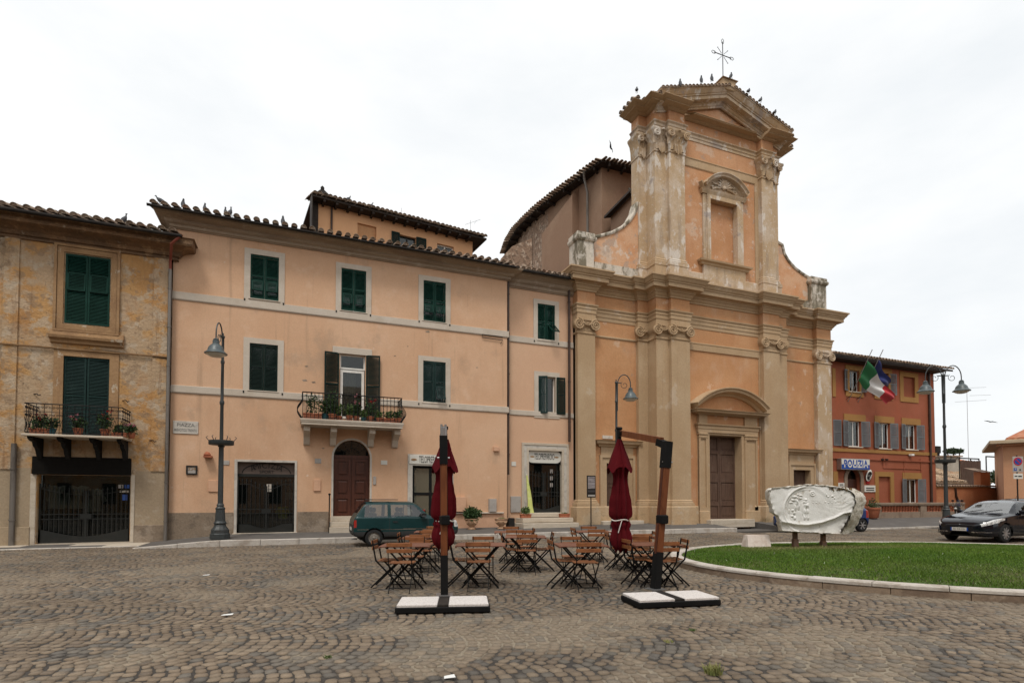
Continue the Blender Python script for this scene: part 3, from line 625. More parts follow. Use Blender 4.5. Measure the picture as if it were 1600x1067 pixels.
def gate_bars(parent, x0, x1, z0, z1, v, ztop_fn, zbot_fn, n, r=.012, name='gate'):
    b = MB(); zm = z0 + (z1 - z0)*.42
    # lower sheet with a dipped edge
    m = 24; pts = [(x0, z0), (x1, z0)] + [(x1 - (x1-x0)*i/m, zbot_fn(1 - i/m)) for i in range(m+1)]
    b.plate(pts, [], front(v), .02, True)
    for z in (zm, zm - .16): b.box(x0, x1, v+.003, v+.017, z-.012, z+.012)
    b.tube([(x0 + (x1-x0)*i/m, v+.01, ztop_fn(i/m) - .16) for i in range(m+1)], .011, 6)
    b.box((x0+x1)/2-.03, (x0+x1)/2+.03, v-.004, v+.024, z0, ztop_fn(.5) - .02); b.box(x0, x0+.04, v, v+.02, z0, ztop_fn(0)); b.box(x1-.04, x1, v, v+.02, z0, ztop_fn(1))
    b.box((x0+x1)/2-.16, (x0+x1)/2+.16, v-.006, v+.026, zm-.15, zm-.01)
    o = b.build(name, K['gate'], parent)
    for i in range(n):
        t = (i + 1)/(n + 1); x = x0 + (x1-x0)*t
        if abs(t - .5) < .02: continue
        zt = ztop_fn(t); bb = MB().tube([(x, v+.01, zbot_fn(t) - .01), (x, v+.01, zt - .05)], r, 6); bb.lathe([(.004,-.05),(.026,-.03),(.022,-.01),(.002,.05)], (x, v+.01, zt), 6)
        bb.build('gate_bar', K['gate'], o)
    return o
def leaves(n, c, rad, size, squash=1.0, seed=0, shell=.35):
    """cloud of small leaf faces spread through a volume"""
    r = np.random.default_rng(seed); b = MB(); vs = []; fs = []
    for i in range(n):
        d = r.normal(size=3); d /= np.linalg.norm(d); rr = (shell + (1 - shell)*r.uniform()) ** .6
        k = 1 + .18*math.sin(3*d[0]*4 + seed) + .15*math.sin(5*d[1]*3 + 2*d[2])
        p = np.array(c) + d*np.array(rad)*rr*k
        a = r.normal(size=3); a /= np.linalg.norm(a); a = a*.7 + d*.5; a /= np.linalg.norm(a); t = np.cross(a, r.normal(size=3)); t /= np.linalg.norm(t); s = size*r.uniform(.6, 1.4); w = s*.38
        m = len(vs); nn = np.cross(a, t)*s*.18
        vs += [p - a*s*.5, p + t*w + nn, p + a*s*.5, p - t*w + nn]; fs += [(m, m+1, m+2), (m, m+2, m+3)]
    return b.raw([tuple(v) for v in vs], fs)
def BX(l, t, r, b, v):      # x0, x1, z0, z1 of an upright rectangle on the wall plane y = v (top-left and bottom-right corners)
    return UX(l, (t+b)/2, v), UX(r, (t+b)/2, v), ZZ(r, b, v), ZZ(l, t, v)
def garment(parent, x, y, z, w, h, matl, name='shirt'):
    p = [(-.5,0),(-.32,-.02),(-.30,-1),(.30,-1),(.32,-.02),(.5,0)]
    pts = [(-.52,-.55),(-.36,-.62),(-.28,-.3),(-.29,-1),(.29,-1),(.28,-.3),(.36,-.62),(.52,-.55),(.34,-.06),(.12,0),(0,-.08),(-.12,0),(-.34,-.06)]
    b = MB().plate([(x + a*w, z + c*h) for a, c in pts], [], front(y), .06, True); return b.build(name, matl, parent)
# ------------------------------------------------------------------ ochre house
VO = 21.9
OH = thing('ochre_house', 'peeling ochre plaster house with green shutters and iron balcony, at the left edge', 'house', (-8, VO, 0))
oxr = UX(266, 600, VO); oxl = -16.
oz_cor = ZZ(200, 397, VO)          # underside of the frieze
oz_eave = ZZ(200, 350, VO - .75)
Wd = BX(101.8, 395.6, 172, 510.9, VO); Dd = BX(98.4, 555.8, 170.6, 686, VO); Sh = BX(57, 741, 203, 851, VO)
MB().plate(rect(oxl, -.05, oxr, oz_eave - .1), [rect(Wd[0], Wd[2], Wd[1], Wd[3]), rect(Dd[0], Dd[2], Dd[1], Dd[3]), rect(Sh[0], .03, Sh[1], Sh[3])], front(VO), .35).build('wall', K['ochre'], OH)
MB().box(oxr - .02, oxr, VO, VO + 9, 0, oz_eave - .1).build('side_wall', K['ochre'], OH)
# lower rendered zone, plinth blocks, pilaster strips, string course
zl = ZZ(225, 736, VO)
for a, b in ((oxl, Sh[0] - .16), (Sh[1] + .14, oxr)):
    MB().box(a, b, VO - .015, VO + .05, 0, zl + (.05 if a < -9 else 0)).build('lower_wall', K['ochrebase'], OH)
    MB().cbox(a, b + .01, VO - .06, VO + .02, -.03, ZZ(230, 820, VO), .012).build('plinth', K['socle'] if a > -9 else K['ochrebase'], OH)
MB().cbox(Sh[0] - .17, Sh[0] - .02, VO - .03, VO + .3, -.03, Sh[3] + .02, .01).build('door_jamb', K['stone'], OH)
MB().cbox(Sh[1] + .02, Sh[1] + .13, VO - .03, VO + .3, -.03, Sh[3] + .02, .01).build('door_jamb', K['stone'], OH)
px0, px1 = UX(238, 600, VO), UX(263, 600, VO)
MB().box(px0, px1, VO - .05, VO + .02, zl, oz_cor).build('pilaster_strip', K['ochre'], OH)
MB().box(UX(2, 600, VO), UX(26, 600, VO), VO - .05, VO + .02, zl, oz_cor).build('pilaster_strip', K['ochre'], OH)
zs = ZZ(230, 556, VO); MB().sweep([(oxl, VO - .052), (oxr + .005, VO - .052)], [(0,zs-.03),(.035,zs-.02),(.045,zs+.02),(0,zs+.035)]).build('string_course', K['ochretrim'], OH)
# frieze and cornice
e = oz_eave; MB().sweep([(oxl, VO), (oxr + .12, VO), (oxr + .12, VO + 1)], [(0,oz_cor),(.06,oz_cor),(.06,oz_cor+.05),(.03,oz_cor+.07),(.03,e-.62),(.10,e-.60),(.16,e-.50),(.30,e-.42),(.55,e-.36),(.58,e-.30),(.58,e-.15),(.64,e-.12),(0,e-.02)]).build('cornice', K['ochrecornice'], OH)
orf = MB().raw([(oxl, VO-.72, e-.1),(oxr+.35, VO-.72, e-.1),(oxr+.35, VO+6, e+1.9),(oxl, VO+6, e+1.9),(oxl, VO-.72, e-.16),(oxr+.35, VO-.72, e-.16),(oxr+.35, VO+6, e+1.84),(oxl, VO+6, e+1.84)],[(0,1,2,3),(7,6,5,4),(0,4,5,1),(1,5,6,2)]).build('roof', K['eavewood'], OH)
tiles(orf, (-10.5, VO-.78, e-.05), (1,0,0), (0,6.72,2.0), oxr+.4+10.5, 1.5, step=.30, seed=2)
gx = [(-10.6, VO-.82, e-.09), (oxr+.42, VO-.82, e-.11)]
MB().tube([(a, b, c-.05) for a, b, c in gx], .06, 8).build('gutter', K['gutter'], OH)
MB().tube([(oxr+.42, VO-.82, e-.11), (oxr+.1, VO-.75, e-.45), (oxr-.04, VO-.12, e-.75), (oxr-.04, VO-.12, e-1.2)], .045, 8).build('gutter_spout', mat('red_brown_pipe_paint', (.20,.05,.03), rough=.6), OH)
pipe(OH, oxr - .04, VO - .12, .05, e - 1.1, K['pipegrey'], .055, brackets=7)
pipe(OH, UX(22, 780, VO), VO - .1, .02, ZZ(22, 693, VO), K['pipegrey'], .075, brackets=2)
# upper window
fw = UX(184, 450, VO) - UX(173, 450, VO)
w = surround(OH, Wd[0]-.04, Wd[1]+.04, Wd[2]-.05, Wd[3]+.04, VO, .16, K['ochretrim'], .05); surround(w, Wd[0]-.22, Wd[1]+.22, Wd[2]-.23, Wd[3]+.22, VO-.02, .07, K['ochretrim'], .06, name='outer_moulding')
sx0, sx1, sz0, sz1 = BX(79, 523, 194, 545, VO)
MB().sweep([(sx0, VO), (sx1, VO)], [(0,sz0),(.08,sz0+.02),(.10,sz0+.1),(.2,sz0+.16),(.22,sz0+.24),(.1,sz0+.27),(.05,sz0+.45),(0,sz0+.46)]).build('sill_shelf', K['ochretrim'], OH)
mw = (Wd[0]+Wd[1])/2
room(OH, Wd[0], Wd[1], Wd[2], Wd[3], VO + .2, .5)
for s, h in ((1, Wd[0]), (-1, Wd[1])): shutter(OH, (h, VO - .015), Wd[2], Wd[3], mw - Wd[0] - .006, s, 0, K['green'], vane_flap=(.47, .74, 3, 0))
# balcony door
MB().plate([(Dd[0]-.26,Dd[2]),(Dd[0],Dd[2]),(Dd[0],Dd[3]),(Dd[1],Dd[3]),(Dd[1],Dd[2]),(Dd[1]+.26,Dd[2]),(Dd[1]+.26,Dd[3]+.2),(Dd[0]-.26,Dd[3]+.2)], [], front(VO-.04), .1).build('door_surround', K['ochretrim'], OH)
room(OH, Dd[0], Dd[1], Dd[2], Dd[3], VO + .2, .5); md = (Dd[0]+Dd[1])/2
for s, h in ((1, Dd[0]), (-1, Dd[1])): shutter(OH, (h, VO + .02), Dd[2], Dd[3], md - Dd[0] - .012, s, 3, K['green3'])
# balcony: slab, brackets, wrought-iron railing
bd = 1.0; bx0, bx1 = UX(32.5, 676, VO - bd), UX(192.5, 682, VO - bd); bz = ZZ(110, 679, VO - bd); rz = ZZ(110, 632.5, VO - bd)
bal = MB().cbox(bx0, bx1, VO - bd, VO + .02, bz - .07, bz, .012).build('balcony', K['stone'], OH)
for t in (.06, .34, .66, .94):
    x = bx0 + (bx1-bx0)*t; pts = [(VO, bz-.07),(VO-.85, bz-.07),(VO-.85, bz-.13),(VO-.7,bz-.2),(VO-.52,bz-.22),(VO-.45,bz-.34),(VO-.3,bz-.42),(VO-.2,bz-.6),(VO-.12,bz-.72),(VO,bz-.75)]
    MB().plate(pts, [], lambda a, b, d, x=x: (x - .06 + d, a, b), .12, True).build('bracket', K['iron'], bal)
def scroll(b, P, s, flip):
    pts = []
    for k in range(14):
        a = k*.55; rr = s*(1 - k*.06); pts.append(P(rr*math.cos(a)*flip, rr*math.sin(a)))
    b.tube(pts, .008, 5)
def ironwork(parent, A, B, z0, z1, n, name='railing'):
    A, B = Vector(A), Vector(B); b = MB()
    for z, rr in ((z1, .018), (z0 + .05, .012), (z1 - .27*(z1-z0), .009)): b.tube([(A.x,A.y,z), (B.x,B.y,z)], rr, 6)
    for i in range(n):
        p = A + (B - A)*((i+.5)/n); q = (B - A).normalized(); sp = (B-A).length/n
        b.tube([(p.x,p.y,z0), (p.x,p.y,z1)], .009, 5)
        for f in (-1, 1):
            P = lambda u, v, f=f, zz=z1 - .13*(z1-z0): (p.x + q.x*(u + f*sp*.25), p.y + q.y*(u + f*sp*.25), zz + v)
            scroll(b, P, sp*.2, f)
            P = lambda u, v, f=f, zz=z1 - .38*(z1-z0): (p.x + q.x*(u + f*sp*.25), p.y + q.y*(u + f*sp*.25), zz + v)
            scroll(b, P, sp*.18, -f)
            c = p + q*(f*sp*.5); b.tube([(c.x, c.y, z0+.05), (p.x + q.x*f*sp*.12, p.y + q.y*f*sp*.12, z0 + .3*(z1-z0)), (c.x, c.y, z1 - .45*(z1-z0))], .008, 5)
    return b.build(name, K['iron'], parent)
ironwork(bal, (bx0+.06, VO-bd+.05), (bx1-.06, VO-bd+.05), bz, rz, 13); ironwork(bal, (bx1-.06, VO-bd+.05), (bx1-.06, VO), bz, rz, 4); ironwork(bal, (bx0+.06, VO-bd+.05), (bx0+.06, VO), bz, rz, 4)
# shop front
f0, f1, f2, f3_ = BX(51.7, 712.7, 205.4, 742.7, VO); MB().cbox(f0, f1, VO - .10, VO + .05, f2, f3_, .012).build('shop_fascia', K['signdark'], OH)
MB().box(Sh[0]-.1, Sh[1]+.1, VO - .02, VO + .35, -.02, .05).build('threshold', K['stone'], OH)
rm = room(OH, Sh[0], Sh[1], .04, Sh[3], VO + .36, 2.2)
MB().box(Sh[0], Sh[1], VO + .28, VO + .29, .05, Sh[3]).build('shop_window', K['glass'], OH)
for x, w_, z_ in ((-7.95, .55, 1.9), (-7.4, .75, 1.95), (-6.9, .75, 1.95), (-6.45, .6, 1.85)): garment(rm, x, VO + .46, z_, w_*1.25, .78, K['cloth_white'])
garment(rm, -8.15, VO + .42, 1.35, .7, 1.2, K['box'], 'trousers')
for x, z_, w_, h_, mm in ((-5.62, 1.92, .14, .12, 'box'), (-5.42, 1.92, .18, .12, 'cloth_blue'), (-5.52, 1.75, .26, .07, 'cloth_white'), (-5.5, 1.55, .14, .2, 'cloth_blue')):
    MB().box(x - w_/2, x + w_/2, VO + .27, VO + .277, z_ - h_/2, z_ + h_/2).build('window_sticker', K[mm], OH)
gx0, gx1 = Sh[0] + .02, Sh[1] - .02
gate_bars(OH, gx0, gx1, .06, Sh[3], VO + .12, lambda t: Sh[3] - .28 - .22*math.sin(math.pi*t), lambda t: .5 - .24*math.sin(math.pi*t)**1.3, 18)
# wall lantern at the very edge, hooks, wires
MB().lathe([(.02,0),(.1,.03),(.14,.3),(.16,.32),(.05,.45),(.02,.5)], (UX(-2, 375, VO) + .0, VO - .35, ZZ(0, 388, VO)), 6, smooth=False).build('wall_lantern', K['gate'], OH)
MB().tube([(oxl, VO-.07, zs+.12), (-7.5, VO-.08, zs-.02), (-6, VO-.07, zs+.05), (oxr-.1, VO-.07, zs-.05)], .01, 5).build('wall_cable', K['gutter'], OH)
for px_, py_ in ((60, 618), (198, 628), (240, 690)): p = W(px_, py_, VO); MB().tube([(p.x-.12, VO, p.z+.04),(p.x, VO-.12, p.z+.04),(p.x+.06,VO-.14,p.z-.02),(p.x+.1,VO-.12,p.z+.02)], .015, 6).build('wall_hook', K['iron'], OH)
# ------------------------------------------------------------------ pink house
VP = 22.0
PH = thing('pink_house', 'long pink plaster house with dark green shutters, balcony and arched brown door', 'house', (2, VP, 0))
pxl, pxr = oxr + .0, UX(793, 560, VP)
pz_c = ZZ(520, 396.5, VP); pz_t = ZZ(520, 369, VP - .6)
ups = [BX(391, 396.3, 436, 471.5, VP), BX(533, 418.3, 572.2, 489.6, VP), BX(661.3, 437.4, 696.5, 505, VP)]
los = [BX(389.5, 535.4, 434.2, 612.3, VP), BX(660.7, 563, 696.4, 631, VP)]
bdr = BX(530.5, 552, 570.7, 656, VP)
sp = BX(369.7, 720.4, 460.5, 831.8, VP); ad = BX(520.7, 714, 577.8, 805.5, VP); td = BX(643.8, 726.6, 702, 815, VP)
arch_pts = arch(ad[0], ad[1], ad[2], ad[3])
holes = [rect(b[0], b[2], b[1], b[3]) for b in ups + los + [bdr, sp, td]] + [arch_pts]
MB().plate(rect(pxl, -.06, pxr, pz_t - .05), holes, front(VP), .30).build('wall', K['pink'], PH)
MB().box(pxr - .02, pxr, VP, VP + .6, 0, pz_t).build('side_wall', K['pink'], PH)
MB().box(pxl, pxl + .02, VP + .3, VP + 9, 6, pz_t).build('side_wall', K['pink'], PH)
# string courses
for (py1, py2, pxx) in ((455.9, 467.1, 276), (602, 612.3, 271.5)):
    z1, z0 = ZZ(pxx, py1, VP), ZZ(pxx, py2, VP)
    segs = [(pxl, pxr)]
    if pxx == 271.5: segs = [(pxl, bdr[0] - .62), (bdr[1] + .55, pxr)]
    for a, b in segs:
        MB().sweep([(a, VP), (b, VP)] + ([(b, VP + .4)] if b == pxr else []), [(0,z0-.03),(.03,z0-.025),(.045,z0+.005),(.05,z0+.01),(.05,z1),(0,z1+.02)]).build('string_course', K['belt'], PH)
# cornice
c0, c1 = pz_c, pz_t; h = c1 - c0
prof = [(0,c0),(.05,c0),(.06,c0+.06*h),(.11,c0+.10*h),(.13,c0+.30*h),(.20,c0+.38*h),(.24,c0+.46*h),(.26,c0+.60*h),(.38,c0+.72*h),(.48,c0+.78*h),(.52,c0+.86*h),(.54,c0+h),(0,c0+h)]
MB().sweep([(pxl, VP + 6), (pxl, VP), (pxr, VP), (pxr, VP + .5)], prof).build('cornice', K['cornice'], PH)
pr = MB().raw([(pxl-.62,VP-.66,c1+.015),(pxr+.3,VP-.66,c1+.015),(pxr+.3,VP+5,c1+1.6),(pxl-.62,VP+5,c1+1.6),(pxl-.62,VP-.66,c1-.03),(pxr+.3,VP-.66,c1-.03),(pxr+.3,VP+5,c1+1.54),(pxl-.62,VP+5,c1+1.54)],[(0,1,2,3),(7,6,5,4),(0,4,5,1),(1,5,6,2),(2,6,7,3),(3,7,4,0)]).build('roof', K['eavewood'], PH)
tiles(pr, (pxl-.62, VP-.70, c1+.025), (1,0,0), (0,5.66,1.585), pxr-pxl+.9, 2.2, step=.315, seed=3)
MB().tube([(pxl-.66, VP-.72, c1-.035), (pxr+.1, VP-.72, c1-.065)], .05, 8).build('gutter', K['gutter'], PH)
# socle and ledge
zso = ZZ(300, 800.7, VP)
for a, b in ((pxl, sp[0]-.1), (sp[1]+.1, UX(513, 810, VP))): MB().box(a, b, VP-.025, VP+.02, -.05, zso).build('socle', K['socle'], PH)
lx0, lx1 = UX(705, 801, VP), UX(786, 801, VP); MB().box(lx0, lx1, VP-.03, VP+.02, 0, ZZ(748, 801, VP)).build('socle', K['pinkbox'], PH)
MB().cbox(lx0, lx1, VP-.12, VP+.02, ZZ(748,801,VP)-.03, ZZ(748,801,VP)+.03, .01).build('ledge', K['belt'], PH)
# windows with closed shutters
def win(parent, b, v, matl, flap=None, fr=.21, bottom=True, opens=(0, 0)):
    w = surround(parent, b[0], b[1], b[2], b[3], v, fr, K['belt'], .03, top=.19, bottom=bottom)
    casement(parent, b[0], b[1], b[2], b[3], v + .17, K['white'], K['glass'], 2, 1)
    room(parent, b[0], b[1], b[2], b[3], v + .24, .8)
    m = (b[0]+b[1])/2
    for k, (s, hh) in enumerate(((1, b[0]), (-1, b[1]))): shutter(parent, (hh, v + .01), b[2]+.01, b[3]-.01, m - b[0] - .006, s, opens[k], matl, vane_flap=flap[k] if isinstance(flap, list) else flap)
    MB().cbox(b[0]-.05, b[1]+.05, v-.07, v+.1, b[2]-.035, b[2]-.002, .008).build('sill', K['belt'], w)
    for x in (b[0]-.2, b[1]+.14):
        MB().box(x, x+.05, v-.06, v, b[2]-.12, b[2]-.04).build('shutter_catch', K['iron'], w)
for i, b in enumerate(ups): win(PH, b, VP, K['green'], (.17, .43, (12, 8, 24)[i], 0), .20)
win(PH, los[0], VP, K['green2'], None, .20, opens=(3, 4)); win(PH, los[1], VP, K['green3'], [None, (.06,.42,22,0)], .20, opens=(5, 4))
# balcony door
MB().cbox(UX(519.6,545,VP), UX(581.4,545,VP), VP-.03, VP+.05, bdr[3]+.0, bdr[3]+.26, .01).build('door_lintel', K['belt'], PH)
room(PH, bdr[0], bdr[1], bdr[2], bdr[3], VP + .28, 1.2)
ztr = ZZ(545, 576, VP)
casement(PH, bdr[0], bdr[1], ztr, bdr[3], VP + .12, K['white'], K['glass'], 1, 1, .06, 'transom_window')
dr = casement(PH, bdr[0]+.03, bdr[1]-.03, bdr[2]+.02, ztr-.02, VP + .14, K['white'], K['glass'], 1, 1, .10, 'balcony_door')
cu = MB(); n = 16; cx0, cx1 = bdr[0]+.12, bdr[0]+.62; zc0, zc1 = bdr[2]+.1, ztr-.1
for i in range(n): a0, a1 = cx0+(cx1-cx0)*i/n, cx0+(cx1-cx0)*(i+1)/n; y0, y1 = VP+.26+.03*math.sin(i*1.9), VP+.26+.03*math.sin((i+1)*1.9); cu.poly([(a0,y0,zc0),(a1,y1,zc0),(a1,y1,zc1),(a0,y0,zc1)], True)
cu.build('curtain', K['cloth_white'], PH)
sw = (bdr[1]-bdr[0])*.56
shutter(PH, (bdr[0]-.02, VP-.02), bdr[2], bdr[3]+.02, sw, -1, 8, K['green2'])
shutter(PH, (bdr[1]+.02, VP-.02), bdr[2], bdr[3]+.02, sw, 1, 12, K['green2'])
# balcony
bd = .95; vb = VP - bd; b0, b1 = UX(471, 655, vb), UX(629, 663, vb); bzt = ZZ(550, 657, vb); rzt = ZZ(550, 617, vb)
bal = MB().sweep([(b0, VP), (b0, vb), (b1, vb), (b1, VP)], [(-.04,bzt-.22),(-.02,bzt-.17),(.02,bzt-.12),(.03,bzt-.07),(.04,bzt-.06),(.04,bzt)]).box(b0-.0, b1+.0, vb, VP+.02, bzt-.21, bzt-.001).build('balcony', K['belt'], PH)
for l, r_ in ((475, 484), (517, 526.3), (577.3, 586), (616.5, 624)):
    x = UX((l+r_)/2, 672, VP-.6); pts = [(VP,bzt-.21),(VP-.72,bzt-.21),(VP-.72,bzt-.42),(VP-.5,bzt-.5),(VP-.3,bzt-.62),(VP-.14,bzt-.86),(VP,bzt-.9)]
    MB().plate(pts, [], lambda a, b, d, x=x: (x-.11+d, a, b), .22, True).build('bracket', K['belt'], bal)
rl = MB().tube([(b0+.02, VP, rzt), (b0+.02, vb+.03, rzt), (b1-.02, vb+.03, rzt), (b1-.02, VP, rzt)], .022, 6).tube([(b0+.02, VP, bzt+.06), (b0+.02, vb+.03, bzt+.06), (b1-.02, vb+.03, bzt+.06), (b1-.02, VP, bzt+.06)], .014, 6)
rl.tube([(b0+.02, VP, rzt-.14), (b0+.02, vb+.03, rzt-.14), (b1-.02, vb+.03, rzt-.14), (b1-.02, VP, rzt-.14)], .012, 6).build('railing', K['iron'], bal)
hb = rzt - bzt
def baluster(x, y, dx, dy):
    pts = []
    for k in range(13): t = k/12; o = .17*math.sin(math.pi*min(1, t*1.35))**1.5 if t < .74 else 0; pts.append((x+dx*o, y+dy*o, bzt+.02 + t*(hb-.02)))
    MB().tube(pts, .012, 6).build('baluster', K['iron'], bal)
for i in range(27): baluster(b0 + .04 + (b1-b0-.08)*i/26, vb+.03, 0, -.02 if 0 < i < 26 else -.6)
for i in range(5):
    for x, d in ((b0+.02, -1), (b1-.02, 1)): baluster(x, vb + .1 + .85*i/5, d, 0)
# arched wooden door
fr = MB().plate(arch(ad[0]-.07, ad[1]+.07, ad[2], ad[3]), [arch(ad[0]+.0, ad[1]-.0, ad[2]+.001, ad[3])], front(VP-.012), .03).build('door_frame', K['door_stone'], PH)
dz0, dz1 = ad[2], ad[3] + .02; mid = (ad[0]+ad[1])/2
dl = MB().box(ad[0], ad[1], VP+.22, VP+.26, dz0, dz1).build('door', K['wood'], PH)
MB().box(ad[0], ad[1], VP+.17, VP+.24, dz1-.04, dz1+.08).build('transom_rail', K['wood'], dl)
for s in (0, 1):
    x0 = ad[0] + .03 if s == 0 else mid + .012; x1 = mid - .012 if s == 0 else ad[1] - .03
    hs = (dz1 - dz0 - .1)/3
    MB().plate(rect(x0, dz0+.02, x1, dz1-.05), [rect(x0+.11, dz0+.10+k*hs, x1-.11, dz0+k*hs+hs-.06) for k in range(3)], front(VP+.185), .03).build('door_leaf', K['wood'], dl)
    for k in range(3): MB().sweep([(x0+.17, VP+.205),(x1-.17, VP+.205)], [(0,dz0+.15+k*hs),(.016,dz0+.18+k*hs),(.016,dz0+k*hs+hs-.14),(0,dz0+k*hs+hs-.11)]).build('door_panel', K['wood'], dl)
rad = (ad[1]-ad[0])/2; fa = MB().plate([(mid+rad*math.cos(math.pi*i/14), dz1+.08+(rad-.08)*math.sin(math.pi*i/14)) for i in range(15)], [], front(VP+.24), .02).build('fanlight', K['glass'], PH)
fi = MB()
for i in range(1, 6): a = math.pi*i/6; fi.tube([(mid+.1*math.cos(a), VP+.22, dz1+.1+.1*math.sin(a)), (mid+(rad-.03)*math.cos(a), VP+.22, dz1+.07+(rad-.08)*math.sin(a))], .012, 5)
fi.tube([(mid+.45*rad*math.cos(math.pi*i/12), VP+.22, dz1+.1+.4*rad*math.sin(math.pi*i/12)) for i in range(13)], .012, 5); fi.build('fanlight_ironwork', K['iron'], fa)
room(PH, ad[0], ad[1], dz1, dz1+rad, VP+.3, .6)
# steps under it
zb = pavement_z(2, 21.9)
st0, st1 = UX(514, 815, VP-.3), UX(584, 812, VP-.3)
for k in range(3):
    MB().cbox(st0+.03*k, st1-.03*k, VP-.62+.2*k, VP+.02 if k < 2 else VP+.22, zb-.1 if k == 0 else zb+(ad[2]-zb)*k/3, zb+(ad[2]-zb)*(k+1)/3 - (.004 if k < 2 else .008), .012).build('door_step', K['stone'], PH)
MB().tube([(UX(514.5,800,VP-.5), VP-.5, zb-.05), (UX(514.5,800,VP-.5), VP-.5, ZZ(514.5,772,VP-.5))], .022, 8).lathe([(.01,-.04),(.045,-.02),(.045,.02),(.01,.04)], (UX(514.5,800,VP-.5), VP-.5, ZZ(514.5,772,VP-.5)), 8).build('handrail_post', K['iron'], PH)
# sport shop front
MB().plate([(sp[0]-.08,sp[2]-.04),(sp[0]+.01,sp[2]-.04),(sp[0]+.01,sp[3]-.01),(sp[1]-.01,sp[3]-.01),(sp[1]-.01,sp[2]-.04),(sp[1]+.07,sp[2]-.04),(sp[1]+.07,sp[3]+.07),(sp[0]-.08,sp[3]+.07)], [], front(VP-.03), .3).build('shop_frame', K['door_stone'], PH)
MB().cbox(sp[0]-.12, sp[1]+.1, VP-.12, VP+.3, sp[2]-.12, sp[2]+.02, .01).build('threshold', K['stone'], PH)
zsg = ZZ(400, 740, VP); sg = MB().box(sp[0], sp[1], VP+.16, VP+.22, zsg, sp[3]).build('shop_sign', mat('brown_shop_sign', (.115,.085,.07), rough=.7), PH)
cx = (sp[0]+sp[1])/2; hw = (sp[1]-sp[0])*.42
MB().tube([(cx + hw*math.cos(math.pi*i/20), VP+.155, zsg+.03+(sp[3]-zsg-.08)*math.sin(math.pi*i/20)) for i in range(21)], .018, 6).build('sign_arch', K['letters'], sg)
for i, ch in enumerate('AMICIZIA'):
    t = (i - 3.5)/4.4; th = t*.6; text_mesh('lettering', ch, .30, K['letters'], sg, Matrix.Translation((-PH.location.x, -PH.location.y, 0)) @ M_front(cx + hw*.72*math.sin(t*1.15), VP+.15, zsg + .12 + .19*math.cos(t*1.35)) @ Matrix.Rotation(-th, 4, 'Z'), sx=.9)
text_mesh('lettering', 'SPORT', .14, K['letters'], sg, Matrix.Translation((-PH.location.x, -PH.location.y, 0)) @ M_front(cx, VP+.15, zsg+.08), sx=1.2)
MB().box(sp[0], sp[1], VP+.14, VP+.24, zsg-.1, zsg).build('sign_rail', K['gate'], PH)
rm = room(PH, sp[0], sp[1], sp[2], zsg, VP+.34, 2.2); MB().box(sp[0], sp[1], VP+.27, VP+.28, sp[2], zsg).build('shop_window', K['glass'], PH)
garment(rm, UX(442, 800, VP+.6), VP+.6, ZZ(442, 791, VP+.6), .55, .46, K['cloth_yellow'], 'jacket'); garment(rm, UX(392, 800, VP+.9), VP+.9, 1.4, .9, 1.0, K['cloth_dark'], 'tracksuit')
MB().box(UX(447,765,VP+.9), UX(458,765,VP+.9), VP+.9, VP+.95, ZZ(452,780,VP+.9), ZZ(452,769,VP+.9)).build('shelf_board', K['box'], rm)
MB().box(UX(416.5,765,VP+.26), UX(424,765,VP+.26), VP+.255, VP+.262, ZZ(420,768,VP+.26), ZZ(420,756,VP+.26)).build('notice', K['cloth_white'], PH)
gate_bars(PH, sp[0]+.02, sp[1]-.02, sp[2]+.02, zsg-.1, VP+.12, lambda t: zsg-.22-.2*max(0, math.sin(math.pi*min(1,max(0,(t-.22)/.56)))), lambda t: sp[2]+.34-.16*max(0, math.sin(math.pi*min(1,max(0,(t-.2)/.6)))), 12)
# takeaway window-door
to = BX(636.8, 709, 708, 820, VP)
MB().plate([(to[0],td[2]-.1),(td[0]+.01,td[2]-.1),(td[0]+.01,td[3]-.01),(td[1]-.01,td[3]-.01),(td[1]-.01,td[2]-.1),(to[1],td[2]-.1),(to[1],to[3]),(to[0],to[3])], [], front(VP-.04), .3).build('shop_frame', K['door_stone'], PH)
tb = MB().cbox(to[0]+.05, to[1]-.05, VP-.07, VP-.035, td[3]+.05, to[3]-.05, .008).build('shop_sign', K['signwhite'], PH)
PHo = Matrix.Translation((-PH.location.x, -PH.location.y, 0))
text_mesh('lettering', 'TELOPREPAROIO', .40, K['letters'], tb, PHo @ M_front((to[0]+to[1])/2+.03, VP-.074, (td[3]+to[3])/2), fit=(to[1]-to[0])*.56)
for x in (to[0]+.24, to[1]-.2): MB().lathe([(.12,-.005),(.12,.005)], (0,0,0), 12).build('emblem', K['ochretrim'], tb, local=True).matrix_local = PHo @ Matrix.Translation((x, VP-.074, (td[3]+to[3])/2)) @ Matrix.Rotation(R_(90), 4, 'X') @ Matrix.Diagonal((1,.38,1,1))
rm = room(PH, td[0], td[1], td[2], td[3], VP+.3, 1.6)
casement(PH, td[0], td[1], td[2], td[3], VP+.1, K['blacksteel'], K['curtainglass'], 2, 2, .11, 'glazed_door')
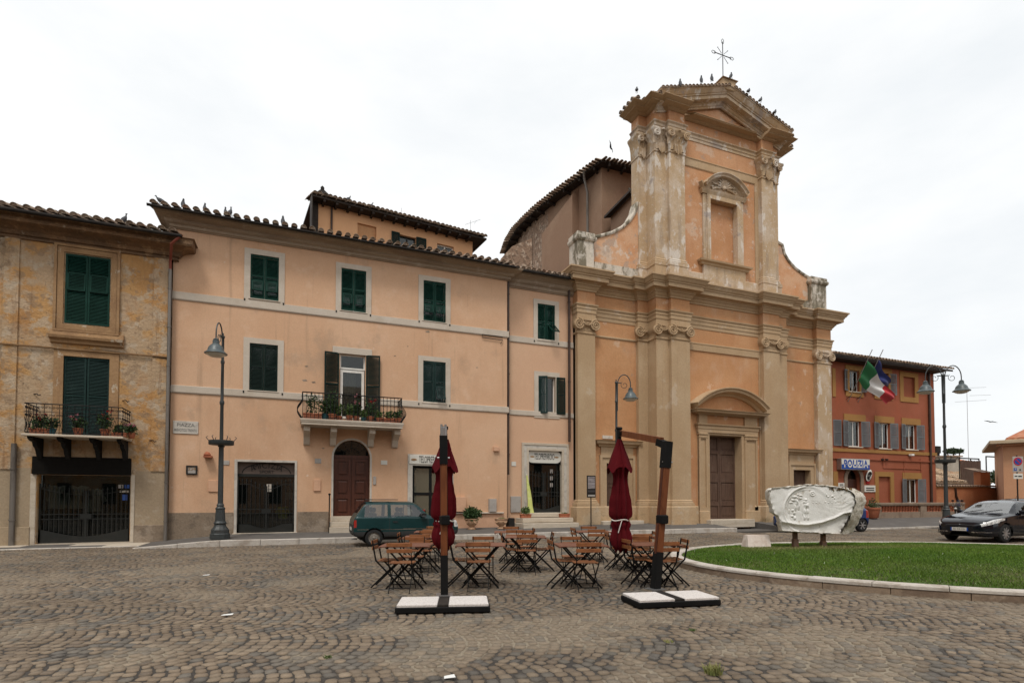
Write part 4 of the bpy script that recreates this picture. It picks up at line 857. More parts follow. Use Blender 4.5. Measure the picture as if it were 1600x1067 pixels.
# plates and boxes on the wall
pl = BX(270.5, 657, 310, 678.5, VP); pq = MB().cbox(pl[0], pl[1], VP-.03, VP+.01, pl[2], pl[3], .006).build('street_name_plaque', K['door_stone'], PH)
text_mesh('lettering', 'PIAZZA', .17, K['greyletters'], pq, PHo @ M_front((pl[0]+pl[1])/2, VP-.033, pl[2]+(pl[3]-pl[2])*.68), sx=.95, extrude=.002)
text_mesh('lettering', 'PREVOTOLI TRENTO', .14, K['greyletters'], pq, PHo @ M_front((pl[0]+pl[1])/2, VP-.033, pl[2]+(pl[3]-pl[2])*.27), fit=(pl[1]-pl[0])*.9, extrude=.002)
n4 = BX(291, 727, 308.5, 741.5, VP); q = MB().plate(rect(n4[0],n4[2],n4[1],n4[3]), [rect(n4[0]+.05,n4[2]+.05,n4[1]-.05,n4[3]-.05)], front(VP-.05), .06).build('number_plate_frame', K['letters'], PH); MB().box(n4[0]+.04,n4[1]-.04,VP-.03,VP,n4[2]+.04,n4[3]-.04).build('number_plate', K['box'], q)
text_mesh('lettering', '334', .17, K['ochretrim'], q, PHo @ M_front((n4[0]+n4[1])/2, VP-.034, (n4[2]+n4[3])/2+.04))
for l, t, r_, b, mm, pr_ in ((325.5, 750, 341, 768, 'pinkbox', .04), (348, 719, 358.5, 726.5, 'box', .02), (490, 749, 501, 767, 'pinkbox', .05), (595, 719, 605, 726, 'signwhite', .02), (583, 744, 587.5, 757, 'box', .04), (710, 776, 726.5, 799, 'pinkbox', .18), (763, 779, 774, 799, 'box', .16), (770.5, 698, 779, 705, 'pinkbox', .1), (492, 716, 502, 724, 'box', .01)):
    q = BX(l, t, r_, b, VP); MB().cbox(q[0], q[1], VP-pr_, VP+.01, q[2], q[3], .008).build('wall_box', K[mm], PH)
q = W(326, 710, VP); MB().box(q.x-.13, q.x+.13, VP-.28, VP, q.z-.12, q.z-.06).lathe([(.1,0),(.12,.05),(.06,.13),(.02,.15)], (q.x-.02, VP-.15, q.z-.06), 10).build('alarm_box', K['terracotta'], PH)
p = W(753, 523, VP); q2 = W(785, 527, VP); MB().tube([(p.x,VP-.05,p.z),(q2.x,VP-.05,q2.z)], .012, 5).tube([(p.x,VP-.05,p.z-.13),(q2.x,VP-.05,q2.z-.15),(q2.x-.1,VP-.05,q2.z-.3)], .015, 5).tube([(p.x,VP-.05,p.z),(p.x,VP-.05,p.z-.13)], .01, 5).build('old_sign_bracket', K['iron'], PH)
pipe(PH, pxr + .06, VP + .12, ZZ(793, 741, VP), c1 - .05, K['pipe'], .07, brackets=5)
# ------------------------------------------------------------------ narrow wing beside the church
VW = 22.4
WG = thing('pink_house_wing', 'narrow set-back pink wing with small shop door between downpipes beside the church', 'house', (10, VW, 0))
wx0, wx1 = pxr + .0, UX(896, 600, VW)
wu = BX(839.7, 473.8, 867, 534.2, VW); wl = BX(840.8, 586.8, 868, 647.5, VW); wd_ = BX(823.9, 701.5, 879, 800.9, VW)
wc0, wc1 = ZZ(840, 456, VW), ZZ(840, 428, VW-.5)
MB().plate(rect(wx0, -.05, wx1, wc1-.05), [rect(b[0],b[2],b[1],b[3]) for b in (wu, wl, wd_)], front(VW), .3).build('wall', K['pinkwing'], WG)
for t_, b_ in ((532.5, 541), (646, 653)):
    z1, z0 = ZZ(840, t_-3, VW), ZZ(840, b_-3, VW); MB().sweep([(wx0, VW), (wx1, VW)], [(0,z0-.02),(.03,z0-.015),(.045,z0+.01),(.045,z1),(0,z1+.02)]).build('string_course', K['belt'], WG)
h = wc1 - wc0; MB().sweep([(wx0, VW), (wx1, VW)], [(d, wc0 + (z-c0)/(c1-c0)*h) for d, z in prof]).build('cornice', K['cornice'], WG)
wr = MB().raw([(wx0,VW-.62,wc1+.01),(wx1+.3,VW-.62,wc1+.01),(wx1+.3,VW+4,wc1+1.4),(wx0,VW+4,wc1+1.4),(wx0,VW-.62,wc1-.03),(wx1+.3,VW-.62,wc1-.03),(wx1+.3,VW+4,wc1+1.35),(wx0,VW+4,wc1+1.35)],[(0,1,2,3),(7,6,5,4),(0,4,5,1),(1,5,6,2),(3,7,4,0)]).build('roof', K['eavewood'], WG)
tiles(wr, (wx0, VW-.64, wc1+.02), (1,0,0), (0,4.6,1.4), wx1-wx0+.3, 1.8, step=.25, seed=6)
MB().tube([(wx0+.1, VW-.68, wc1-.02), (wx1+.1, VW-.68, wc1-.05)], .06, 8).build('gutter', K['gutter'], WG)
pipe(WG, UX(889.5, 600, VW-.15), VW-.15, ZZ(889, 690, VW-.15), wc1, K['pipe'], .06, brackets=4)
win(WG, wu, VW, K['green'], [(.06,.40,4,0), None], .2, opens=(0, 4))
p = MB(); b = wu; m = (b[0]+b[1])/2
flp = MB().bar((m+.08, VW-.02, b[2]+.75), (m+.08, VW-.52, b[2]+.32), .035, .03).bar((b[1]-.02, VW-.02, b[2]+.75), (b[1]-.02, VW-.52, b[2]+.32), .035, .03).bar((m+.08, VW-.5, b[2]+.33), (b[1]-.02, VW-.5, b[2]+.33), .035, .03)
for k in range(8): t = k/8; flp.bar((m+.08, VW-.02-.5*t, b[2]+.75-.43*t), (b[1]-.02, VW-.02-.5*t, b[2]+.75-.43*t), .045, .008)
flp.build('shutter_flap', K['green'], WG)
# lower window: one leaf ajar, the other folded back
surround(WG, wl[0], wl[1], wl[2], wl[3], VW, .2, K['belt'], .03, top=.2); casement(WG, wl[0], wl[1], wl[2], wl[3], VW+.16, K['white'], K['glass'], 2, 1); room(WG, wl[0], wl[1], wl[2], wl[3], VW+.24, .8)
lw = (wl[1]-wl[0])/2 - .01
shutter(WG, (wl[0], VW+.0), wl[2]+.01, wl[3]-.01, lw, 1, 25, K['green3']); shutter(WG, (wl[1]+.03, VW-.06), wl[2]+.01, wl[3]-.01, lw, 1, 6, K['green2'])
# shop door
wo_ = BX(815, 691, 888, 797.6, VW)
for k, (i0, i1, pr_, mm) in enumerate(((0, .10, .06, 'stone'), (.10, .24, .035, 'door_stone'), (.24, .34, .05, 'stone'))):
    T = wo_[3]; MB().plate([(wo_[0]+i0,wd_[2]-.02),(wo_[0]+i1,wd_[2]-.02),(wo_[0]+i1,T-i1),(wo_[1]-i1,T-i1),(wo_[1]-i1,wd_[2]-.02),(wo_[1]-i0,wd_[2]-.02),(wo_[1]-i0,T-i0),(wo_[0]+i0,T-i0)], [], front(VW-pr_), pr_+.2).build('door_moulding', K[mm], WG)
WGo = Matrix.Translation((-WG.location.x, -WG.location.y, 0))
zs0, zs1 = ZZ(850, 723, VW), ZZ(850, 704, VW); MB().box(wd_[0], wd_[1], VW+.1, VW+.16, zs0-.06, wd_[3]).build('sign_board', K['signdark'], WG)
sx0, sx1 = wd_[0]+.07, wd_[1]-.07; rr = (zs1-zs0)/2; zc = (zs0+zs1)/2
sgn = MB().plate([(sx0+rr*.8+rr*math.cos(a), zc+rr*math.sin(a)) for a in np.linspace(math.pi/2, 3*math.pi/2, 12)] + [(sx1-rr*.8+rr*math.cos(a), zc+rr*math.sin(a)) for a in np.linspace(-math.pi/2, math.pi/2, 12)], [], front(VW+.07), .03).build('shop_sign', K['signwhite'], WG)
text_mesh('lettering', 'TELOPREPAROIO', .40, K['letters'], sgn, WGo @ M_front((sx0+sx1)/2, VW+.066, zc), fit=(sx1-sx0)*.62)
for x in (sx0+.2, sx1-.2): MB().lathe([(.11,-.004),(.11,.004)], (0,0,0), 12).build('emblem', K['ochretrim'], sgn, local=True).matrix_local = WGo @ Matrix.Translation((x, VW+.066, zc)) @ Matrix.Rotation(R_(90), 4, 'X') @ Matrix.Diagonal((1,.35,1,1))
rm = room(WG, wd_[0], wd_[1], wd_[2], zs0, VW+.34, 1.8); MB().box(wd_[0], wd_[1], VW+.28, VW+.285, wd_[2], zs0-.06).build('shop_window', K['glass'], WG)
gate_bars(WG, wd_[0]+.02, wd_[1]-.02, wd_[2]+.02, zs0-.06, VW+.15, lambda t: zs0-.32-.12*math.sin(math.pi*t), lambda t: wd_[2]+.34-.18*math.sin(math.pi*t)**2, 10)
for k, (px_, py_) in enumerate(((861.5, 736), (861.5, 747), (861.5, 757.5))): q = W(px_, py_, VW+.28); MB().box(q.x-.07, q.x+.07, VW+.27, VW+.276, q.z-.09, q.z+.09).build('window_sticker', K['box'], WG)
# steps
zb = pavement_z(9, 21.9)
for k, (l, r_, t, b, y) in enumerate(((818, 905, 817, 824, VW-1.25), (817, 896, 809, 816.5, VW-.9), (826, 881, 801, 808, VW-.5))):
    z1 = ZZ((l+r_)/2, t, y); z0 = zb-.1 if k == 0 else z1-.19
    MB().cbox(UX(l, t, y), UX(r_, t, y), y, VW+.0 if k < 2 else VW+.3, z0, z1, .014).build('door_step', K['stone'], WG)
q = BX(799, 721, 806, 728, VW); MB().box(q[0], q[1], VW-.02, VW, q[2], q[3]).build('number_plate', K['signwhite'], WG)
q = BX(797.5, 775, 813, 800, VW); MB().cbox(q[0], q[1], VW-.06, VW, q[2], q[3], .008).build('meter_box', K['box'], WG)
# ------------------------------------------------------------------ attic storey house behind
pA = W(497, 330, 26.0); AT = thing('attic_house', 'peach attic storey with tiled roof rising behind the pink house roof', 'house', (pA.x, 26.0, 0), R_(7))
def ATl(px_, py_):       # point on its front wall, in local coordinates
    d = _F + _Rt*((px_-800)/FPX) + _U*((PPY-py_)/FPX); n = Vector((-math.sin(R_(7)), math.cos(R_(7)), 0)); o = Vector((0,0,EYE)); t = (Vector((pA.x,26,0)) - o).dot(n)/d.dot(n); q = o + d*t
    r = q - Vector((pA.x, 26, 0)); return Vector((r.x*math.cos(R_(7)) + r.y*math.sin(R_(7)), 0, q.z))
aw = ATl(738.5, 400).x; az = ATl(620, 345.5).z
def AR(l, t, r_, b): return ATl(l, (t+b)/2).x, ATl(r_, (t+b)/2).x, ATl(r_, b).z, ATl(l, t).z
a1, a2, a3 = AR(558.7, 348, 588, 376), AR(624, 366, 650, 394), AR(683, 380, 709, 400)
MB().plate(rect(0, 9, aw, az), [rect(q[0], q[2], q[1], q[3]) for q in (a1, a2, a3)], front(0), .25).build('wall', K['attic'], AT, local=True)
MB().box(0, aw, .6, 5, 9, az).build('back_wall', K['attic'], AT, local=True)
MB().box(0, .02, 0, 5, 9, az).build('side_wall', K['attic'], AT, local=True); MB().box(aw-.02, aw, 0, 5, 9, az).build('side_wall', K['attic'], AT, local=True)
MB().box(a1[0], a1[1], .10, .12, a1[2], a1[3]).build('blind_window', K['orange'], AT, local=True)
casement(AT, 0,1,0,1,0,K['white'],K['glass']) if False else None
for q in (a2, a3):
    b = MB().plate(rect(q[0], q[2], q[1], q[3]), [rect(q[0]+.06, q[2]+.06, (q[0]+q[1])/2-.03, q[3]-.06), rect((q[0]+q[1])/2+.03, q[2]+.06, q[1]-.06, q[3]-.06)], front(.14), .05, True).build('casement', K['white'] if q is a3 else K['gate'], AT, local=True)
    MB().box(q[0], q[1], .17, .175, q[2], q[3]).build('pane', K['glass'], b, local=True); MB().box(q[0], q[1], .5, .52, q[2], q[3]).build('interior', K['void'], AT, local=True)
for x0, x1 in ((ATl(611.5,370).x, a2[0]), (a2[1], ATl(665.5,385).x)):
    s_ = MB().plate(rect(x0, a2[2]-.02, x1, a2[3]+.05), [rect(x0+.06, a2[2]+.06, x1-.06, a2[3]-.04)], front(-.07), .04, True).build('shutter', K['green2'], AT, local=True)
    sl_ = MB()
    for k in range(int((a2[3]-a2[2])/.05)): z = a2[2]+.05+k*.05; sl_.box(x0+.05, x1-.05, -.06, -.045, z, z+.035)
    sl_.build('slats', K['green2'], s_, local=True, kind='stuff')
ov = .55; ridge = 1.1
ar = MB().raw([(-ov*.6,-ov,az-.02),(aw+ov,-ov,az-.02),(aw+ov*.2,2.6,az+ridge),(ov,2.6,az+ridge),(-ov*.6,5.4,az-.02),(aw+ov,5.4,az-.02),(-ov*.6,-ov,az-.1),(aw+ov,-ov,az-.1),(aw+ov,5.4,az-.1),(-ov*.6,5.4,az-.1)],[(0,1,2,3),(2,5,4,3),(1,5,2),(4,0,3),(6,7,1,0),(7,8,5,1),(9,6,0,4),(9,8,7,6)]).build('roof', K['eavewood'], AT, local=True)
def local_tiles(parent, O, ex, ey, W_, L_, **kw):
    tiles(parent, Vector(O) + Vector((pA.x, 26, 0)), ex, ey, W_, L_, **kw)
local_tiles(ar, (-ov*.6, -ov-.03, az+.0), (1,0,0), (0,2.6+ov,ridge+.02), aw+ov*1.6, 3.2, step=.215, seed=9, jag=.035)
for k in range(int(aw/.55)): MB().box(.15+k*.55, .25+k*.55, -ov+.03, 0, az-.2, az-.1).build('rafter_end', K['eavewood'], AT, local=True)
MB().box(-ov*.6-.02, -ov*.6+.02, -ov, .0, az-1.6, az+.02).box(-ov*.6, .0, -.03, 0, az-1.6, az).build('shadowed_gable', K['eavewood'], AT, local=True)  # left gable end in shadow; its shade is painted as dark timber
MB().tube([(ATl(518,330).x, -.06, 9.5), (ATl(518,330).x, -.06, az-.1)], .045, 8).build('downpipe', K['pipe'], AT, local=True)
MB().box(.02, .5, .3, .7, az+.1, az+.55).raw([(-.05,.25,az+.55),(.57,.25,az+.55),(.57,.75,az+.55),(-.05,.75,az+.55),(.26,.5,az+.95)],[(0,1,4),(1,2,4),(2,3,4),(3,0,4)]).lathe([(.08,.85),(.09,.97),(.02,1.05)],(.26,.5,az),8).build('chimney', K['gutter'], AT, local=True)
an = thing('roof_antenna', 'thin television antenna standing on the attic house roof', 'antenna', W(735, 360, 27.5)); q = an.location
MB().tube([(q.x,q.y,q.z-1.2),(q.x,q.y,q.z+.55)], .012, 5).tube([(q.x-.3,q.y,q.z+.25),(q.x+.6,q.y+.1,q.z+.75)], .009, 5).tube([(q.x+.3,q.y-.2,q.z+.5),(q.x+.3,q.y+.3,q.z+.55)], .007, 5).build('mast', K['steel'], an)
an = thing('roof_antenna', 'small antenna above the dark attic window on the attic roof', 'antenna', W(627, 340, 28), group='roof antennas'); q = an.location
MB().tube([(q.x,q.y,q.z-.9),(q.x,q.y,q.z+.5)], .012, 5).tube([(q.x,q.y,q.z+.1),(q.x+.6,q.y,q.z+.0)], .009, 5).tube([(q.x+.15,q.y,q.z+.2),(q.x+.2,q.y,q.z-.1)], .007, 5).build('mast', K['steel'], an)
for px_, py_, w_ in ((479, 572, .07), (476, 594, .1), (490, 597, .08), (617, 556, .05), (505, 700, .06), (668, 518, .1), (637, 541, .04), (745, 574, .05)):
    q = W(px_, py_, VP); MB().plate([(q.x-w_, q.z), (q.x-w_*.3, q.z-w_*.5), (q.x+w_, q.z-w_*.2), (q.x+w_*.5, q.z+w_*.4), (q.x-w_*.2, q.z+w_*.25)], [], front(VP-.006), .01).build('plaster_chip', K['socle'], PH)
# ================================================================== church
VS, VA, VB, VC, VM, VPa = 22.2, 22.0, 21.34, 21.15, 21.45, 21.95     # side bays, stepped pilasters A B C, middle bay, outer pilasters
CH = thing('church', 'tall orange baroque church front with tan pilasters, pediment and iron cross', 'church', (20, VS, 0))
def rake(mb, path, v, prof):         # moulding following an upright line (x, z); prof: (out towards the square, height)
    P = [Vector(p) for p in path]; m = len(P); k = len(prof); vs = []
    for i in range(m):
        a = (P[i] - P[i-1]).normalized() if i > 0 else (P[1] - P[0]).normalized(); b = (P[i+1] - P[i]).normalized() if i < m-1 else a
        n1, n2 = Vector((-a.y, a.x)), Vector((-b.y, b.x)); n = (n1 + n2)/(1 + n1.dot(n2))
        for d, h in prof: q = P[i] + n*h; vs.append((q.x, v - d, q.y))
    fs = [(i*k+j, (i+1)*k+j, (i+1)*k+j+1, i*k+j+1) for i in range(m-1) for j in range(k-1)] + [tuple(range(k-1, -1, -1)), tuple((m-1)*k+j for j in range(k))]
    return mb.raw(vs, fs)
# heights of the lower order, read on the left middle pilaster
zc = lambda y, v=VC: ZZ(1062, y, v)
zg = .28
zpl, zba, zas, zct, zar, zfr = zc(788), zc(781.5), zc(530), zc(506), zc(487), zc(467.5); zco = zc(430, VC - .62)
ym = 650
xPa0, xPa1 = UX(903, ym, VPa), UX(930.5, ym, VPa); xA0, xA1 = UX(998, ym, VA), UX(1013.5, ym, VA)
xB0 = xA1; xC0, xC1 = UX(1050, ym, VC), UX(1079, ym, VC); xD0, xD1 = UX(1194.5, ym, VC), UX(1219.5, ym, VC)
xe = xD1 + (xC0 - xB0)           # mirrored outer step
xA2, xA3 = xe, xe + (xA1 - xA0); xP0, xP1 = UX(1278, ym, VPa), UX(1300, ym, VPa)
xmid = (xC1 + xD0)/2
plan = [(xPa0, VS+.5), (xPa0, VPa), (xPa1, VPa), (xPa1, VS), (xA0, VS), (xA0, VA), (xA1, VA), (xA1, VB), (xC0, VB), (xC0, VC), (xC1, VC), (xC1, VM),
        (xD0, VM), (xD0, VC), (xD1, VC), (xD1, VB), (xe, VB), (xe, VA), (xA3, VA), (xA3, VS), (xP0, VS), (xP0, VPa), (xP1, VPa), (xP1, VS+.5)]
# walls
md = BX(1106.8, 679, 1157.5, 811, VM); ld = BX(946.8, 723, 981, 813, VS); rd = BX(1239, 733.4, 1266, 812, VS)
wl_ = MB().plate(rect(xPa0, 0, xA0 + .1, zco), [rect(ld[0], ld[2], ld[1], ld[3])], front(VS), .4); wl_.plate(rect(xA3 - .1, 0, xP1, zco), [rect(rd[0], rd[2], rd[1], rd[3])], front(VS), .4)
wl_.plate(rect(xA1, 0, xe, zco), [rect(md[0], md[2], md[1], md[3])], front(VM), .5); wl_.box(xP1-.02, xP1, VS, VS+16, 0, zco-.3).box(xPa0, xPa0+.02, VS, VS+16, 0, zco-.3)
wl_.build('wall', K['orange'], CH)
cfr = MB().sweep(plan, [(.005, zar - .02), (.005, zfr + .05)], caps=False).build('frieze', K['orange'], CH)
h = zar - zct; MB().sweep(plan, [(0,zct),(.025,zct),(.025,zct+.3*h),(.05,zct+.31*h),(.05,zct+.62*h),(.075,zct+.63*h),(.075,zct+.84*h),(.12,zct+.9*h),(.13,zar),(0,zar+.01)]).build('architrave', K['tan'], CH)
h = zco - zfr; MB().sweep(plan, [(d, zfr+k*h) for d, k in ((0,0),(.06,0),(.06,.08),(.10,.12),(.15,.20),(.16,.26),(.21,.26),(.21,.33),(.25,.36),(.27,.40),(.47,.42),(.47,.64),(.51,.64),(.51,.70),(.56,.74),(.62,.86),(.65,.92),(.68,.92),(.68,1))] + [(0,zfr+h+.05)]).build('cornice', K['tan'], CH)
# string moulding at the neck of the capitals across the bays
for a, b, v in ((xPa1, xA0, VS), (xC1, xD0, VM), (xA3, xP0, VS)):
    MB().sweep([(a, v), (b, v)], [(0,zas-.06),(.03,zas-.05),(.05,zas-.02),(.05,zas+.03),(.02,zas+.05),(0,zas+.06)]).build('string_course', K['tan'], CH)
# plinth
zq = zpl; MB().sweep(plan[:11] + [(xC1, VM), (md[0]-.75, VM)], [(.16,0),(.16,zq-.12),(.13,zq-.08),(0,zq-.07)]).build('plinth', K['tanbase'], CH); MB().sweep([(md[1]+.75, VM), (xD0, VM)] + plan[13:], [(.16,0),(.16,zq-.12),(.13,zq-.08),(0,zq-.07)]).build('plinth', K['tanbase'], CH)
def volute(b, x, y, z, r, s, turns=2.4, th=.045):
    pts = []; n = 26
    for i in range(n): t = i/(n-1); a = s*(t*turns*2*math.pi) + math.pi/2; rr = r*(1 - .86*t); pts.append((x + rr*math.cos(a)*1.0, y - .03*t, z + rr*math.sin(a)))
    b.tube(pts, [th*(1 - .5*i/(n-1)) for i in range(n)], 6); b.lathe([(r*.9,0),(r*.9,.05)], (0,0,0), 14)
    k = len(b.v) - 28
    for i in range(k, len(b.v)): X, Y, Z_ = b.v[i]; b.v[i] = (x + X, y + .05 - Z_, z + Y)
    nf = 16; b.f[-nf:] = [f[::-1] for f in b.f[-nf:]]
def pilaster(parent, x0, x1, vf, vb, z0, z1, z2, z3, z4, kind, matl, name='pilaster', two=True, capmat=None):
    """z0 plinth top, z1 base top, z2 neck, z3 capital top"""
    cm = capmat or matl
    sh = MB().box(x0, x1, vf, vb, z1 - .05, z3).build(name, matl, parent)
    U3 = [(x0, vb), (x0, vf), (x1, vf), (x1, vb)]; h = z1 - z0
    MB().sweep(U3, [(.0,z0-.12),(.12,z0-.1),(.12,z0+.02),(.10,z0+.04),(.11,z0+.35*h),(.06,z0+.5*h),(.05,z0+.7*h),(.06,z0+.85*h),(0,z1+.03)]).build('base', matl, sh)
    MB().sweep(U3, [(0,z2-.05),(.03,z2-.04),(.045,z2),(.03,z2+.04),(0,z2+.05)]).build('astragal', matl, sh)
    c = MB(); H = z3 - z2; w = x1 - x0
    if kind == 'ionic':
        c.sweep(U3, [(0,z2+.35*H),(.05,z2+.42*H),(.09,z2+.62*H),(.09,z2+.82*H),(.06,z2+.84*H),(.06,z3-.002),(0,z3-.001)])
        r = H*.36
        xs = [(x0 + .02, 1), (x1 - .02, -1)] if two else [(x0 + .02, 1)]
        for x, s in xs: volute(c, x, vf - .10, z2 + .50*H, r, -s)
        c.bar((x0 + r, vf-.10, z2+.80*H), (x1 - r, vf-.10, z2+.80*H), .08, .07)
        for k in range(3): c.lathe([(.001,-.05),(.05,-.02),(.05,.03),(.001,.06)], (x0 + w*(k+1)/4, vf-.12, z2+.56*H), 8)
        c.tube([(x0 + r, vf-.12, z2+.62*H), (x0+w*.35, vf-.13, z2+.5*H), (x0+w*.5, vf-.13, z2+.46*H), (x0+w*.65, vf-.13, z2+.5*H), (x1 - r, vf-.12, z2+.62*H)], .03, 6)
    else:
        c.sweep(U3, [(0,z2+.05*H),(.03,z2+.08*H),(.05,z2+.45*H),(.10,z2+.7*H),(.20,z2+.85*H),(.22,z2+.88*H),(.22,z3-.03*H),(.18,z3),(0,z3+.01)])
        def leaf(x, zb, hh, ww, out):
            n = 7; vs = []; fs = []
            for i in range(n):
                t = i/(n-1); o = out*(t**2.2) ; zz = zb + hh*(t - .35*max(0, t-.72)*t*2); wd2 = ww*(.55 + .45*math.sin(math.pi*min(1, t*.9+.1)))*(1 if t < .8 else .7)
                vs += [(x - wd2/2, vf-.05-o+.03, zz), (x - wd2/4, vf-.055-o, zz), (x, vf-.075-o, zz + .01), (x + wd2/4, vf-.055-o, zz), (x + wd2/2, vf-.05-o+.03, zz)]
            for i in range(n-1):
                for j in range(4): fs.append((i*5+j, i*5+j+1, i*5+6+j, i*5+5+j))
            c.raw(vs, fs, True); c.raw([(a, y+.03, z_) for a, y, z_ in vs], [f[::-1] for f in fs], True)
        nl = 3 if w > .7 else 2
        for k in range(nl): leaf(x0 + w*(k+.5)/nl, z2+.06*H, H*.48, w/nl*.95, .14)
        for k in range(nl+1): leaf(x0 + w*k/nl, z2+.3*H, H*.42, w/nl*.8, .16)
        for x, s in ((x0 - .05, 1), (x1 + .05, -1)): volute(c, x + s*.06, vf - .2, z2 + .72*H, H*.17, -s, 1.8, .04)
        c.lathe([(.001,-.06),(.07,-.03),(.07,.03),(.001,.06)], ((x0+x1)/2, vf-.24, z2+.9*H), 8)
        for k in range(5): c.bar((x0+w*(.3+.1*k), vf-.10, z2-.02-.12*(1-abs(k-2)/2)), (x0+w*(.3+.1*k), vf-.12, z2+.3*H), .05, .04)
    c.build('capital', cm, sh)
    return sh
args = (zpl, zba, zas, zct, None, 'ionic')
pilaster(CH, xPa0, xPa1, VPa, VS+.1, *args, K['tan']); pilaster(CH, xA0, xA1 - .02, VA, VS+.1, *args, K['tan'], two=False)
pilaster(CH, xA1 - .012, xC0 - .003, VB, VA+.06, *args, K['tan'], two=False); pilaster(CH, xC0 + .0, xC1, VC, VM+.1, *args, K['tan'])
pilaster(CH, xD0, xD1, VC, VM+.1, *args, K['tan']); pilaster(CH, xD1 + .003, xe + .012, VB, VA+.06, *args, K['tan'], two=False)
pilaster(CH, xA2 + .02, xA3, VA, VS+.1, *args, K['tan'], two=False); pilaster(CH, xP0, xP1, VPa, VS+.1, *args, K['tanworn'])
# raised panel frame in the middle bay
p0, p1 = UX(1081, 555, VM), UX(1184, 560, VM); zt_ = ZZ(1082, 546.5, VM)
MB().plate([(xC1, zpl), (xC1, zas-.06), (xD0, zas-.06), (xD0, zpl), (p1+.02, zpl), (p1+.02, zt_-.02), (xC1+.12, zt_-.02), (xC1+.12, zpl)], [], front(VM-.05), .06).build('panel_frame', K['tan'], CH)
# main portal
zd1 = md[3]; zE0, zE1, zE2, zE3 = ZZ(1130, 677, VM-.1), ZZ(1130, 663.5, VM-.2), ZZ(1130, 650, VM-.1), ZZ(1130, 641, VM-.45)
xp0, xp1 = UX(1093, 740, VM-.15), UX(1184, 740, VM-.15)
fr_ = MB().plate([(md[0]-.16,0),(md[0]+.012,0),(md[0]+.012,zd1-.012),(md[1]-.012,zd1-.012),(md[1]-.012,0),(md[1]+.16,0),(md[1]+.16,zd1+.16),(md[0]-.16,zd1+.16)], [], front(VM-.10), .5).build('portal_frame', K['tan'], CH)
for a, b in ((xp0, md[0]-.16), (md[1]+.16, xp1)):
    q = MB().plate(rect(a, zg, b, zE0), [rect(a+.09, zg+.8, b-.09, zE0-.3)], front(VM-.16), .10).box(a, b, VM-.10, VM, zg, zE0).build('portal_pilaster', K['tan'], CH)
    MB().cbox(a-.05, b+.05, VM-.24, VM, zg-.05, zg+.62, .02).build('block', K['tanbase'], q); MB().cbox(a-.03, b+.03, VM-.2, VM, zE0-.12, zE0-.02, .015).cbox(a-.01, b+.01, VM-.18, VM, zE0-.26, zE0-.2, .01).build('capital', K['tan'], q)
    MB().box(a, b, VM-.16, VM, zE1, zE2).build('frieze_block', K['tan'], q)
h = zE1-zE0; MB().sweep([(xp0-.03,VM),(xp0-.03,VM-.14),(xp1+.03,VM-.14),(xp1+.03,VM)], [(0,zE0),(.02,zE0),(.02,zE0+.4*h),(.05,zE0+.45*h),(.05,zE0+.75*h),(.12,zE0+.9*h),(.12,zE1),(0,zE1+.01)]).build('portal_architrave', K['tan'], CH)
MB().box(xp0+.2, xp1-.2, VM-.08, VM, zE1, zE2+.05).build('portal_frieze', K['orange'], CH)
h = zE3-zE2; MB().sweep([(xp0-.03,VM),(xp0-.03,VM-.14),(xp1+.03,VM-.14),(xp1+.03,VM)], [(0,zE2),(.05,zE2),(.08,zE2+.2*h),(.14,zE2+.3*h),(.36,zE2+.38*h),(.38,zE2+.7*h),(.46,zE2+.95*h),(.46,zE3),(0,zE3+.02)]).build('portal_cornice', K['tan'], CH)
xc = (xp0+xp1)/2; hw = (xp1-xp0)/2 + .22; zpk = ZZ(1136, 606, VM-.5); rise = zpk - zE3 - .32
Rr = (hw**2 + rise**2)/(2*rise); a0 = math.asin(hw/Rr); arc = [(xc + Rr*math.sin(-a0 + 2*a0*i/24), zE3 + rise - Rr + Rr*math.cos(-a0 + 2*a0*i/24)) for i in range(25)]
rake(MB(), arc, VM, [(0,0),(.16,0),(.20,.06),(.24,.12),(.52,.15),(.54,.25),(.62,.31),(.62,.36),(0,.40)]).build('segmental_pediment', K['tan'], CH)
MB().plate([(xc-hw+.05, zE3)] + [(xc+hw-.05, zE3)] + [(x, z) for x, z in arc[::-1][1:-1]], [], front(VM-.06), .06).build('tympanum', K['orange'], CH)
# main door leaves
dz = md[2]+.02; mxd = (md[0]+md[1])/2
dd = MB().box(md[0], md[1], VM+.42, VM+.48, dz, zd1).build('church_door', K['churchdoor'], CH)
rows = [dz+.05, dz+(zd1-dz)*.165, dz+(zd1-dz)*.2, dz+(zd1-dz)*.45, dz+(zd1-dz)*.54, dz+(zd1-dz)*.79, dz+(zd1-dz)*.82, zd1-.05]
for s in (0, 1):
    x0, x1 = (md[0], mxd-.008) if s == 0 else (mxd+.008, md[1]); hs = [rect(x0+.1, rows[i]+.03, x1-.1, rows[i+1]-.03) for i in (0, 2, 4, 6)]
    MB().plate(rect(x0, dz, x1, zd1), hs, front(VM+.38), .045).build('door_leaf', K['churchdoor'], dd)
    for q in hs: MB().sweep([(q[0][0]+.07, VM+.425), (q[1][0]-.07, VM+.425)], [(0,q[0][1]+.05),(.018,q[0][1]+.09),(.018,q[2][1]-.09),(0,q[2][1]-.05)]).build('door_panel', K['churchdoor'], dd)
MB().cbox(md[0]-.35, md[1]+.35, VM-.55, VM+.5, .1, dz, .015).build('door_step', K['stone'], CH)
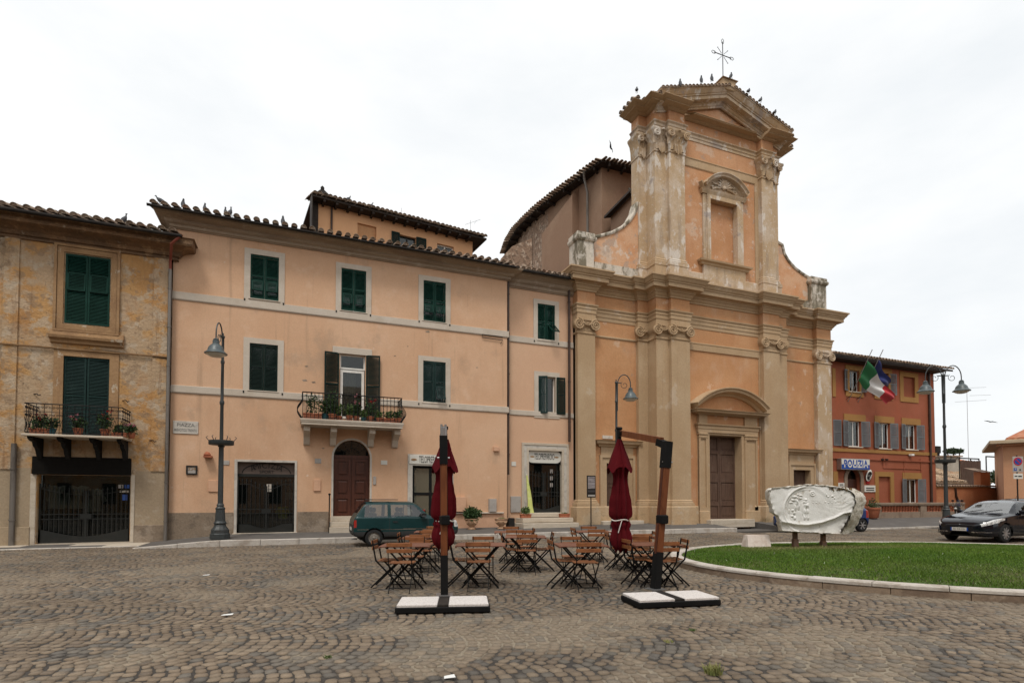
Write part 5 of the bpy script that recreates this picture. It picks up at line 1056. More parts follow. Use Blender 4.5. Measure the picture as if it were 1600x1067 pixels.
# side portals
for (D, cl, ct, cr, cb, zlab) in ((ld, 934, 686.6, 1001, 695, 'l'), (rd, 1230, 700.5, 1280, 709, 'r')):
    c = BX(cl, ct, cr, cb, VS-.3); f0 = (c[0]+c[1])/2; xa, xb = D[0], D[1]; fwid = .26
    MB().plate([(xa-fwid,zg),(xa+.012,zg),(xa+.012,D[3]-.012),(xb-.012,D[3]-.012),(xb-.012,zg),(xb+fwid,zg),(xb+fwid,D[3]+fwid),(xa-fwid,D[3]+fwid)], [], front(VS-.06), .4).build('side_portal_frame', K['tan'], CH)
    MB().plate([(xa-fwid-.1,zg),(xa-fwid+.02,zg),(xa-fwid+.02,D[3]+fwid-.02),(xb+fwid-.02,D[3]+fwid-.02),(xb+fwid-.02,zg),(xb+fwid+.1,zg),(xb+fwid+.1,D[3]+fwid+.1),(xa-fwid-.1,D[3]+fwid+.1)], [], front(VS-.11), .12).build('side_portal_moulding', K['tan'], CH)
    zt = c[3]; zb_ = D[3]+fwid+.1; MB().box(xa-fwid-.02, xb+fwid+.02, VS-.05, VS, zb_, zt-.25).build('side_portal_frieze', K['tan'], CH)
    MB().sweep([(xa-fwid-.12,VS),(xa-fwid-.12,VS-.06),(xb+fwid+.12,VS-.06),(xb+fwid+.12,VS)], [(0,zt-.30),(.05,zt-.28),(.08,zt-.2),(.22,zt-.15),(.24,zt-.06),(.30,zt),(0,zt+.02)]).build('side_portal_cornice', K['tan'], CH)
    q = MB().box(xa, xb, VS+.3, VS+.35, zg, D[3]).build('side_door', K['churchdoor'], CH)
    for k in range(3): zz0 = zg+.15+(D[3]-zg-.2)*k/3; MB().plate(rect(xa+.05, zz0, xb-.05, zz0+(D[3]-zg-.2)/3-.08), [rect(xa+.15, zz0+.1, xb-.15, zz0+(D[3]-zg-.2)/3-.18)], front(VS+.275), .03).build('door_panel', K['churchdoor'], q)
    MB().cbox(xa-.5, xb+.5, VS-.6, VS+.4, .1, D[2]+.02, .015).build('door_step', K['stone'], CH)
q = BX(941, 679, 957, 686, VS); MB().cbox(q[0], q[1], VS-.04, VS, q[2], q[3]-.03, .006).build('stone_tablet', K['door_stone'], CH)
# ------------------------------------------------------------------ upper storey
yt = 330; TD = VS + .42
tA0, tA1 = UX(998.7, yt, VA), UX(1011, yt, VA); tC0, tC1 = UX(1046, yt, VC), UX(1070.5, yt, VC); tD0, tD1 = UX(1190.8, yt, VC), UX(1208.6, yt, VC)
te = tD1 + (tC0 - tA1)*.75; tA3 = te + (tA1 - tA0)
t1 = lambda y, v=VC: ZZ(1058, y, v)
u0 = zco; upl, uba, uas, uct, uar, ufr = t1(414), t1(406), t1(239.5), t1(206), t1(194.5), t1(176.5); uco = t1(150, VC-.7)
tplan = [(tA0, TD), (tA0, VA), (tA1, VA), (tA1, VB), (tC0, VB), (tC0, VC), (tC1, VC), (tC1, VM), (tD0, VM), (tD0, VC), (tD1, VC), (tD1, VB), (te, VB), (te, VA), (tA3, VA), (tA3, TD)]
wn_ = BX(1107.6, 312, 1149.8, 417.6, VM)
mb = MB().plate(rect(tA1, u0-.3, te, uco), [rect(wn_[0], wn_[2], wn_[1], wn_[3])], front(VM), .3).box(tA0+.01, tA1-.03, VA+.03, TD, u0-.3, uco-.01).box(te+.03, tA3-.01, VA+.03, TD, u0-.3, uco-.01).box(tA0+.1, tA3-.1, TD-.1, TD, u0-.3, uco)
mb.build('upper_wall', K['orangeup'], CH)
MB().box(wn_[0]-.05, wn_[1]+.05, VM+.22, VM+.3, wn_[2]-.05, wn_[3]+.05).build('blind_window', K['orangeup'], CH)
MB().sweep(tplan, [(.004, uar-.02), (.004, ufr+.05)], caps=False).build('upper_frieze', K['orangeup'], CH)
h = uar - uct; MB().sweep(tplan, [(0,uct),(.03,uct),(.03,uct+.4*h),(.06,uct+.42*h),(.06,uct+.75*h),(.13,uct+.9*h),(.13,uar),(0,uar+.01)]).build('upper_architrave', K['tanworn'], CH)
h = uco - ufr; UCP = [(d, ufr+k*h) for d, k in ((0,0),(.07,0),(.07,.07),(.10,.10),(.15,.18),(.17,.24),(.17,.30),(.22,.30),(.22,.355),(.27,.38),(.48,.40),(.48,.60),(.52,.60),(.52,.66),(.57,.70),(.64,.82),(.69,.90),(.72,.90),(.72,1))] + [(0,ufr+h+.04)]
MB().sweep(tplan[:7], UCP).build('upper_cornice', K['tan'], CH); MB().sweep(tplan[9:], UCP).build('upper_cornice', K['tan'], CH)
MB().sweep(tplan[6:10], UCP[:14] + [(0, ufr+.69*h)]).build('upper_cornice', K['tan'], CH)
MB().sweep(tplan, [(.10,u0-.1),(.10,upl-.1),(.06,upl-.05),(0,upl-.04)]).build('upper_plinth', K['tanworn'], CH)
args = (upl, uba, uas, uct, None, 'comp')
for a, b, vf, vb in ((tA0-.012, tA1-.02, VA, TD+.01), (tA1-.012, tC0-.003, VB, VA+.06), (tC0, tC1, VC, VM+.1), (tD0, tD1, VC, VM+.1), (tD1+.003, te+.012, VB, VA+.06), (te+.02, tA3+.012, VA, TD+.01)):
    pilaster(CH, a, b, vf, vb, *args, K['tanworn'], name='upper_pilaster')
q0 = UX(985.8, yt, VS+.3)
# string moulding and raised frame in the upper bay
zz = ZZ(1072, 246, VM); MB().sweep([(tC1, VM), (tD0, VM)], [(0,zz-.45),(.03,zz-.44),(.05,zz-.4),(.05,zz-.06),(.08,zz-.03),(.08,zz),(0,zz+.02)]).build('string_course', K['tan'], CH)
MB().box(tD0-.22, tD0, VM-.05, VM, u0, zz-.4).build('panel_strip', K['tan'], CH)
# big window: moulded frame, curved hood, shell relief, sill and apron
wo2 = BX(1092, 306, 1164, 423, VM); W0 = MB().plate(rect(wn_[0]-.2, wn_[2], wn_[1]+.2, wn_[3]+.2), [rect(wn_[0]+.012, wn_[2]+.001, wn_[1]-.012, wn_[3]-.012)], front(VM-.14), .33).build('blind_window_frame', K['tanworn'], CH)
for a, b in ((wn_[0]-.42, wn_[0]-.2), (wn_[1]+.2, wn_[1]+.42)): MB().box(a, b, VM-.09, VM, wn_[2]-.05, wn_[3]+.2).build('frame_strip', K['tanworn'], W0)
hz = wn_[3]+.2; MB().sweep([(wn_[0]-.46,VM),(wn_[0]-.46,VM-.1),(wn_[1]+.46,VM-.1),(wn_[1]+.46,VM)], [(0,hz),(.04,hz),(.1,hz+.14),(.12,hz+.2),(0,hz+.22)]).build('hood_shelf', K['tanworn'], W0)
hx = (wn_[0]+wn_[1])/2; hh = (wn_[1]-wn_[0])/2 + .32; zt = ZZ(1128, 268.5, VM-.4); rz_ = .62; Rr = (hh**2 + rz_**2)/(2*rz_); a0 = math.asin(hh/Rr)
arc = [(hx + Rr*math.sin(-a0+2*a0*i/20), zt-.26-Rr+Rr*math.cos(-a0+2*a0*i/20)) for i in range(21)]
rake(MB(), arc, VM, [(0,0),(.10,0),(.14,.06),(.36,.09),(.38,.16),(.46,.22),(.46,.25),(0,.28)]).build('curved_hood', K['tanworn'], W0)
MB().plate([(hx-hh+.1, hz+.2), (hx+hh-.1, hz+.2)] + [(x, z) for x, z in arc[::-1][1:-1]], [], front(VM-.08), .08).build('hood_tympanum', K['tanworn'], W0)
sh = MB(); zsh = hz+.35
for k in range(9):
    a = math.pi*(k+.5)/9; sh.tube([(hx+.12*math.cos(a), VM-.14, zsh+.12*math.sin(a)+.1), (hx+.32*math.cos(a), VM-.2, zsh+.36*math.sin(a)+.1), (hx+.45*math.cos(a), VM-.17, zsh+.5*math.sin(a)+.1)], [.03,.05,.035], 6)
for s in (-1, 1): sh.tube([(hx+s*.2, VM-.13, zsh+.1), (hx+s*.5, VM-.15, zsh+.05), (hx+s*.75, VM-.13, zsh-.06), (hx+s*.8, VM-.13, zsh+.06), (hx+s*.68, VM-.13, zsh+.1)], .045, 6); sh.tube([(hx+s*.3, VM-.13, zsh+.3), (hx+s*.6, VM-.15, zsh+.22), (hx+s*.7, VM-.13, zsh+.3)], .04, 6)
sh.lathe([(.001,-.1),(.09,-.06),(.11,.02),(.07,.1),(.001,.13)], (hx, VM-.14, zsh+.12), 10).build('shell_relief', K['tanworn'], W0)
for s, x in ((-1, wn_[0]-.44), (1, wn_[1]+.44)): MB().bar((x, VM-.12, hz+.2), (x+s*.22, VM-.2, hz+.5), .2, .12).build('hood_scroll', K['tanworn'], W0)
sb = BX(1089, 410.5, 1172, 427, VM-.2); zs_ = wn_[2]; MB().sweep([(wn_[0]-.55,VM),(wn_[0]-.55,VM-.1),(wn_[1]+.6,VM-.1),(wn_[1]+.6,VM)], [(0,zs_-.26),(.06,zs_-.24),(.1,zs_-.14),(.2,zs_-.1),(.22,zs_-.02),(0,zs_)]).build('sill', K['tan'], W0)
MB().box(wn_[0]-.45, wn_[1]+.5, VM-.125, VM, u0-.2, zs_-.25).build('apron', K['tanworn'], CH)
# pediment
xl, xr = UX(1044, 145, VC-.7), UX(1234, 200, VC-.7); zap = ZZ(1141, 125, VC-.75); xap = UX(1141, 125, VC-.75)
zl0 = ufr + .62*h
TK = .74
pth = [(tC0 - .62, uco + .34 - TK), ((tC0 + tD1)/2, zap - TK*1.02), (tD1 + .62, uco + .34 - TK)]
RK = [(0,0),(.08,0),(.08,.09),(.14,.14),(.18,.22),(.22,.22),(.22,.28),(.48,.30),(.48,.52),(.53,.52),(.53,.58),(.58,.62),(.66,.78),(.70,.88),(.73,.88),(.73,.96),(0,1.0)]
VK = VM - .12
rk = rake(MB(), pth, VK, [(d, hgt*TK) for d, hgt in RK]).build('raking_cornice', K['tanworn'], CH)
MB().plate([(tC0-.3, ufr+.2), (tD1+.3, ufr+.2), (tD1+.3, pth[0][1]+.4), (pth[1][0], pth[1][1]+.3), (tC0-.3, pth[0][1]+.4)], [], front(VM-.03), .5).build('tympanum', K['orangeworn'], CH)
rdr = MB()
for a, b in ((0, 1), (1, 2)):
    A, B = Vector(pth[a]), Vector(pth[b]); n = Vector((-(B-A).normalized().y, (B-A).normalized().x))*(TK+.01)
    rdr.raw([(A.x+n.x, VK-.73, A.y+n.y), (B.x + (n.x if a else 0), VK-.73, B.y+n.y), (B.x + (n.x if a else 0), TD+.1, B.y+n.y), (A.x+n.x, TD+.1, A.y+n.y)], [(0,1,2,3)])
rf = rdr.build('pediment_roof', K['tile'], CH)
def edge_tiles(parent, P, Q, ydepth, step=.3, seed=1, lift=.02, ex=Vector((0,1,0)), kind=None):
    """a line of tile ends along P-Q, each lying back along ydepth"""
    P, Q = Vector(P), Vector(Q); n = int((Q-P).length/step); r = random.Random(seed); off = Vector((0,0,0)); q = parent
    while q is not None: off += q.location; q = q.parent
    ax = (Q-P).normalized(); ay = Vector(ydepth).normalized(); az = ax.cross(ay); az = az if az.z > 0 else -az; ay = az.cross(ax)
    for i in range(n):
        p = P + (Q-P)*((i+.5)/n) + az*(lift + r.uniform(-.01, .015)) - ay*.05; o = bpy.data.objects.new('roof_tile', COPPO); COL.objects.link(o); o.parent = parent
        o.matrix_local = Matrix.Translation(p - off) @ Matrix((ax, ay, az)).transposed().to_4x4() @ Matrix.Rotation(r.uniform(-.08, .08), 4, 'Z')
for a, b in ((0, 1), (1, 2)):
    A, B = Vector(pth[a]), Vector(pth[b]); n = Vector((-(B-A).normalized().y, (B-A).normalized().x))*(TK+.01)
    edge_tiles(rf, (A.x+n.x, VK-.74, A.y+n.y), (B.x+(n.x if a else 0), VK-.74, B.y+n.y), (0,1,.02), .225, 3+a, -.055)
# little tiled roofs over the stepped ends of the cornice
for pl_ in ([(tA0-.7, TD), (tA0-.7, VA-.7), (tA1-.45, VA-.7), (tA1-.45, VB-.7), (tC0-.6, VB-.7)], [(tD1+.6, VB-.7), (te+.5, VB-.7), (te+.5, VA-.7), (tA3+.7, VA-.7), (tA3+.7, TD)]):
    m_ = MB().raw([(x, y, uco+.02) for x, y in pl_] + [(pl_[-1 if pl_[0][1] > VS else 0][0], TD, uco+.6)], [tuple(range(5)), ] ) if False else MB()
    for (a, b) in zip(pl_[:-1], pl_[1:]):
        cx_ = (tA0 + 1.2) if pl_[0][1] > VS else (tA3 - 1.2); m_.poly([(a[0], a[1], uco+.03), (b[0], b[1], uco+.03), (cx_, TD+.0, uco+.6)])
    ro = m_.build('corner_roof', K['tile'], CH)
    for k, (a, b) in enumerate(zip(pl_[:-1], pl_[1:])):
        d_ = Vector((b[0]-a[0], b[1]-a[1], 0)); nn = Vector((-d_.y, d_.x, 0)).normalized(); edge_tiles(ro, (a[0], a[1], uco+.04), (b[0], b[1], uco+.04), (nn.x, nn.y, .25), .27, 11+k, .01)
# iron cross on its block
xk = pth[1][0]; zk = pth[1][1] + TK + .05
MB().cbox(xk-.42, xk+.42, VC-.5, VC+.4, zk-.3, zk+.22, .03).raw([(xk-.5,VC-.58,zk+.22),(xk+.5,VC-.58,zk+.22),(xk+.5,VC+.48,zk+.22),(xk-.5,VC+.48,zk+.22),(xk,VC-.05,zk+.5)],[(0,1,4),(1,2,4),(2,3,4),(3,0,4),(3,2,1,0)]).build('cross_block', K['tan'], CH)
zt = ZZ(1128, 64, VC); cr = MB().tube([(xk,VC-.05,zk+.4),(xk,VC-.05,zt-.1)], .02, 6); zm = zt - .80; aw_ = .54
def trefoil(b, x, z, dx, dz):
    px_, pz_ = -dz, dx
    b.tube([(x+dx*.0, VC-.05, z+dz*.0), (x+dx*.05+px_*.06, VC-.05, z+dz*.05+pz_*.06), (x+dx*.2+px_*.07, VC-.05, z+dz*.2+pz_*.07), (x+dx*.27, VC-.05, z+dz*.27), (x+dx*.2-px_*.07, VC-.05, z+dz*.2-pz_*.07), (x+dx*.05-px_*.06, VC-.05, z+dz*.05-pz_*.06)], .013, 5, closed=True)
cr.tube([(xk-aw_,VC-.05,zm),(xk+aw_,VC-.05,zm)], .02, 6)
trefoil(cr, xk, zt-.22, 0, 1); trefoil(cr, xk-aw_+.1, zm, -1, 0); trefoil(cr, xk+aw_-.1, zm, 1, 0)
for k in range(4): a = math.pi/4 + k*math.pi/2; cr.tube([(xk+.1*math.cos(a),VC-.05,zm+.1*math.sin(a)),(xk+.42*math.cos(a),VC-.05,zm+.42*math.sin(a))], .012, 5); cr.lathe([(.001,-.03),(.03,0),(.001,.03)], (xk+.45*math.cos(a),VC-.05,zm+.45*math.sin(a)), 6)
cr.build('iron_cross', K['iron'], CH)
# scroll walls and pedestals beside the upper storey
vq = VS - .1
def scrollwall(pts, xin, z0, side):
    q = MB().plate([(xin, z0), *([(pts[0][0], pts[0][1])] if False else []), *[(x, z) for x, z in pts], (pts[-1][0], z0)], [], front(vq), .4).build('scroll_wall', K['orangeworn'], CH)
    rake(MB(), pts if side > 0 else pts[::-1], vq, [(-.45,-.02),(.05,-.02),(.08,.04),(.08,.09),(.04,.13),(-.45,.13)]).build('scroll_coping', K['mossy'], q)
    MB().box(min(xin, pts[-1][0]), max(xin, pts[-1][0]), vq-.04, vq+.1, z0, z0+.7).build('scroll_plinth', K['mossy'], q)
zb0 = zco - .02
Lp = [W(x, y, vq) for x, y in ((997, 318), (993, 333), (985, 346), (973, 357), (957, 365.5), (940, 370.5), (925, 373))]; lpts = [(p.x, p.z) for p in Lp]
scrollwall(lpts, tA0 + .05, zb0, -1)
mir = (tA0 + tA3)/2; rpx = [W(x, y, vq) for x, y in ((1221, 384), (1224, 397), (1231, 409), (1241, 420), (1252, 428.5), (1266, 437))]; rpts = [(p.x, p.z) for p in rpx]
scrollwall([(tA3 - .02, rpts[0][1]+.2)] + rpts, tA3 - .05, zb0, 1)
for l, r_, zt in ((UX(903, 400, VPa-.1), UX(928, 400, VPa-.1), ZZ(915, 363, VPa-.1)), (UX(1268, 455, VPa-.1), UX(1291, 455, VPa-.1), ZZ(1280, 434, VPa-.1))):
    q = MB().box(l, r_, VPa-.1, VPa+.75, zb0, zt-.3).build('pedestal', K['mossy'], CH)
    MB().sweep([(l, VPa+.75), (l, VPa-.1), (r_, VPa-.1), (r_, VPa+.75)], [(0,zt-.42),(.06,zt-.38),(.1,zt-.3),(.1,zt-.2),(.04,zt-.16),(.04,zt-.04),(0,zt)]).box(l-.03, r_+.03, VPa-.13, VPa+.78, zt-.1, zt).build('pedestal_cap', K['mossy'], q)
    MB().plate(rect(l, zb0, r_, zb0+.25), [], front(VPa-.16), .06).build('pedestal_foot', K['mossy'], q)
# ------------------------------------------------------------------ nave body behind
c0_ = W(940, 250, 25.6); ze = c0_.z
ev = [W(x, y, z=ze) for x, y in ((1030, 267), (988, 259), (940, 249), (916, 266), (893, 284), (868, 302), (845, 320), (823, 340), (806, 358), (795, 376), (788, 396))]
far = ev[-1]; cen = Vector(((ev[2].x + 24)/1.0/2 + 2, (ev[2].y + far.y)/2, 0))
inn = []
for i, p in enumerate(ev):
    a = ev[max(0, i-1)]; b = ev[min(len(ev)-1, i+1)]; d = (b - a).normalized(); n = Vector((-d.y, d.x, 0)); 
    if (cen - p).dot(n) < 0: n = -n
    inn.append(p + n*.55)
nv = MB()
for a, b in zip(inn[:7], inn[1:7]): nv.poly([(b.x,b.y,7),(a.x,a.y,7),(a.x,a.y,ze),(b.x,b.y,ze)])
nave = nv.build('nave_wall', K['nave'], CH)
nv = MB()
for a, b in zip(inn[6:], inn[7:]): nv.poly([(b.x,b.y,7),(a.x,a.y,7),(a.x,a.y,ze),(b.x,b.y,ze)])
nv.build('apse_wall', K['rubble'], CH)
nr = MB(); apx = Vector((cen.x, cen.y, ze + 2.2))
for a, b in zip(ev[:-1], ev[1:]):
    nr.poly([a, b, apx]); nr.poly([a, b, b - Vector((0,0,.12)), a - Vector((0,0,.12))])
for (a, b), (c_, d_) in zip(zip(ev[:-1], ev[1:]), zip(inn[:-1], inn[1:])): nr.poly([a - Vector((0,0,.12)), b - Vector((0,0,.12)), d_ - Vector((0,0,.12)), c_ - Vector((0,0,.12))])
nroof = nr.build('nave_roof', K['eavewood'], CH)
for i, (a, b) in enumerate(zip(ev[1:-1], ev[2:])):
    edge_tiles(nroof, (a.x,a.y,a.z+.02), (b.x,b.y,b.z+.02), (apx.x-(a.x+b.x)/2, apx.y-(a.y+b.y)/2, 1.2), .225, 20+i, -.05)
    L_ = (b - a).length; n_ = max(1, int(L_/.8))
    for k in range(n_):
        p = a + (b-a)*((k+.5)/n_); q = inn[i+1] + (inn[i+2]-inn[i+1])*((k+.5)/n_); MB().bar((p.x, p.y, ze-.22), (q.x, q.y, ze-.22), .10, .14).build('rafter_end', K['eavewood'], nroof)
# buttress with sloping head, pipe, low rear roof
bq = [W(849, 345, 27.2), W(904, 300, 26.4)]
dv_ = (inn[4] - inn[6]).normalized(); P0, P1 = inn[6], inn[4]; nn_ = Vector((dv_.y, -dv_.x, 0)); nn_ = nn_ if nn_.y < 0 else -nn_
o1, o0 = P1 + nn_*.5, P0 + nn_*.5; zA_, zB_ = ze - .75, ze - 1.9
MB().raw([(o0.x,o0.y,7),(o1.x,o1.y,7),(P1.x,P1.y,7),(P0.x,P0.y,7),(o0.x,o0.y,zB_),(o1.x,o1.y,zA_),(P1.x,P1.y,zA_+.5),(P0.x,P0.y,zB_+.5)],[(0,1,5,4),(4,5,6,7),(3,0,4,7),(1,2,6,5)]).build('buttress', K['nave'], CH)
pp = (inn[3] + inn[4])/2 + Vector((-.1,-.35,0)); MB().tube([(pp.x,pp.y,8),(pp.x,pp.y,ze-1.0),(pp.x-.35,pp.y-.25,ze-.35),(pp.x-.42,pp.y-.35,ze-.05)], .07, 8).build('downpipe', K['pipegrey'], CH)
n0 = W(984, 296, 22.9); n1 = W(943.5, 338, z=n0.z)
MB().raw([(n0.x,n0.y,n0.z),(n1.x,n1.y,n1.z),(n1.x+1.6,n1.y+.4,n1.z+.6),(n0.x+1.6,n0.y,n0.z+.6),(n0.x,n0.y,n0.z-.12),(n1.x,n1.y,n1.z-.12),(n1.x+1.6,n1.y+.4,n1.z+.48),(n0.x+1.6,n0.y,n0.z+.48)],[(0,1,2,3),(4,5,6,7),(0,1,5,4),(0,4,7,3),(1,2,6,5)]).build('low_roof', K['eavewood'], CH)
lw_ = [Vector((n0.x+.35, n0.y, 0)), Vector((n1.x+.4, n1.y-.05, 0))]
MB().raw([(lw_[0].x,lw_[0].y,8),(lw_[1].x,lw_[1].y,8),(lw_[1].x,lw_[1].y,n0.z),(lw_[0].x,lw_[0].y,n0.z),(lw_[1].x+1.5,lw_[1].y+.2,8),(lw_[1].x+1.5,lw_[1].y+.2,n0.z+.4)],[(0,1,2,3),(1,4,5,2)]).build('low_wall', K['nave'], CH)
MB().tube([(n0.x-.12,n0.y-.1,n0.z-.02),(n0.x+.02,n0.y-.1,n0.z-.2),(n0.x+.25,n0.y-.1,n0.z-.35),(n0.x+.25,n0.y-.1,n0.z-1.3)], .05, 8).build('downpipe', K['pipegrey'], CH)
# rough lean-to wall at the far left of the apse
q0 = W(782, 405, 26.5); q1 = W(832, 372, 26.5); MB().raw([(q0.x,26.5,8),(q1.x,26.5,8),(q1.x,26.5,q1.z),(W(800,385,26.5).x,26.5,W(800,385,26.5).z),(q0.x,26.5,q0.z)],[(0,1,2,3,4)]).box(q1.x-.02,q1.x,26.5,27.5,8,q1.z).build('rubble_wall', K['rubble'], CH)
# ================================================================== police station and the right-hand side
VL = 24.0
PB = thing('police_station', 'red-brown police station with grey shutters and mustard trim, right of the church', 'building', (33, VL, 0))
PBo = Matrix.Translation((-33, -VL, 0))
px0_, px1_ = UX(1285, 650, VL), UX(1461, 690, VL); pze = ZZ(1400, 568, VL-.5); zg2 = .41
def B(l, t, r_, b): return BX(l, t, r_, b, VL)
wins = [B(1326.6, 578, 1342.4, 612.5), B(1371, 582, 1388, 617), B(1326, 657, 1345.2, 698), B(1373.4, 660, 1390.4, 701), B(1415.5, 663, 1431.8, 702.5), B(1417, 748, 1433.8, 786)]
blind = [B(1411, 588, 1429, 621.5), B(1372.5, 744, 1391, 786)]; door = B(1323.5, 748, 1344.5, 803)
darch = arch(door[0], door[1], zg2, door[3])
MB().plate(rect(px0_, 0, px1_, pze), [rect(w[0], w[2], w[1], w[3]) for w in wins + blind] + [darch], front(VL), .3).box(px1_-.02, px1_, VL, VL+12, 0, pze).build('wall', K['police'], PB)
for w in blind: MB().box(w[0], w[1], VL+.12, VL+.16, w[2], w[3]).build('blind_panel', K['police'], PB)
def trim(l, t, r_, b, pr=.04, nm='trim_band', m='policetrim'): q = B(l, t, r_, b); MB().box(q[0], q[1], VL-pr, VL+.01, q[2], q[3]).build(nm, K[m], PB)
for w, f in ((wins[0], 1), (wins[1], 1), (blind[0], 1), (blind[1], 2)):
    k = .34; MB().plate(rect(w[0]-k, w[2]-(k if f == 1 else 0), w[1]+k, w[3]+k*.9), [rect(w[0]+.006, w[2]+(.001), w[1]-.006, w[3]-.006)], front(VL-.04), .05).build('window_trim', K['policetrim'], PB)
for w in wins[2:]: MB().box(w[0]-.42, w[1]+.42, VL-.04, VL+.01, w[3], w[3]+.42).build('lintel_trim', K['policetrim'], PB)
trim(1290, 699, 1463, 712, .05); zb_ = ZZ(1380, 711, VL); MB().box(px0_, px1_+.03, VL-.07, VL, zb_-.35, zb_-.27).build('string_course', K['police'], PB)
trim(1302, 736, 1309, 800); trim(1300, 575, 1305, 620)
for w in wins:
    casement(PB, w[0], w[1], w[2], w[3], VL+.14, K['white'], K['glass'], 2, 1, .06); room(PB, w[0], w[1], w[2], w[3], VL+.25, .8)
    MB().cbox(w[0]-.1, w[1]+.1, VL-.08, VL+.1, w[2]-.07, w[2]-.005, .01).build('sill', K['stone'], PB)
    sw = (w[1]-w[0])*.56
    shutter(PB, (w[0]-.03, VL-.02), w[2], w[3], sw, -1, 14, K['greyshut']); shutter(PB, (w[1]+.03, VL-.02), w[2], w[3], sw, 1, 14, K['greyshut'])
sx = UX(1313, 670, VL); shutter(PB, (UX(1302,670,VL), VL-.02), wins[2][2], wins[2][3], sx - UX(1302,670,VL), 1, 6, K['greyshut'])
# arched entrance
MB().plate(arch(door[0]-.26, door[1]+.26, zg2, door[3]), [arch(door[0], door[1], zg2+.001, door[3])], front(VL-.06), .1).build('door_arch', K['policestone'], PB)
MB().box(door[0], door[1], VL+.24, VL+.28, zg2, door[3]).build('door', K['wood'], PB); MB().plate(arch(door[0], door[1], door[3]-.01, door[3]), [], front(VL+.25), .02).build('fanlight', K['glass'], PB); room(PB, door[0], door[1], door[3], door[3]+1, VL+.3, .5)
# roof
pr2 = MB().raw([(px0_,VL-.75,pze),(px1_+.8,VL-.75,pze),(px1_+.8,VL+6,pze+2),(px0_,VL+6,pze+2),(px0_,VL-.75,pze-.12),(px1_+.8,VL-.75,pze-.12),(px1_+.8,VL+6,pze+1.88),(px0_,VL+6,pze+1.88)],[(0,1,2,3),(7,6,5,4),(0,4,5,1),(1,5,6,2)]).build('roof', K['eavewood'], PB)
tiles(pr2, (px0_, VL-.78, pze+.01), (1,0,0), (0,6.75,2), px1_-px0_+.85, 1.2, step=.28, seed=12)
MB().box(px0_, px1_+.02, VL-.7, VL, pze-.2, pze-.12).build('eaves_soffit', K['eavewood'], PB)
pipe(PB, UX(1451.5, 690, VL), VL-.09, zg2, pze-.15, K['pipe'], .075, brackets=5)
MB().tube([W(1380, 714, VL-.03), W(1380, 731, VL-.03), W(1440, 733, VL-.03)], .02, 5).tube([W(1413, 716, VL-.03), W(1413, 745, VL-.03)], .02, 5).tube([W(1438, 716, VL-.03), W(1440, 745, VL-.03)], .02, 5).build('wall_conduit', K['police'], PB)
# sign, oval shield, plates
s0 = BX(1315.6, 716.5, 1359, 733.5, VL-.35); bo = MB().cbox(s0[0]-.03, s0[1]+.03, VL-.33, VL-.02, s0[2]-.04, s0[3]+.04, .015).build('light_box', K['steel'], PB)
zm = (s0[2]+s0[3])/2; MB().box(s0[0], s0[1], VL-.345, VL-.33, zm-.02, s0[3]).build('sign_face', K['signwhite'], bo); MB().box(s0[0], s0[1], VL-.345, VL-.33, s0[2], zm-.02).build('sign_face', K['signblue'], bo)
sz = .80; sgx = (s0[0]+s0[1])/2
# letters: blue on the white half, white on the blue half
def split_text(z0, z1, matl, yy, nm):
    o = text_mesh(nm, 'POLIZIA', .66, matl, bo, PBo @ M_front(sgx, yy, zm), fit=(s0[1]-s0[0])*.86, extrude=.004, bold=.018, space=1.1)
    import bmesh
    bm = bmesh.new(); bm.from_mesh(o.data); g = bm.verts[:] + bm.edges[:] + bm.faces[:]
    bmesh.ops.bisect_plane(bm, geom=g, plane_co=(0,0,z0), plane_no=(0,0,-1), clear_outer=True); g = bm.verts[:] + bm.edges[:] + bm.faces[:]
    bmesh.ops.bisect_plane(bm, geom=g, plane_co=(0,0,z1), plane_no=(0,0,1), clear_outer=True); bm.to_mesh(o.data); bm.free()
split_text(zm-.02, 99, K['signblue'], VL-.35, 'lettering'); split_text(-99, zm-.02, K['signwhite'], VL-.351, 'lettering')
p = W(1358, 742.5, VL-.12); ov_ = MB().lathe([(.36,-.02),(.40,0),(.36,.02)], (0,0,0), 24).build('oval_shield', K['signwhite'], PB, local=True); ov_.matrix_local = PBo @ Matrix.Translation(p) @ Matrix.Rotation(R_(28), 4, 'Y') @ Matrix.Rotation(R_(90), 4, 'X') @ Matrix.Diagonal((.62,1,1,1))
em = MB(); em.tube([(.22*math.cos(a), .22*math.sin(a), 0) for a in np.linspace(.6, 5.2, 14)], .05, 6); em.tube([(-.1,.1,0),(.08,.0,0),(-.02,-.16,0)], .07, 6); em.tube([(.3*math.cos(a), .3*math.sin(a), 0) for a in np.linspace(3.8, 5.6, 8)], .022, 5)
e_ = em.build('emblem', K['letters'], ov_, local=True); e_.location = (0, 0, .022)
for l, t, r_, b, m in ((1353, 751.5, 1358, 755.5, 'redflower'), (1350, 758, 1366.8, 768.4, 'signwhite'), (1308.8, 754, 1318.5, 760, 'signwhite')):
    q = B(l, t, r_, b); o = MB().cbox(q[0], q[1], VL-.05, VL, q[2], q[3], .006).build('wall_plate', K[m], PB)
    if r_ - l > 8:
        for k in range(2): MB().box(q[0]+.12, q[1]-.12, VL-.054, VL-.05, q[2]+(q[3]-q[2])*(.2+.3*k), q[2]+(q[3]-q[2])*(.36+.3*k)).build('lettering', K['letters'], o)
for px_ in (1376.5, 1383): q = W(px_, 718, VL); MB().lathe([(.09,0),(.1,.02),(.1,.1)], (q.x, VL-.1, q.z-.05), 10).build('vent_grille', K['letters'], PB)
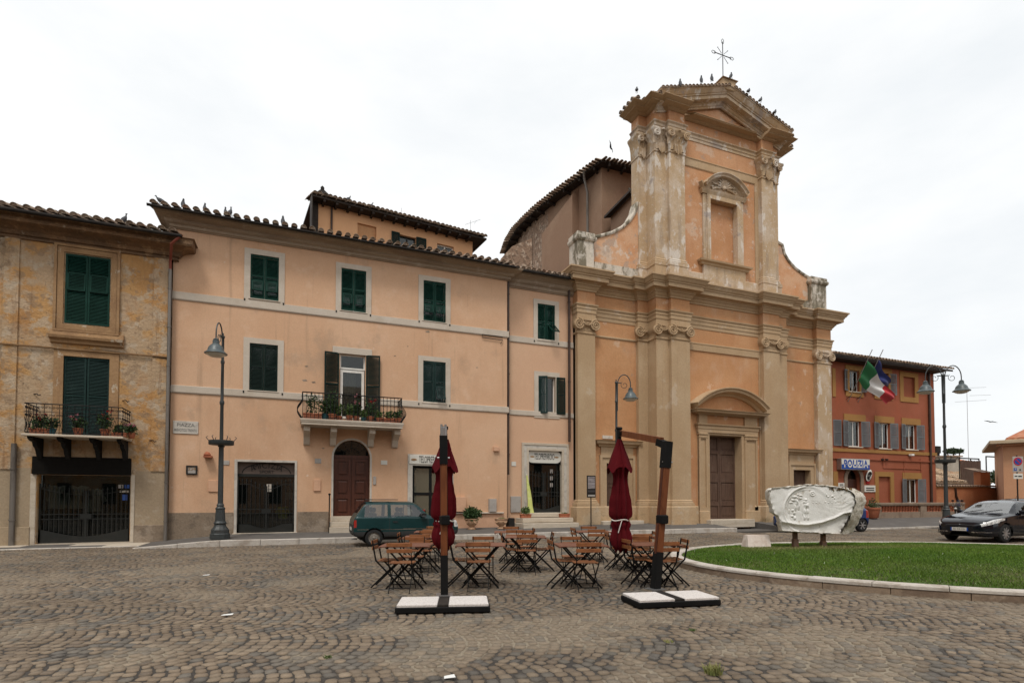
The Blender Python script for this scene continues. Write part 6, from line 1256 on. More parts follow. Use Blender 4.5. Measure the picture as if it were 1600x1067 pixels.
q = W(1423, 711, VL-.1); MB().cbox(q.x-.12, q.x+.15, VL-.25, VL-.05, q.z-.05, q.z+.08, .01).build('camera_housing', K['white'], PB)
# flags on slanting poles
def flag(foot, tip, attach, free, cols, label, seed):
    f = W(*foot, VL-.03); t = W(*tip, VL-1.7); th = thing('flag', label, 'flag', f, group='flags on the police station')
    MB().tube([f, t], .022, 6).build('flagpole', K['steel'], th); MB().bar(f + Vector((-.12,.02,.15)), f + (t-f)*.12, .03).build('bracket', K['iron'], th)
    def on_pole(px_, py_):
        best = min(np.linspace(0, 1, 200), key=lambda k: (lambda q: 0)(k) if False else abs(k*0) ); return None
    a0, a1 = f + (t-f)*attach[0], f + (t-f)*attach[1]
    b0, b1 = W(*free[0], VL-1.0), W(*free[1], VL-.75)
    n, m = 24, 14; grid = []
    for i in range(n+1):
        s = i/n; row = []
        for j in range(m+1):
            u = j/m; p = (a0*(1-u) + a1*u)*(1-s) + (b0*(1-u) + b1*u)*s
            w = .10*math.sin(s*7 + u*2.5 + seed)*min(1, s*3) + .06*math.sin(u*9 + s*4)
            row.append(p + Vector((.25*w, -w*1.3, -.10*math.sin(math.pi*s)*1.0)))
        grid.append(row)
    k0 = 0
    for (nm, m_, s1) in cols:
        i0, i1 = k0, round(s1*n); k0 = i1; vs = [p for i in range(i0, i1+1) for p in grid[i]]; c = m+1
        fs = [(i*c+j, (i+1)*c+j, (i+1)*c+j+1, i*c+j+1) for i in range(i1-i0) for j in range(m)]
        MB().raw(vs, fs, True).build(nm, K[m_], th)
    return th
flag((1325, 627.5), (1363, 546), (.80, .42), ((1397, 617), (1388, 632)), [('green_stripe','flaggreen',1/3), ('white_stripe','flagwhite',2/3), ('red_stripe','flagred',1)], 'green, white and red flag hanging from the left slanting pole', 1)
flag((1340.7, 628), (1380, 546), (.82, .46), ((1392, 598), (1380, 610)), [('cloth','flagblue',1)], 'dark blue flag half hidden behind the tricolour flag', 2)
# balustrade
VBl = 21.6; BL = thing('balustrade', 'low weathered stone balustrade with terracotta balusters before the police station', 'balustrade', (34, VBl, .4))
bx0, bx1 = UX(1366, 800, VBl), UX(1505, 800, VBl); zb0, zb1 = .38, ZZ(1420, 785, VBl)
MB().sweep([(bx0, VBl+.3), (bx0, VBl), (bx1, VBl), (bx1, VBl+.3)], [(-.0,zb1-.2),(.05,zb1-.18),(.08,zb1-.1),(.08,zb1-.02),(.05,zb1),(-.14,zb1)]).build('coping', K['policestone'], BL)
MB().box(bx0, bx1, VBl+.01, VBl+.3, zb0-.3, zb0+.34).build('dwarf_wall', K['policestone'], BL)
piers = [1372, 1443, 1478, 1503]
for k, px_ in enumerate(piers): x = UX(px_, 800, VBl); MB().box(x-.27, x+.27, VBl-.02, VBl+.32, zb0-.3, zb1-.19).build('pier', K['policestone'], BL)
pb = MB().lathe([(.07,0),(.07,.05),(.045,.07),(.085,.18),(.09,.24),(.05,.36),(.055,.4),(.07,.42),(.07,.47)], (0,0,0), 10).build('baluster', K['terracotta'], BL, local=True)
first = True; hh_ = (zb1-.2) - (zb0+.34)
for a, b in zip(piers[:-1], piers[1:]):
    xa, xb = UX(a, 800, VBl)+.36, UX(b, 800, VBl)-.36; n = int((xb-xa)/.24)
    for i in range(n+1):
        o = pb if first else pb.copy()
        if not first: COL.objects.link(o)
        first = False; o.location = (xa + (xb-xa)*i/max(1, n) - 34, .15, zb0+.34-.4); o.scale = (1, 1, hh_/.47)
# ------------------------------------------------------------------ low walls and houses beyond, far right
VG = 25.5; gx0, gx1 = px1_ + .0, UX(1572, 775, VG); gz = ZZ(1520, 762, VG)
GW = thing('garden_wall', 'orange plastered garden wall with tile coping right of the police station', 'wall', ((gx0+gx1)/2, VG, 0))
MB().box(gx0, gx1, VG, VG+.35, 0, gz).build('wall_face', K['farorange'], GW); q = MB().box(gx0, gx1, VG-.05, VG+.4, gz, gz+.06).build('coping', K['policetrim'], GW)
edge_tiles(q, (gx0, VG-.1, gz+.08), (gx1, VG-.1, gz+.08), (0,1,.15), .3, 31, .01)
pp = W(1496, 770, VG-.08); MB().tube([(pp.x-.2,VG-.08,gz),(pp.x-.15,VG-.08,gz-.6),(pp.x+.15,VG-.08,gz-1.1),(pp.x+.15,VG-.08,0)], .07, 8).build('downpipe', K['pipe'], GW)
q0, q1, q2, q3 = BX(1531, 737, 1546, 762, VG+.1); MB().box(q0, q1, VG+.05, VG+.5, gz-.2, q3).build('gate_pier', K['farorange'], GW); MB().raw([(q0-.15,VG-.05,q3),(q1+.15,VG-.05,q3),(q1+.15,VG+1.1,q3+.35),(q0-.15,VG+1.1,q3+.35)],[(0,1,2,3)]).build('pier_cap', K['tile'], GW)
def small_house(name, label, l, r_, v0, v1, ztop_px, eave_px, wallm, red, seed, over=.4, tm=None):
    x0, x1 = UX(l, 740, v0), UX(r_, 740, v0); ze_ = ZZ((l+r_)/2, eave_px, v0); zr = ZZ((l+r_)/2, ztop_px, v1)
    H = thing(name, label, 'house', ((x0+x1)/2, v0, 0)); MB().box(x0, x1, v0, v0+.3, 0, ze_).box(x0, x0+.3, v0+.3, v1, 0, ze_).box(x1-.3, x1, v0+.3, v1, 0, ze_).build('wall', wallm, H)
    rf_ = MB().raw([(x0-over,v0-over,ze_-.02),(x1+over,v0-over,ze_-.02),(x1+over,v1,zr),(x0-over,v1,zr),(x0-over,v0-over,ze_-.14),(x1+over,v0-over,ze_-.14),(x1+over,v1,zr-.12),(x0-over,v1,zr-.12)],[(0,1,2,3),(7,6,5,4),(0,4,5,1),(1,5,6,2),(3,7,4,0)]).build('roof', tm or K['tilered'], H)
    tiles(rf_, (x0-over, v0-over, ze_), (1,0,0), (0, v1-v0+over, zr-ze_), x1-x0+2*over, math.hypot(v1-v0+over, zr-ze_), step=.30, rowlen=.5, seed=seed, red=red, eave_only=0, mat_=tm)
    return H
K['tilepale'] = mat('pale_roof_tile', (.36,.25,.16), [((.46,.36,.26), 3., .46,.6,.8), ((.14,.10,.07), 4., .52,.62,.8), ((.40,.20,.11), 1.6, .52,.66,.7)], speck=(20,.18))
small_house('rear_house', 'distant house with long red tiled roof behind the double street lamp', 1462, 1512, 40, 47, 707, 722, K['farplaster'], True, 41)
small_house('rear_house', 'pale tiled roof of a low house left of the dark pergola', 1500, 1548, 31, 38.5, 717, 752, K['farplaster'], False, 42, tm=K['tilepale'])
small_house('rear_house', 'tumbledown grey plaster shed roof behind the orange garden wall', 1464, 1499, 29, 32.5, 738, 753, K['farplaster'], False, 43, tm=K['tilepale'])
H = thing('rear_tower', 'small grey plaster block among the tiled roofs on the right', 'house', W(1490, 760, 33)); q = BX(1481, 713, 1500, 745, 33)
MB().box(q[0], q[1], 33, 35, 0, q[3]).build('wall', K['farplaster'], H); MB().box(q[0]-.15, q[1]+.15, 32.8, 35.2, q[3], q[3]+.12).build('roof_slab', K['tile'], H)
q = BX(1463, 696.5, 1470.5, 708, 41); H = thing('water_tank', 'dark square tank on the roof right of the police station', 'tank', (q[0], 41, q[2])); MB().cbox(q[0], q[1], 41, 42, q[2], q[3], .04).box(q[0]+.1, q[1]-.1, 41.1, 41.9, q[2]-1.5, q[2]).build('tank_body', K['gutter'], H)
q = BX(1541, 713, 1572, 742, 28); H = thing('pergola', 'dark wire pergola with matting beside the salmon building', 'pergola', (q[0], 28, gz-.5))
b = MB()
for x in (q[0], (q[0]+q[1])/2+.2, q[1]): b.tube([(x, 28, .2), (x, 28, q[3])], .05, 6); b.tube([(x, 30, .2), (x, 30, q[3])], .05, 6)
for y in (28, 30): b.tube([(q[0], y, q[3]), (q[1], y, q[3])], .06, 6)
b.build('pergola_frame', K['gutter'], H); mt = MB()
for i in range(26): x = q[0]+(q[1]-q[0])*(i+.5)/26; mt.tube([(x, 29.9, .2), (x, 29.9, q[3]-.22-.05*math.sin(i*1.7))], .065, 5)
mt.build('reed_matting', K['churchdoor'], H, kind='stuff')
sh = thing('garden_shrub', 'dark green shrub under the pergola above the garden wall', 'shrub', W(1560, 745, 27.2)); c = sh.location
leaves(900, c, (1.0, .6, .55), .14, seed=4).build('foliage', K['leaf'], sh); MB().tube([c - Vector((0,0,2.5)), c], [.07,.04], 6).build('stem', K['churchdoor'], sh)
for k, (px_, rr) in enumerate(((1481, 1.2), (1489.5, 1.7), (1499, 1.3))):
    t_ = thing('distant_tree', ('small round dark tree left of the tallest tree on the far skyline', 'tallest dark tree top on the far skyline, near the double lamp', 'dark tree top right of the tallest tree on the far skyline')[k], 'tree', W(px_, 706, 75), group='far skyline trees'); c = t_.location
    leaves(700, (c.x, c.y, c.z + .2), (rr*.6, rr*.6, rr*.4), .25, seed=7+k).build('crown', K['tree'], t_); MB().tube([(c.x,c.y,0),(c.x,c.y,c.z)], [.3,.12], 6).build('trunk', K['churchdoor'], t_)
an = thing('roof_antenna', 'tall thin television mast with crossbars against the sky, right of double lamp', 'antenna', W(1514, 745, 34)); q = an.location; zt = ZZ(1514, 606, 34)
MB().tube([(q.x,q.y,q.z-1.5),(q.x,q.y,zt)], .022, 5).build('mast', K['steel'], an)
for py_, l, r_ in ((606, 1513, 1541), (618, 1515, 1548), (626, 1492, 1541)): MB().tube([W(l, py_+ (2 if l < 1500 else 0), 34), W(r_, py_-1, 34)], .014, 5).build('crossbar', K['steel'], an)
# salmon building at the right edge
rp = W(1568, 740, 22.0); RZ = -R_(60); rz0, rz1 = rp.z*0 + ZZ(1570, 697, 22.0), ZZ(1570, 687, 21.6)
RB = thing('salmon_building', 'low salmon building with buff flat eaves slab at the right edge', 'building', (rp.x, rp.y, 0), RZ)
MB().box(0, 14, 0, 8, 0, rz0+.3).build('wall', K['rightwall'], RB, local=True); MB().cbox(-.72, 14, -.7, 8.5, rz0+.12, rz1, .03).build('eaves_slab', K['buff'], RB, local=True); MB().box(-.35, 14, -.35, 0, rz0, rz0+.12).build('eaves_moulding', K['rightwall'], RB, local=True)
rr_ = MB().raw([(.2,.2,rz1),(14,.2,rz1),(14,4.5,rz1+2.0),(3.0,4.5,rz1+2.0),(.2,8,rz1),(.2,.2,rz1+.2),(14,.2,rz1+.2)],[(5,6,2,3),(0,1,6,5),(4,0,5,3)]).build('roof', K['tilered'], RB, local=True)
# ------------------------------------------------------------------ houses on the near side of the square, behind the viewer
for k, (x0, x1, hgt, m) in enumerate(((-34, -13.2, 10.5, 'ochre'), (-13, 9.8, 12.5, 'pinkwing'), (10, 36, 11., 'rightwall'))):
    H = thing('opposite_house', ('long ochre house behind the viewer on the near side of the square', 'tall pink house straight behind the viewer across the square', 'salmon house behind the viewer to the right')[k], 'house', ((x0+x1)/2, -15, 0))
    nw = int((x1-x0)/3.2); ops = [rect(x0+1+i*(x1-x0-1)/nw, 1+fl*3.6, x0+2.1+i*(x1-x0-1)/nw, 2.9+fl*3.6) for i in range(nw) for fl in range(3)]
    bk = lambda a, b, d: (a, -15-d, b)
    MB().plate(rect(x0, 0, x1, hgt), ops, bk, .3).build('wall', K[m], H)
    for o_ in ops: MB().box(o_[0][0], o_[1][0], -15.25, -15.15, o_[0][1], o_[2][1]).build('shutter', K['green2'], H)
    MB().raw([(x0,-14.3,hgt),(x1,-14.3,hgt),(x1,-21,hgt+2),(x0,-21,hgt+2),(x0,-14.3,hgt-.15),(x1,-14.3,hgt-.15)],[(0,1,2,3),(0,1,5,4)]).build('roof', K['tile'], H)
for k, (xw, y0, y1, hgt, m, sg, lab) in enumerate(((-24, -14.8, 20, 11.5, 'ochrebase', 1, 'unseen brown house added beyond the left edge to block low sky'), (46, -14.8, 10, 11, 'pinkwing', -1, 'unseen pink house added beyond the right edge to darken reflections'))):  # added out of view to cut low sky light and darken reflections
    H = thing('unseen_side_house', lab, 'house', (xw, (y0+y1)/2, 0)); nw = int((y1-y0)/3.2)
    ops = [rect(y0+1+i*(y1-y0-1)/nw, 1+fl*3.6, y0+2.1+i*(y1-y0-1)/nw, 2.9+fl*3.6) for i in range(nw) for fl in range(3)]
    MB().plate(rect(y0, 0, y1, hgt), ops, lambda a, b, d: (xw - sg*d, a, b), .3).build('wall', K[m], H)
    for o_ in ops: MB().box(xw-sg*.15, xw-sg*.25, o_[0][0], o_[1][0], o_[0][1], o_[2][1]).build('shutter', K['green2'], H)
    MB().raw([(xw+sg*.7,y0,hgt),(xw+sg*.7,y1,hgt),(xw-sg*6,y1,hgt+2),(xw-sg*6,y0,hgt+2),(xw+sg*.7,y0,hgt-.15),(xw+sg*.7,y1,hgt-.15)],[(0,1,2,3),(0,1,5,4)]).build('roof', K['tile'], H)
# ================================================================== street lamps and signs
def lamp_head(parent, p, r=.335):
    x, y, z = p
    o = MB().lathe([(.025,.0),(.05,-.02),(.09,-.05),(.075,-.08),(.10,-.09),(.10,-.19),(.115,-.20),(.15,-.235),(.195,-.28),(.225,-.34),(.24,-.40),(.265,-.44),(r*.93,-.475),(r,-.495),(r,-.515),(r*.9,-.515)], (x,y,z), 20).build('lamp_shade', K['lampshade'], parent)
    MB().lathe([(r*.84,-.516),(r*.74,-.56),(r*.52,-.60),(r*.25,-.62),(.01,-.625)], (x,y,z), 16).build('lamp_glass', K['lampglass'], o)
def street_lamp(label, loc, arms, H=6.5, ring=True, sc=1.0, group='street lamps'):
    L = thing('street_lamp', label, 'street lamp', loc, group=group); x, y, z = loc
    MB().lathe([(.30,0),(.30,.16),(.27,.19),(.27,.30),(.235,.34),(.19,.40),(.165,.46),(.20,.52),(.155,.58),(.135,.95),(.15,1.0),(.10,1.06),(.115,1.10),(.085,1.16)], (x,y,z), 12, smooth=False).build('base', K['lamp'], L)
    MB().lathe([(.082,1.1),(.075,3.0),(.10,3.02),(.10,3.06),(.07,3.1)], (x,y,z), 12).build('lower_shaft', K['lamp'], L)
    MB().lathe([(.058,3.05),(.052,H*.66),(.07,H*.665),(.075,H*.675),(.05,H*.685),(.045,H-.9),(.06,H-.88),(.06,H-.8),(.045,H-.78),(.04,H-.05),(.06,H-.03),(.06,H+.02),(.02,H+.06),(.03,H+.1),(.005,H+.14)], (x,y,z), 10).build('upper_shaft', K['lamp'], L)
    if ring:
        MB().lathe([(.14,3.06),(.36,3.08),(.38,3.10),(.38,3.22),(.35,3.22),(.34,3.12),(.1,3.12)], (x,y,z), 18).build('flower_ring', K['lamp'], L)
        b = MB()
        for k in range(6): a = k*math.pi/3; b.tube([(x+.37*math.cos(a),y+.37*math.sin(a),z+3.22),(x+.45*math.cos(a),y+.45*math.sin(a),z+3.32),(x+.40*math.cos(a),y+.40*math.sin(a),z+3.36)], .012, 5)
        b.build('ring_hooks', K['lamp'], L)
    for ang, reach, zt in arms:
        c, s = math.cos(ang), math.sin(ang); R2 = reach/2; A = MB()
        pts = [(x+c*.05, y+s*.05, z+H-1.25), (x+c*.06, y+s*.06, z+H-.1)] + [(x + c*(.06 + R2 - R2*math.cos(a)), y + s*(.06 + R2 - R2*math.cos(a)), z+H-.1+ (R2*1.55)*math.sin(a)) for a in np.linspace(.25, math.pi, 12)] + [(x+c*(reach+.06), y+s*(reach+.06), z+H-.28)]
        A.tube(pts, .022, 7)
        sp_ = [(x + c*(.10 + .26 + .17*(1-.05*k)*math.cos(k*.55+2.2)), y + s*(.36 + .17*(1-.05*k)*math.cos(k*.55+2.2)), z+H-.12 + .17*(1-.05*k)*math.sin(k*.55+2.2)) for k in range(14)]; A.tube(sp_, .012, 5)
        A.tube([(x+c*.02,y+s*.02,z+H-.02),(x+c*.2,y+s*.2,z+H-.02)], .025, 6).tube([(x,y,z+H-.9),(x+c*.06,y+s*.06,z+H-.9)], .03, 6)
        A.build('arm', K['lamp'], L); lamp_head(L, (x+c*(reach+.06), y+s*(reach+.06), z+H-.22))
    return L
lp = W(343.5, 841.5, z=.19); lp.z = .19
la = Vector((-lp.x, -lp.y, 0)).normalized()*math.cos(.3) - _Rt*math.sin(.3); la = math.atan2(la.y, la.x)
street_lamp('single-arm dark lamp post before the sport shop on the pavement', lp, [(la, .58, 0)], H=6.66)
q = W(964, 817, 20.3); street_lamp('single-arm lamp post before the church, behind the right parasol', Vector((q.x, 20.3, pavement_z(q.x, 20.3))), [(-.42, .56, 0)], H=6.35, ring=False)
q = CG(19.3, 24.2); street_lamp('two-armed lamp post right of the police station', Vector((q.x, q.y, .02)), [(-.50, .68, 0), (math.pi - .50, .68, 0)], H=7.0)
# information board by the church
q = W(923.5, 820, 20.9); zq = pavement_z(q.x, 20.9); T = thing('information_board', 'small dark notice board on a thin post by the church pilaster', 'sign', (q.x, 20.9, zq))
MB().tube([(q.x, 20.9, zq), (q.x, 20.9, ZZ(923, 744, 20.9))], .025, 8).build('post', K['gutter'], T)
b_ = BX(917, 742.5, 930.5, 777, 20.85); bo = MB().cbox(b_[0], b_[1], 20.83, 20.87, b_[2], b_[3], .008).build('board', K['gutter'], T); zmid = b_[2]+(b_[3]-b_[2])*.4
MB().box(b_[0]+.04, b_[1]-.04, 20.824, 20.83, zmid, b_[3]-.05).build('notice', mat('grey_notice_print', (.28,.25,.25), [((.12,.1,.1), (3,3,30), .5,.55,.8)], rough=.6), bo); MB().box(b_[0]+.04, b_[1]-.04, 20.824, 20.83, b_[2]+.05, b_[2]+.12).build('notice_strip', K['box'], bo)
MB().box(b_[0]+.04, b_[1]-.04, 20.824, 20.83, zmid-.16, zmid-.06).build('notice_strip', K['cloth_dark'], bo)
# no-parking sign at the right edge
q = CG((1590-800)/850*26, 26); T = thing('parking_sign', 'grey no-parking sign with small plate on a post at the right edge', 'sign', (q.x, q.y, .05)); s_ = 26/850
MB().tube([(q.x,q.y,.05),(q.x,q.y,1.5+68*s_)], .03, 8).build('post', K['gutter'], T)
R4 = Matrix.Translation((0,0,0)) @ Matrix.Rotation(-YAW*1.3, 4, 'Z')
def panel(name, w, z0, z1, m, y, parent, x=0): 
    o = MB().cbox(x-w/2, x+w/2, y-.012, y, z0, z1, .004).build(name, K[m], parent, local=True); return o
rot = thing('parking_sign_x', '', '') if False else None
zs1, zs0 = 1.5+66*s_, 1.5+41.5*s_; pn = MB().cbox(-.24, .24, -.06, -.045, zs0-.05, zs1-.05, .004).build('sign_plate', K['box'], T, local=True); pn.rotation_euler = (0,0,-.45)
c_ = zs1-.05-.24
for nm, r0_, m_, yy in (('red_ring', .20, 'redpaint', -.064), ('blue_disc', .15, 'signblue', -.068)):
    o = MB().lathe([(r0_,0),(r0_,.006)], (0,0,0), 24).build(nm, K[m_], pn, local=True); o.matrix_local = Matrix.Translation((0, yy+.004, c_)) @ Matrix.Rotation(R_(90), 4, 'X')
MB().bar((-.11,-.074,c_+.11),(.11,-.074,c_-.11), .05, .006, up=(0,1,0)).build('red_bar', K['redpaint'], pn, local=True)
MB().box(-.19,-.06,-.066,-.06,zs0+.02,zs0+.15).build('blue_square', K['signblue'], pn, local=True); text_mesh('lettering', 'P', .12, K['signwhite'], pn, M_front(-.125, -.068, zs0+.085))
MB().box(.06,.12,-.066,-.06,zs0+.02,zs0+.1).build('truck_symbol', K['letters'], pn, local=True)
p2 = MB().cbox(-.21, .21, -.06, -.045, 1.5+31*s_-.05, 1.5+39.5*s_-.05, .004).build('lower_plate', K['signwhite'], T, local=True); p2.rotation_euler = (0,0,-.45); zc_ = 1.5+35*s_-.05
MB().box(-.16,-.04,-.066,-.06,zc_-.02,zc_+.03).box(0,.16,-.066,-.06,zc_-.03,zc_+.03).build('tow_symbol', K['letters'], p2, local=True)
# ================================================================== café furniture
def make_table():
    t = thing('cafe_table', 'x', 'table', group='folding cafe tables'); w, d, z = .42, .35, .715
    n = 7
    for i in range(n): y0 = -d + 2*d*i/n + .004; MB().cbox(-w, w, y0, y0 + 2*d/n - .008, z-.018, z, .004).build('table_slat', K['tabletop'], t, local=True)
    for x_ in (-w, w-.03): MB().cbox(x_, x_+.03, -d, d, z-.034, z-.0185, .003).build('table_batten', K['tabletop'], t, local=True)
    for s in (-1, 1):
        MB().bar((-.31, s*.27, z-.02), (.31, s*.27, .0), .028, .012, up=(0,1,0)).build('leg', K['blacksteel'], t, local=True); MB().bar((.31, s*.245, z-.02), (-.31, s*.245, 0), .028, .012, up=(0,1,0)).build('leg', K['blacksteel'], t, local=True)
    for x_, z_ in ((-.24, .08), (.24, .08), (0, .355), (-.3, z-.04), (.3, z-.04)): MB().tube([(x_,-.27,z_),(x_,.27,z_)], .008, 5).build('crossbar', K['blacksteel'], t, local=True)
    return t
def make_chair():
    t = thing('folding_chair', 'x', 'chair', group='folding cafe chairs')
    for i in range(6): y0 = -.17 + i*.060; MB().cbox(-.20, .20, y0, y0+.052, .440 + .004*abs(i-2.5), .457 + .004*abs(i-2.5), .004).build('seat_slat', K['chairwood'], t, local=True)
    for z0 in (.635, .735):
        y = -.245 - (z0-.6)*.12; MB().cbox(-.205, .205, y-.018, y-.003, z0, z0+.062, .004).build('back_slat', K['chairwood'], t, local=True)
    for s in (-1, 1):
        MB().bar((s*.185, -.268, .80), (s*.185, -.20, .455), .026, .010, up=(1,0,0)).bar((s*.185, -.20, .46), (s*.185, .245, 0.0), .026, .010, up=(1,0,0)).build('back_leg', K['blacksteel'], t, local=True)
        MB().bar((s*.165, .17, .445), (s*.165, -.29, 0.0), .026, .010, up=(1,0,0)).build('front_leg', K['blacksteel'], t, local=True)
        MB().bar((s*.172, -.19, .435), (s*.172, .18, .435), .02, .008).build('seat_rail', K['blacksteel'], t, local=True)
    for w_, y_, z_ in ((.185, .17, .075), (.165, -.22, .07), (.185, -.03, .25)): MB().tube([(-w_,y_,z_),(w_,y_,z_)], .007, 5).build('stretcher', K['blacksteel'], t, local=True)
    return t
TB, CHR = make_table(), make_chair(); used = {'t': False, 'c': False}
def put(kind, proto, X, Zd, rz, label):
    o = proto if not used[kind] else copy_tree(proto); used[kind] = True
    p = CG(X, Zd); o.location = (p.x, p.y, .002); o.rotation_euler = (0, 0, -YAW + rz); o['label'] = label; return o
# (sideways, depth, turn, where) of each table and the chairs around it: n(ear) f(ar) l(eft) r(ight)
sets = [(-1.80, 9.35, .05, 'front left table', 'nfl'), (-.54, 9.45, .02, 'front table right of the left parasol pole', 'nfl'), (1.18, 9.40, .06, 'front table left of the right parasol', 'nfl'), (2.46, 9.55, .10, 'front right table beside the lawn', 'nflr'),
        (-1.82, 11.35, .05, 'middle left table', 'nfl'), (.28, 11.4, .0, 'middle table between the parasols', 'nflr'), (2.50, 11.6, .12, 'middle right table behind the hanging canopy', 'nflr'),
        (-1.92, 13.2, .08, 'rear left table by the green car', 'nf'), (.0, 13.0, .04, 'rear table before the shop steps', 'nfr'), (1.95, 13.2, .05, 'rear right table nearest the church', 'nfl')]
side = {'n': 'near side of', 'f': 'far side of', 'l': 'left end of', 'r': 'right end of'}
rj = random.Random(3)
for X, Zd, rz, nm, chs in sets:
    put('t', TB, X, Zd, rz, 'red-brown slatted folding table, ' + nm)
    for c in chs:
        d = {'n': (0, -.40, 0), 'f': (0, .44, math.pi), 'l': (-.25, 0, -math.pi/2), 'r': (.27, 0, math.pi/2)}[c]
        ca, sa = math.cos(rz), math.sin(rz); dx, dy = d[0]*ca - d[1]*sa, d[0]*sa + d[1]*ca
        put('c', CHR, X + dx + rj.uniform(-.04, .04), Zd + dy + rj.uniform(-.03, .05), rz + d[2] + rj.uniform(-.12, .12), 'folding chair at the %s the %s' % (side[c], nm))
# ------------------------------------------------------------------ folded parasols
def parasol(label, base_c, base_rz, foot, top, arm_end, can_bottom, canopy_R, tie_z, seed, endcap):
    T = thing('parasol', label, 'parasol', (base_c.x, base_c.y, 0), group='folded cantilever parasols')
    o = Vector((base_c.x, base_c.y, 0)); bw, bdp = .60, .30
    def L(mb, name, m, parent=T, rz=None):
        ob = mb.build(name, m, parent, local=True); 
        if rz is not None: ob.rotation_euler = (0, 0, rz)
        return ob
    tray = L(MB().cbox(-bw-.02, bw+.02, -bdp-.02, bdp+.02, .004, .085, .012), 'base_tray', K['blacksteel'], rz=base_rz)
    for x0, x1 in ((-bw, -.075), (.075, bw)): MB().cbox(x0, x1, -bdp, bdp, .06, .118, .008).build('paving_slab', K['slab'], tray, local=True)
    MB().cbox(-.07, .07, -bdp-.0, bdp+.12, .08, .112, .005).build('steel_bar', K['gutter'], tray, local=True)
    f, t, a = foot - o, top - o, arm_end - o
    mid = f + (t - f)*.25
    def post(p, q, w, d_, nm, m): 
        fx = (a - t); fx.z = 0; fx.normalize(); return L(MB().bar(p, q, w, d_, up=fx), nm, m)
    post(f, mid, .105, .13, 'steel_post', K['blacksteel']); post(f + Vector((0,0,-.004)), f + Vector((0,0,.012)), .24, .24, 'foot_plate', K['steel'])
    w_ = f + (t-f)*.24
    post(w_, f + (t-f)*.88, .092, .115, 'wooden_post', K['teak']); fx = (a-t); fx.z = 0; fx.normalize(); sx_ = Vector((-fx.y, fx.x, 0))
    for s in (-1, 1): L(MB().bar(w_ + sx_*s*.047, f + (t-f)*.88 + sx_*s*.047, .012, .05, up=fx), 'post_groove', K['wood'])
    jt = MB().bar(f + (t-f)*.82, t, .115, .14, up=fx).bar(t - Vector((0,0,.06)), t + (a-t)*.16 - Vector((0,0,.03)), .11, .11); L(jt, 'elbow_bracket', K['blacksteel'])
    L(MB().bar(t + (a-t)*.10, t + (a-t)*.95, .07, .105), 'arm', K['teak'])
    cr_ = f + (t-f)*.47; crk = MB().cbox(cr_.x-.06, cr_.x+.06, cr_.y-.12, cr_.y+.06, cr_.z-.07, cr_.z+.07, .015); L(crk, 'crank_box', K['blacksteel'])
    for s in (-1, 1): L(MB().tube([t - Vector((0,0,.32)) + sx_*s*.06, t - Vector((0,0,.32)) + sx_*s*.09], .014, 8), 'bolt', K['steel'])
    if endcap: L(MB().lathe([(.05,0),(.05,.12),(.03,.13)], t + Vector((0,0,.0)), 8).lathe([(.018,.12),(.018,.17)], t + Vector((.03,0,0)), 6).lathe([(.018,.12),(.018,.17)], t + Vector((-.03,0,0)), 6), 'winch_cap', K['steel'])
    L(MB().tube([a + Vector((0,0,.06)), a - Vector((0,0,.22))], .04, 8).tube([a + Vector((-.05,0,.08)), a + Vector((.05,0,.08))], .03, 6).bar(a - Vector((0,0,.02)), t + (a-t)*.9, .07, .09), 'hub', K['blacksteel'])
    # canopy cloth: gathered folds, upper cape, waist, skirt tied with cord
    z0, z1 = can_bottom, a.z - .12; n = 40; m = 46; r = random.Random(seed); ph = [r.uniform(0, 6.28) for _ in range(5)]
    prof = [(0,.10),(.04,.19),(.10,.22),(.16,.20),(.19,.165),(.23,.20),(.34,.235),(.44,.225),(.54,.185),(.62,.155),(.66,.15),(.70,.165),(.745,.20),(.79,.185),(.84,.15),(.90,.115),(.95,.085),(1.0,.05)]
    tz = (tie_z - z0)/(z1 - z0)
    def rad(t_): 
        for (a0, r0_), (a1, r1_) in zip(prof[:-1], prof[1:]):
            if a0 <= t_ <= a1: k = (t_-a0)/(a1-a0); k = k*k*(3-2*k); return r0_ + (r1_-r0_)*k
        return .05
    vs = []; fs = []
    for i in range(m+1):
        t_ = i/m; z = z0 + (z1-z0)*t_
        for k in range(n):
            th = 2*math.pi*k/n; fold = 1 + .20*math.sin(8*th + ph[0] + 2.2*t_) + .10*math.sin(5*th + ph[1] - 4*t_) + .07*math.sin(13*th + ph[2])
            cape = .045*max(0, math.sin(4*th + ph[3]))*math.exp(-((t_-.745)/.05)**2)/.2
            rr = canopy_R*rad(t_)/.235*(fold*(.92) + cape) * (1 - .28*math.exp(-((t_-tz)/.018)**2))
            vs.append((a.x + rr*math.cos(th) + .03*math.sin(3*t_+ph[4]), a.y + rr*math.sin(th) + .02*math.sin(5*t_), z + (-.05*max(0, math.sin(4*th+ph[3])) if i == 0 else 0)))
    for i in range(m):
        for k in range(n): l = (k+1) % n; fs.append((i*n+k, i*n+l, (i+1)*n+l, (i+1)*n+k))
    L(MB().raw(vs, fs, True), 'canopy', K['canvas'])
    # loose cape flap hanging over the waist
    vs = []; fs = []; n2 = 32
    for i, (zt_, q) in enumerate(((.985, .06), (.93, .115), (.86, .185), (.79, .245), (.745, .285))):
        for k in range(n2):
            th = 2*math.pi*k/n2; pt = 1 + .16*math.cos(4*th + ph[3])*(i/4) + .06*math.sin(8*th+ph[0]); vs.append((a.x + canopy_R*q/.235*pt*math.cos(th)*.92, a.y + canopy_R*q/.235*pt*math.sin(th)*.92, z0 + (z1-z0)*zt_ - (.11*max(0, math.cos(4*th+ph[3]))*(i/4)**2)))
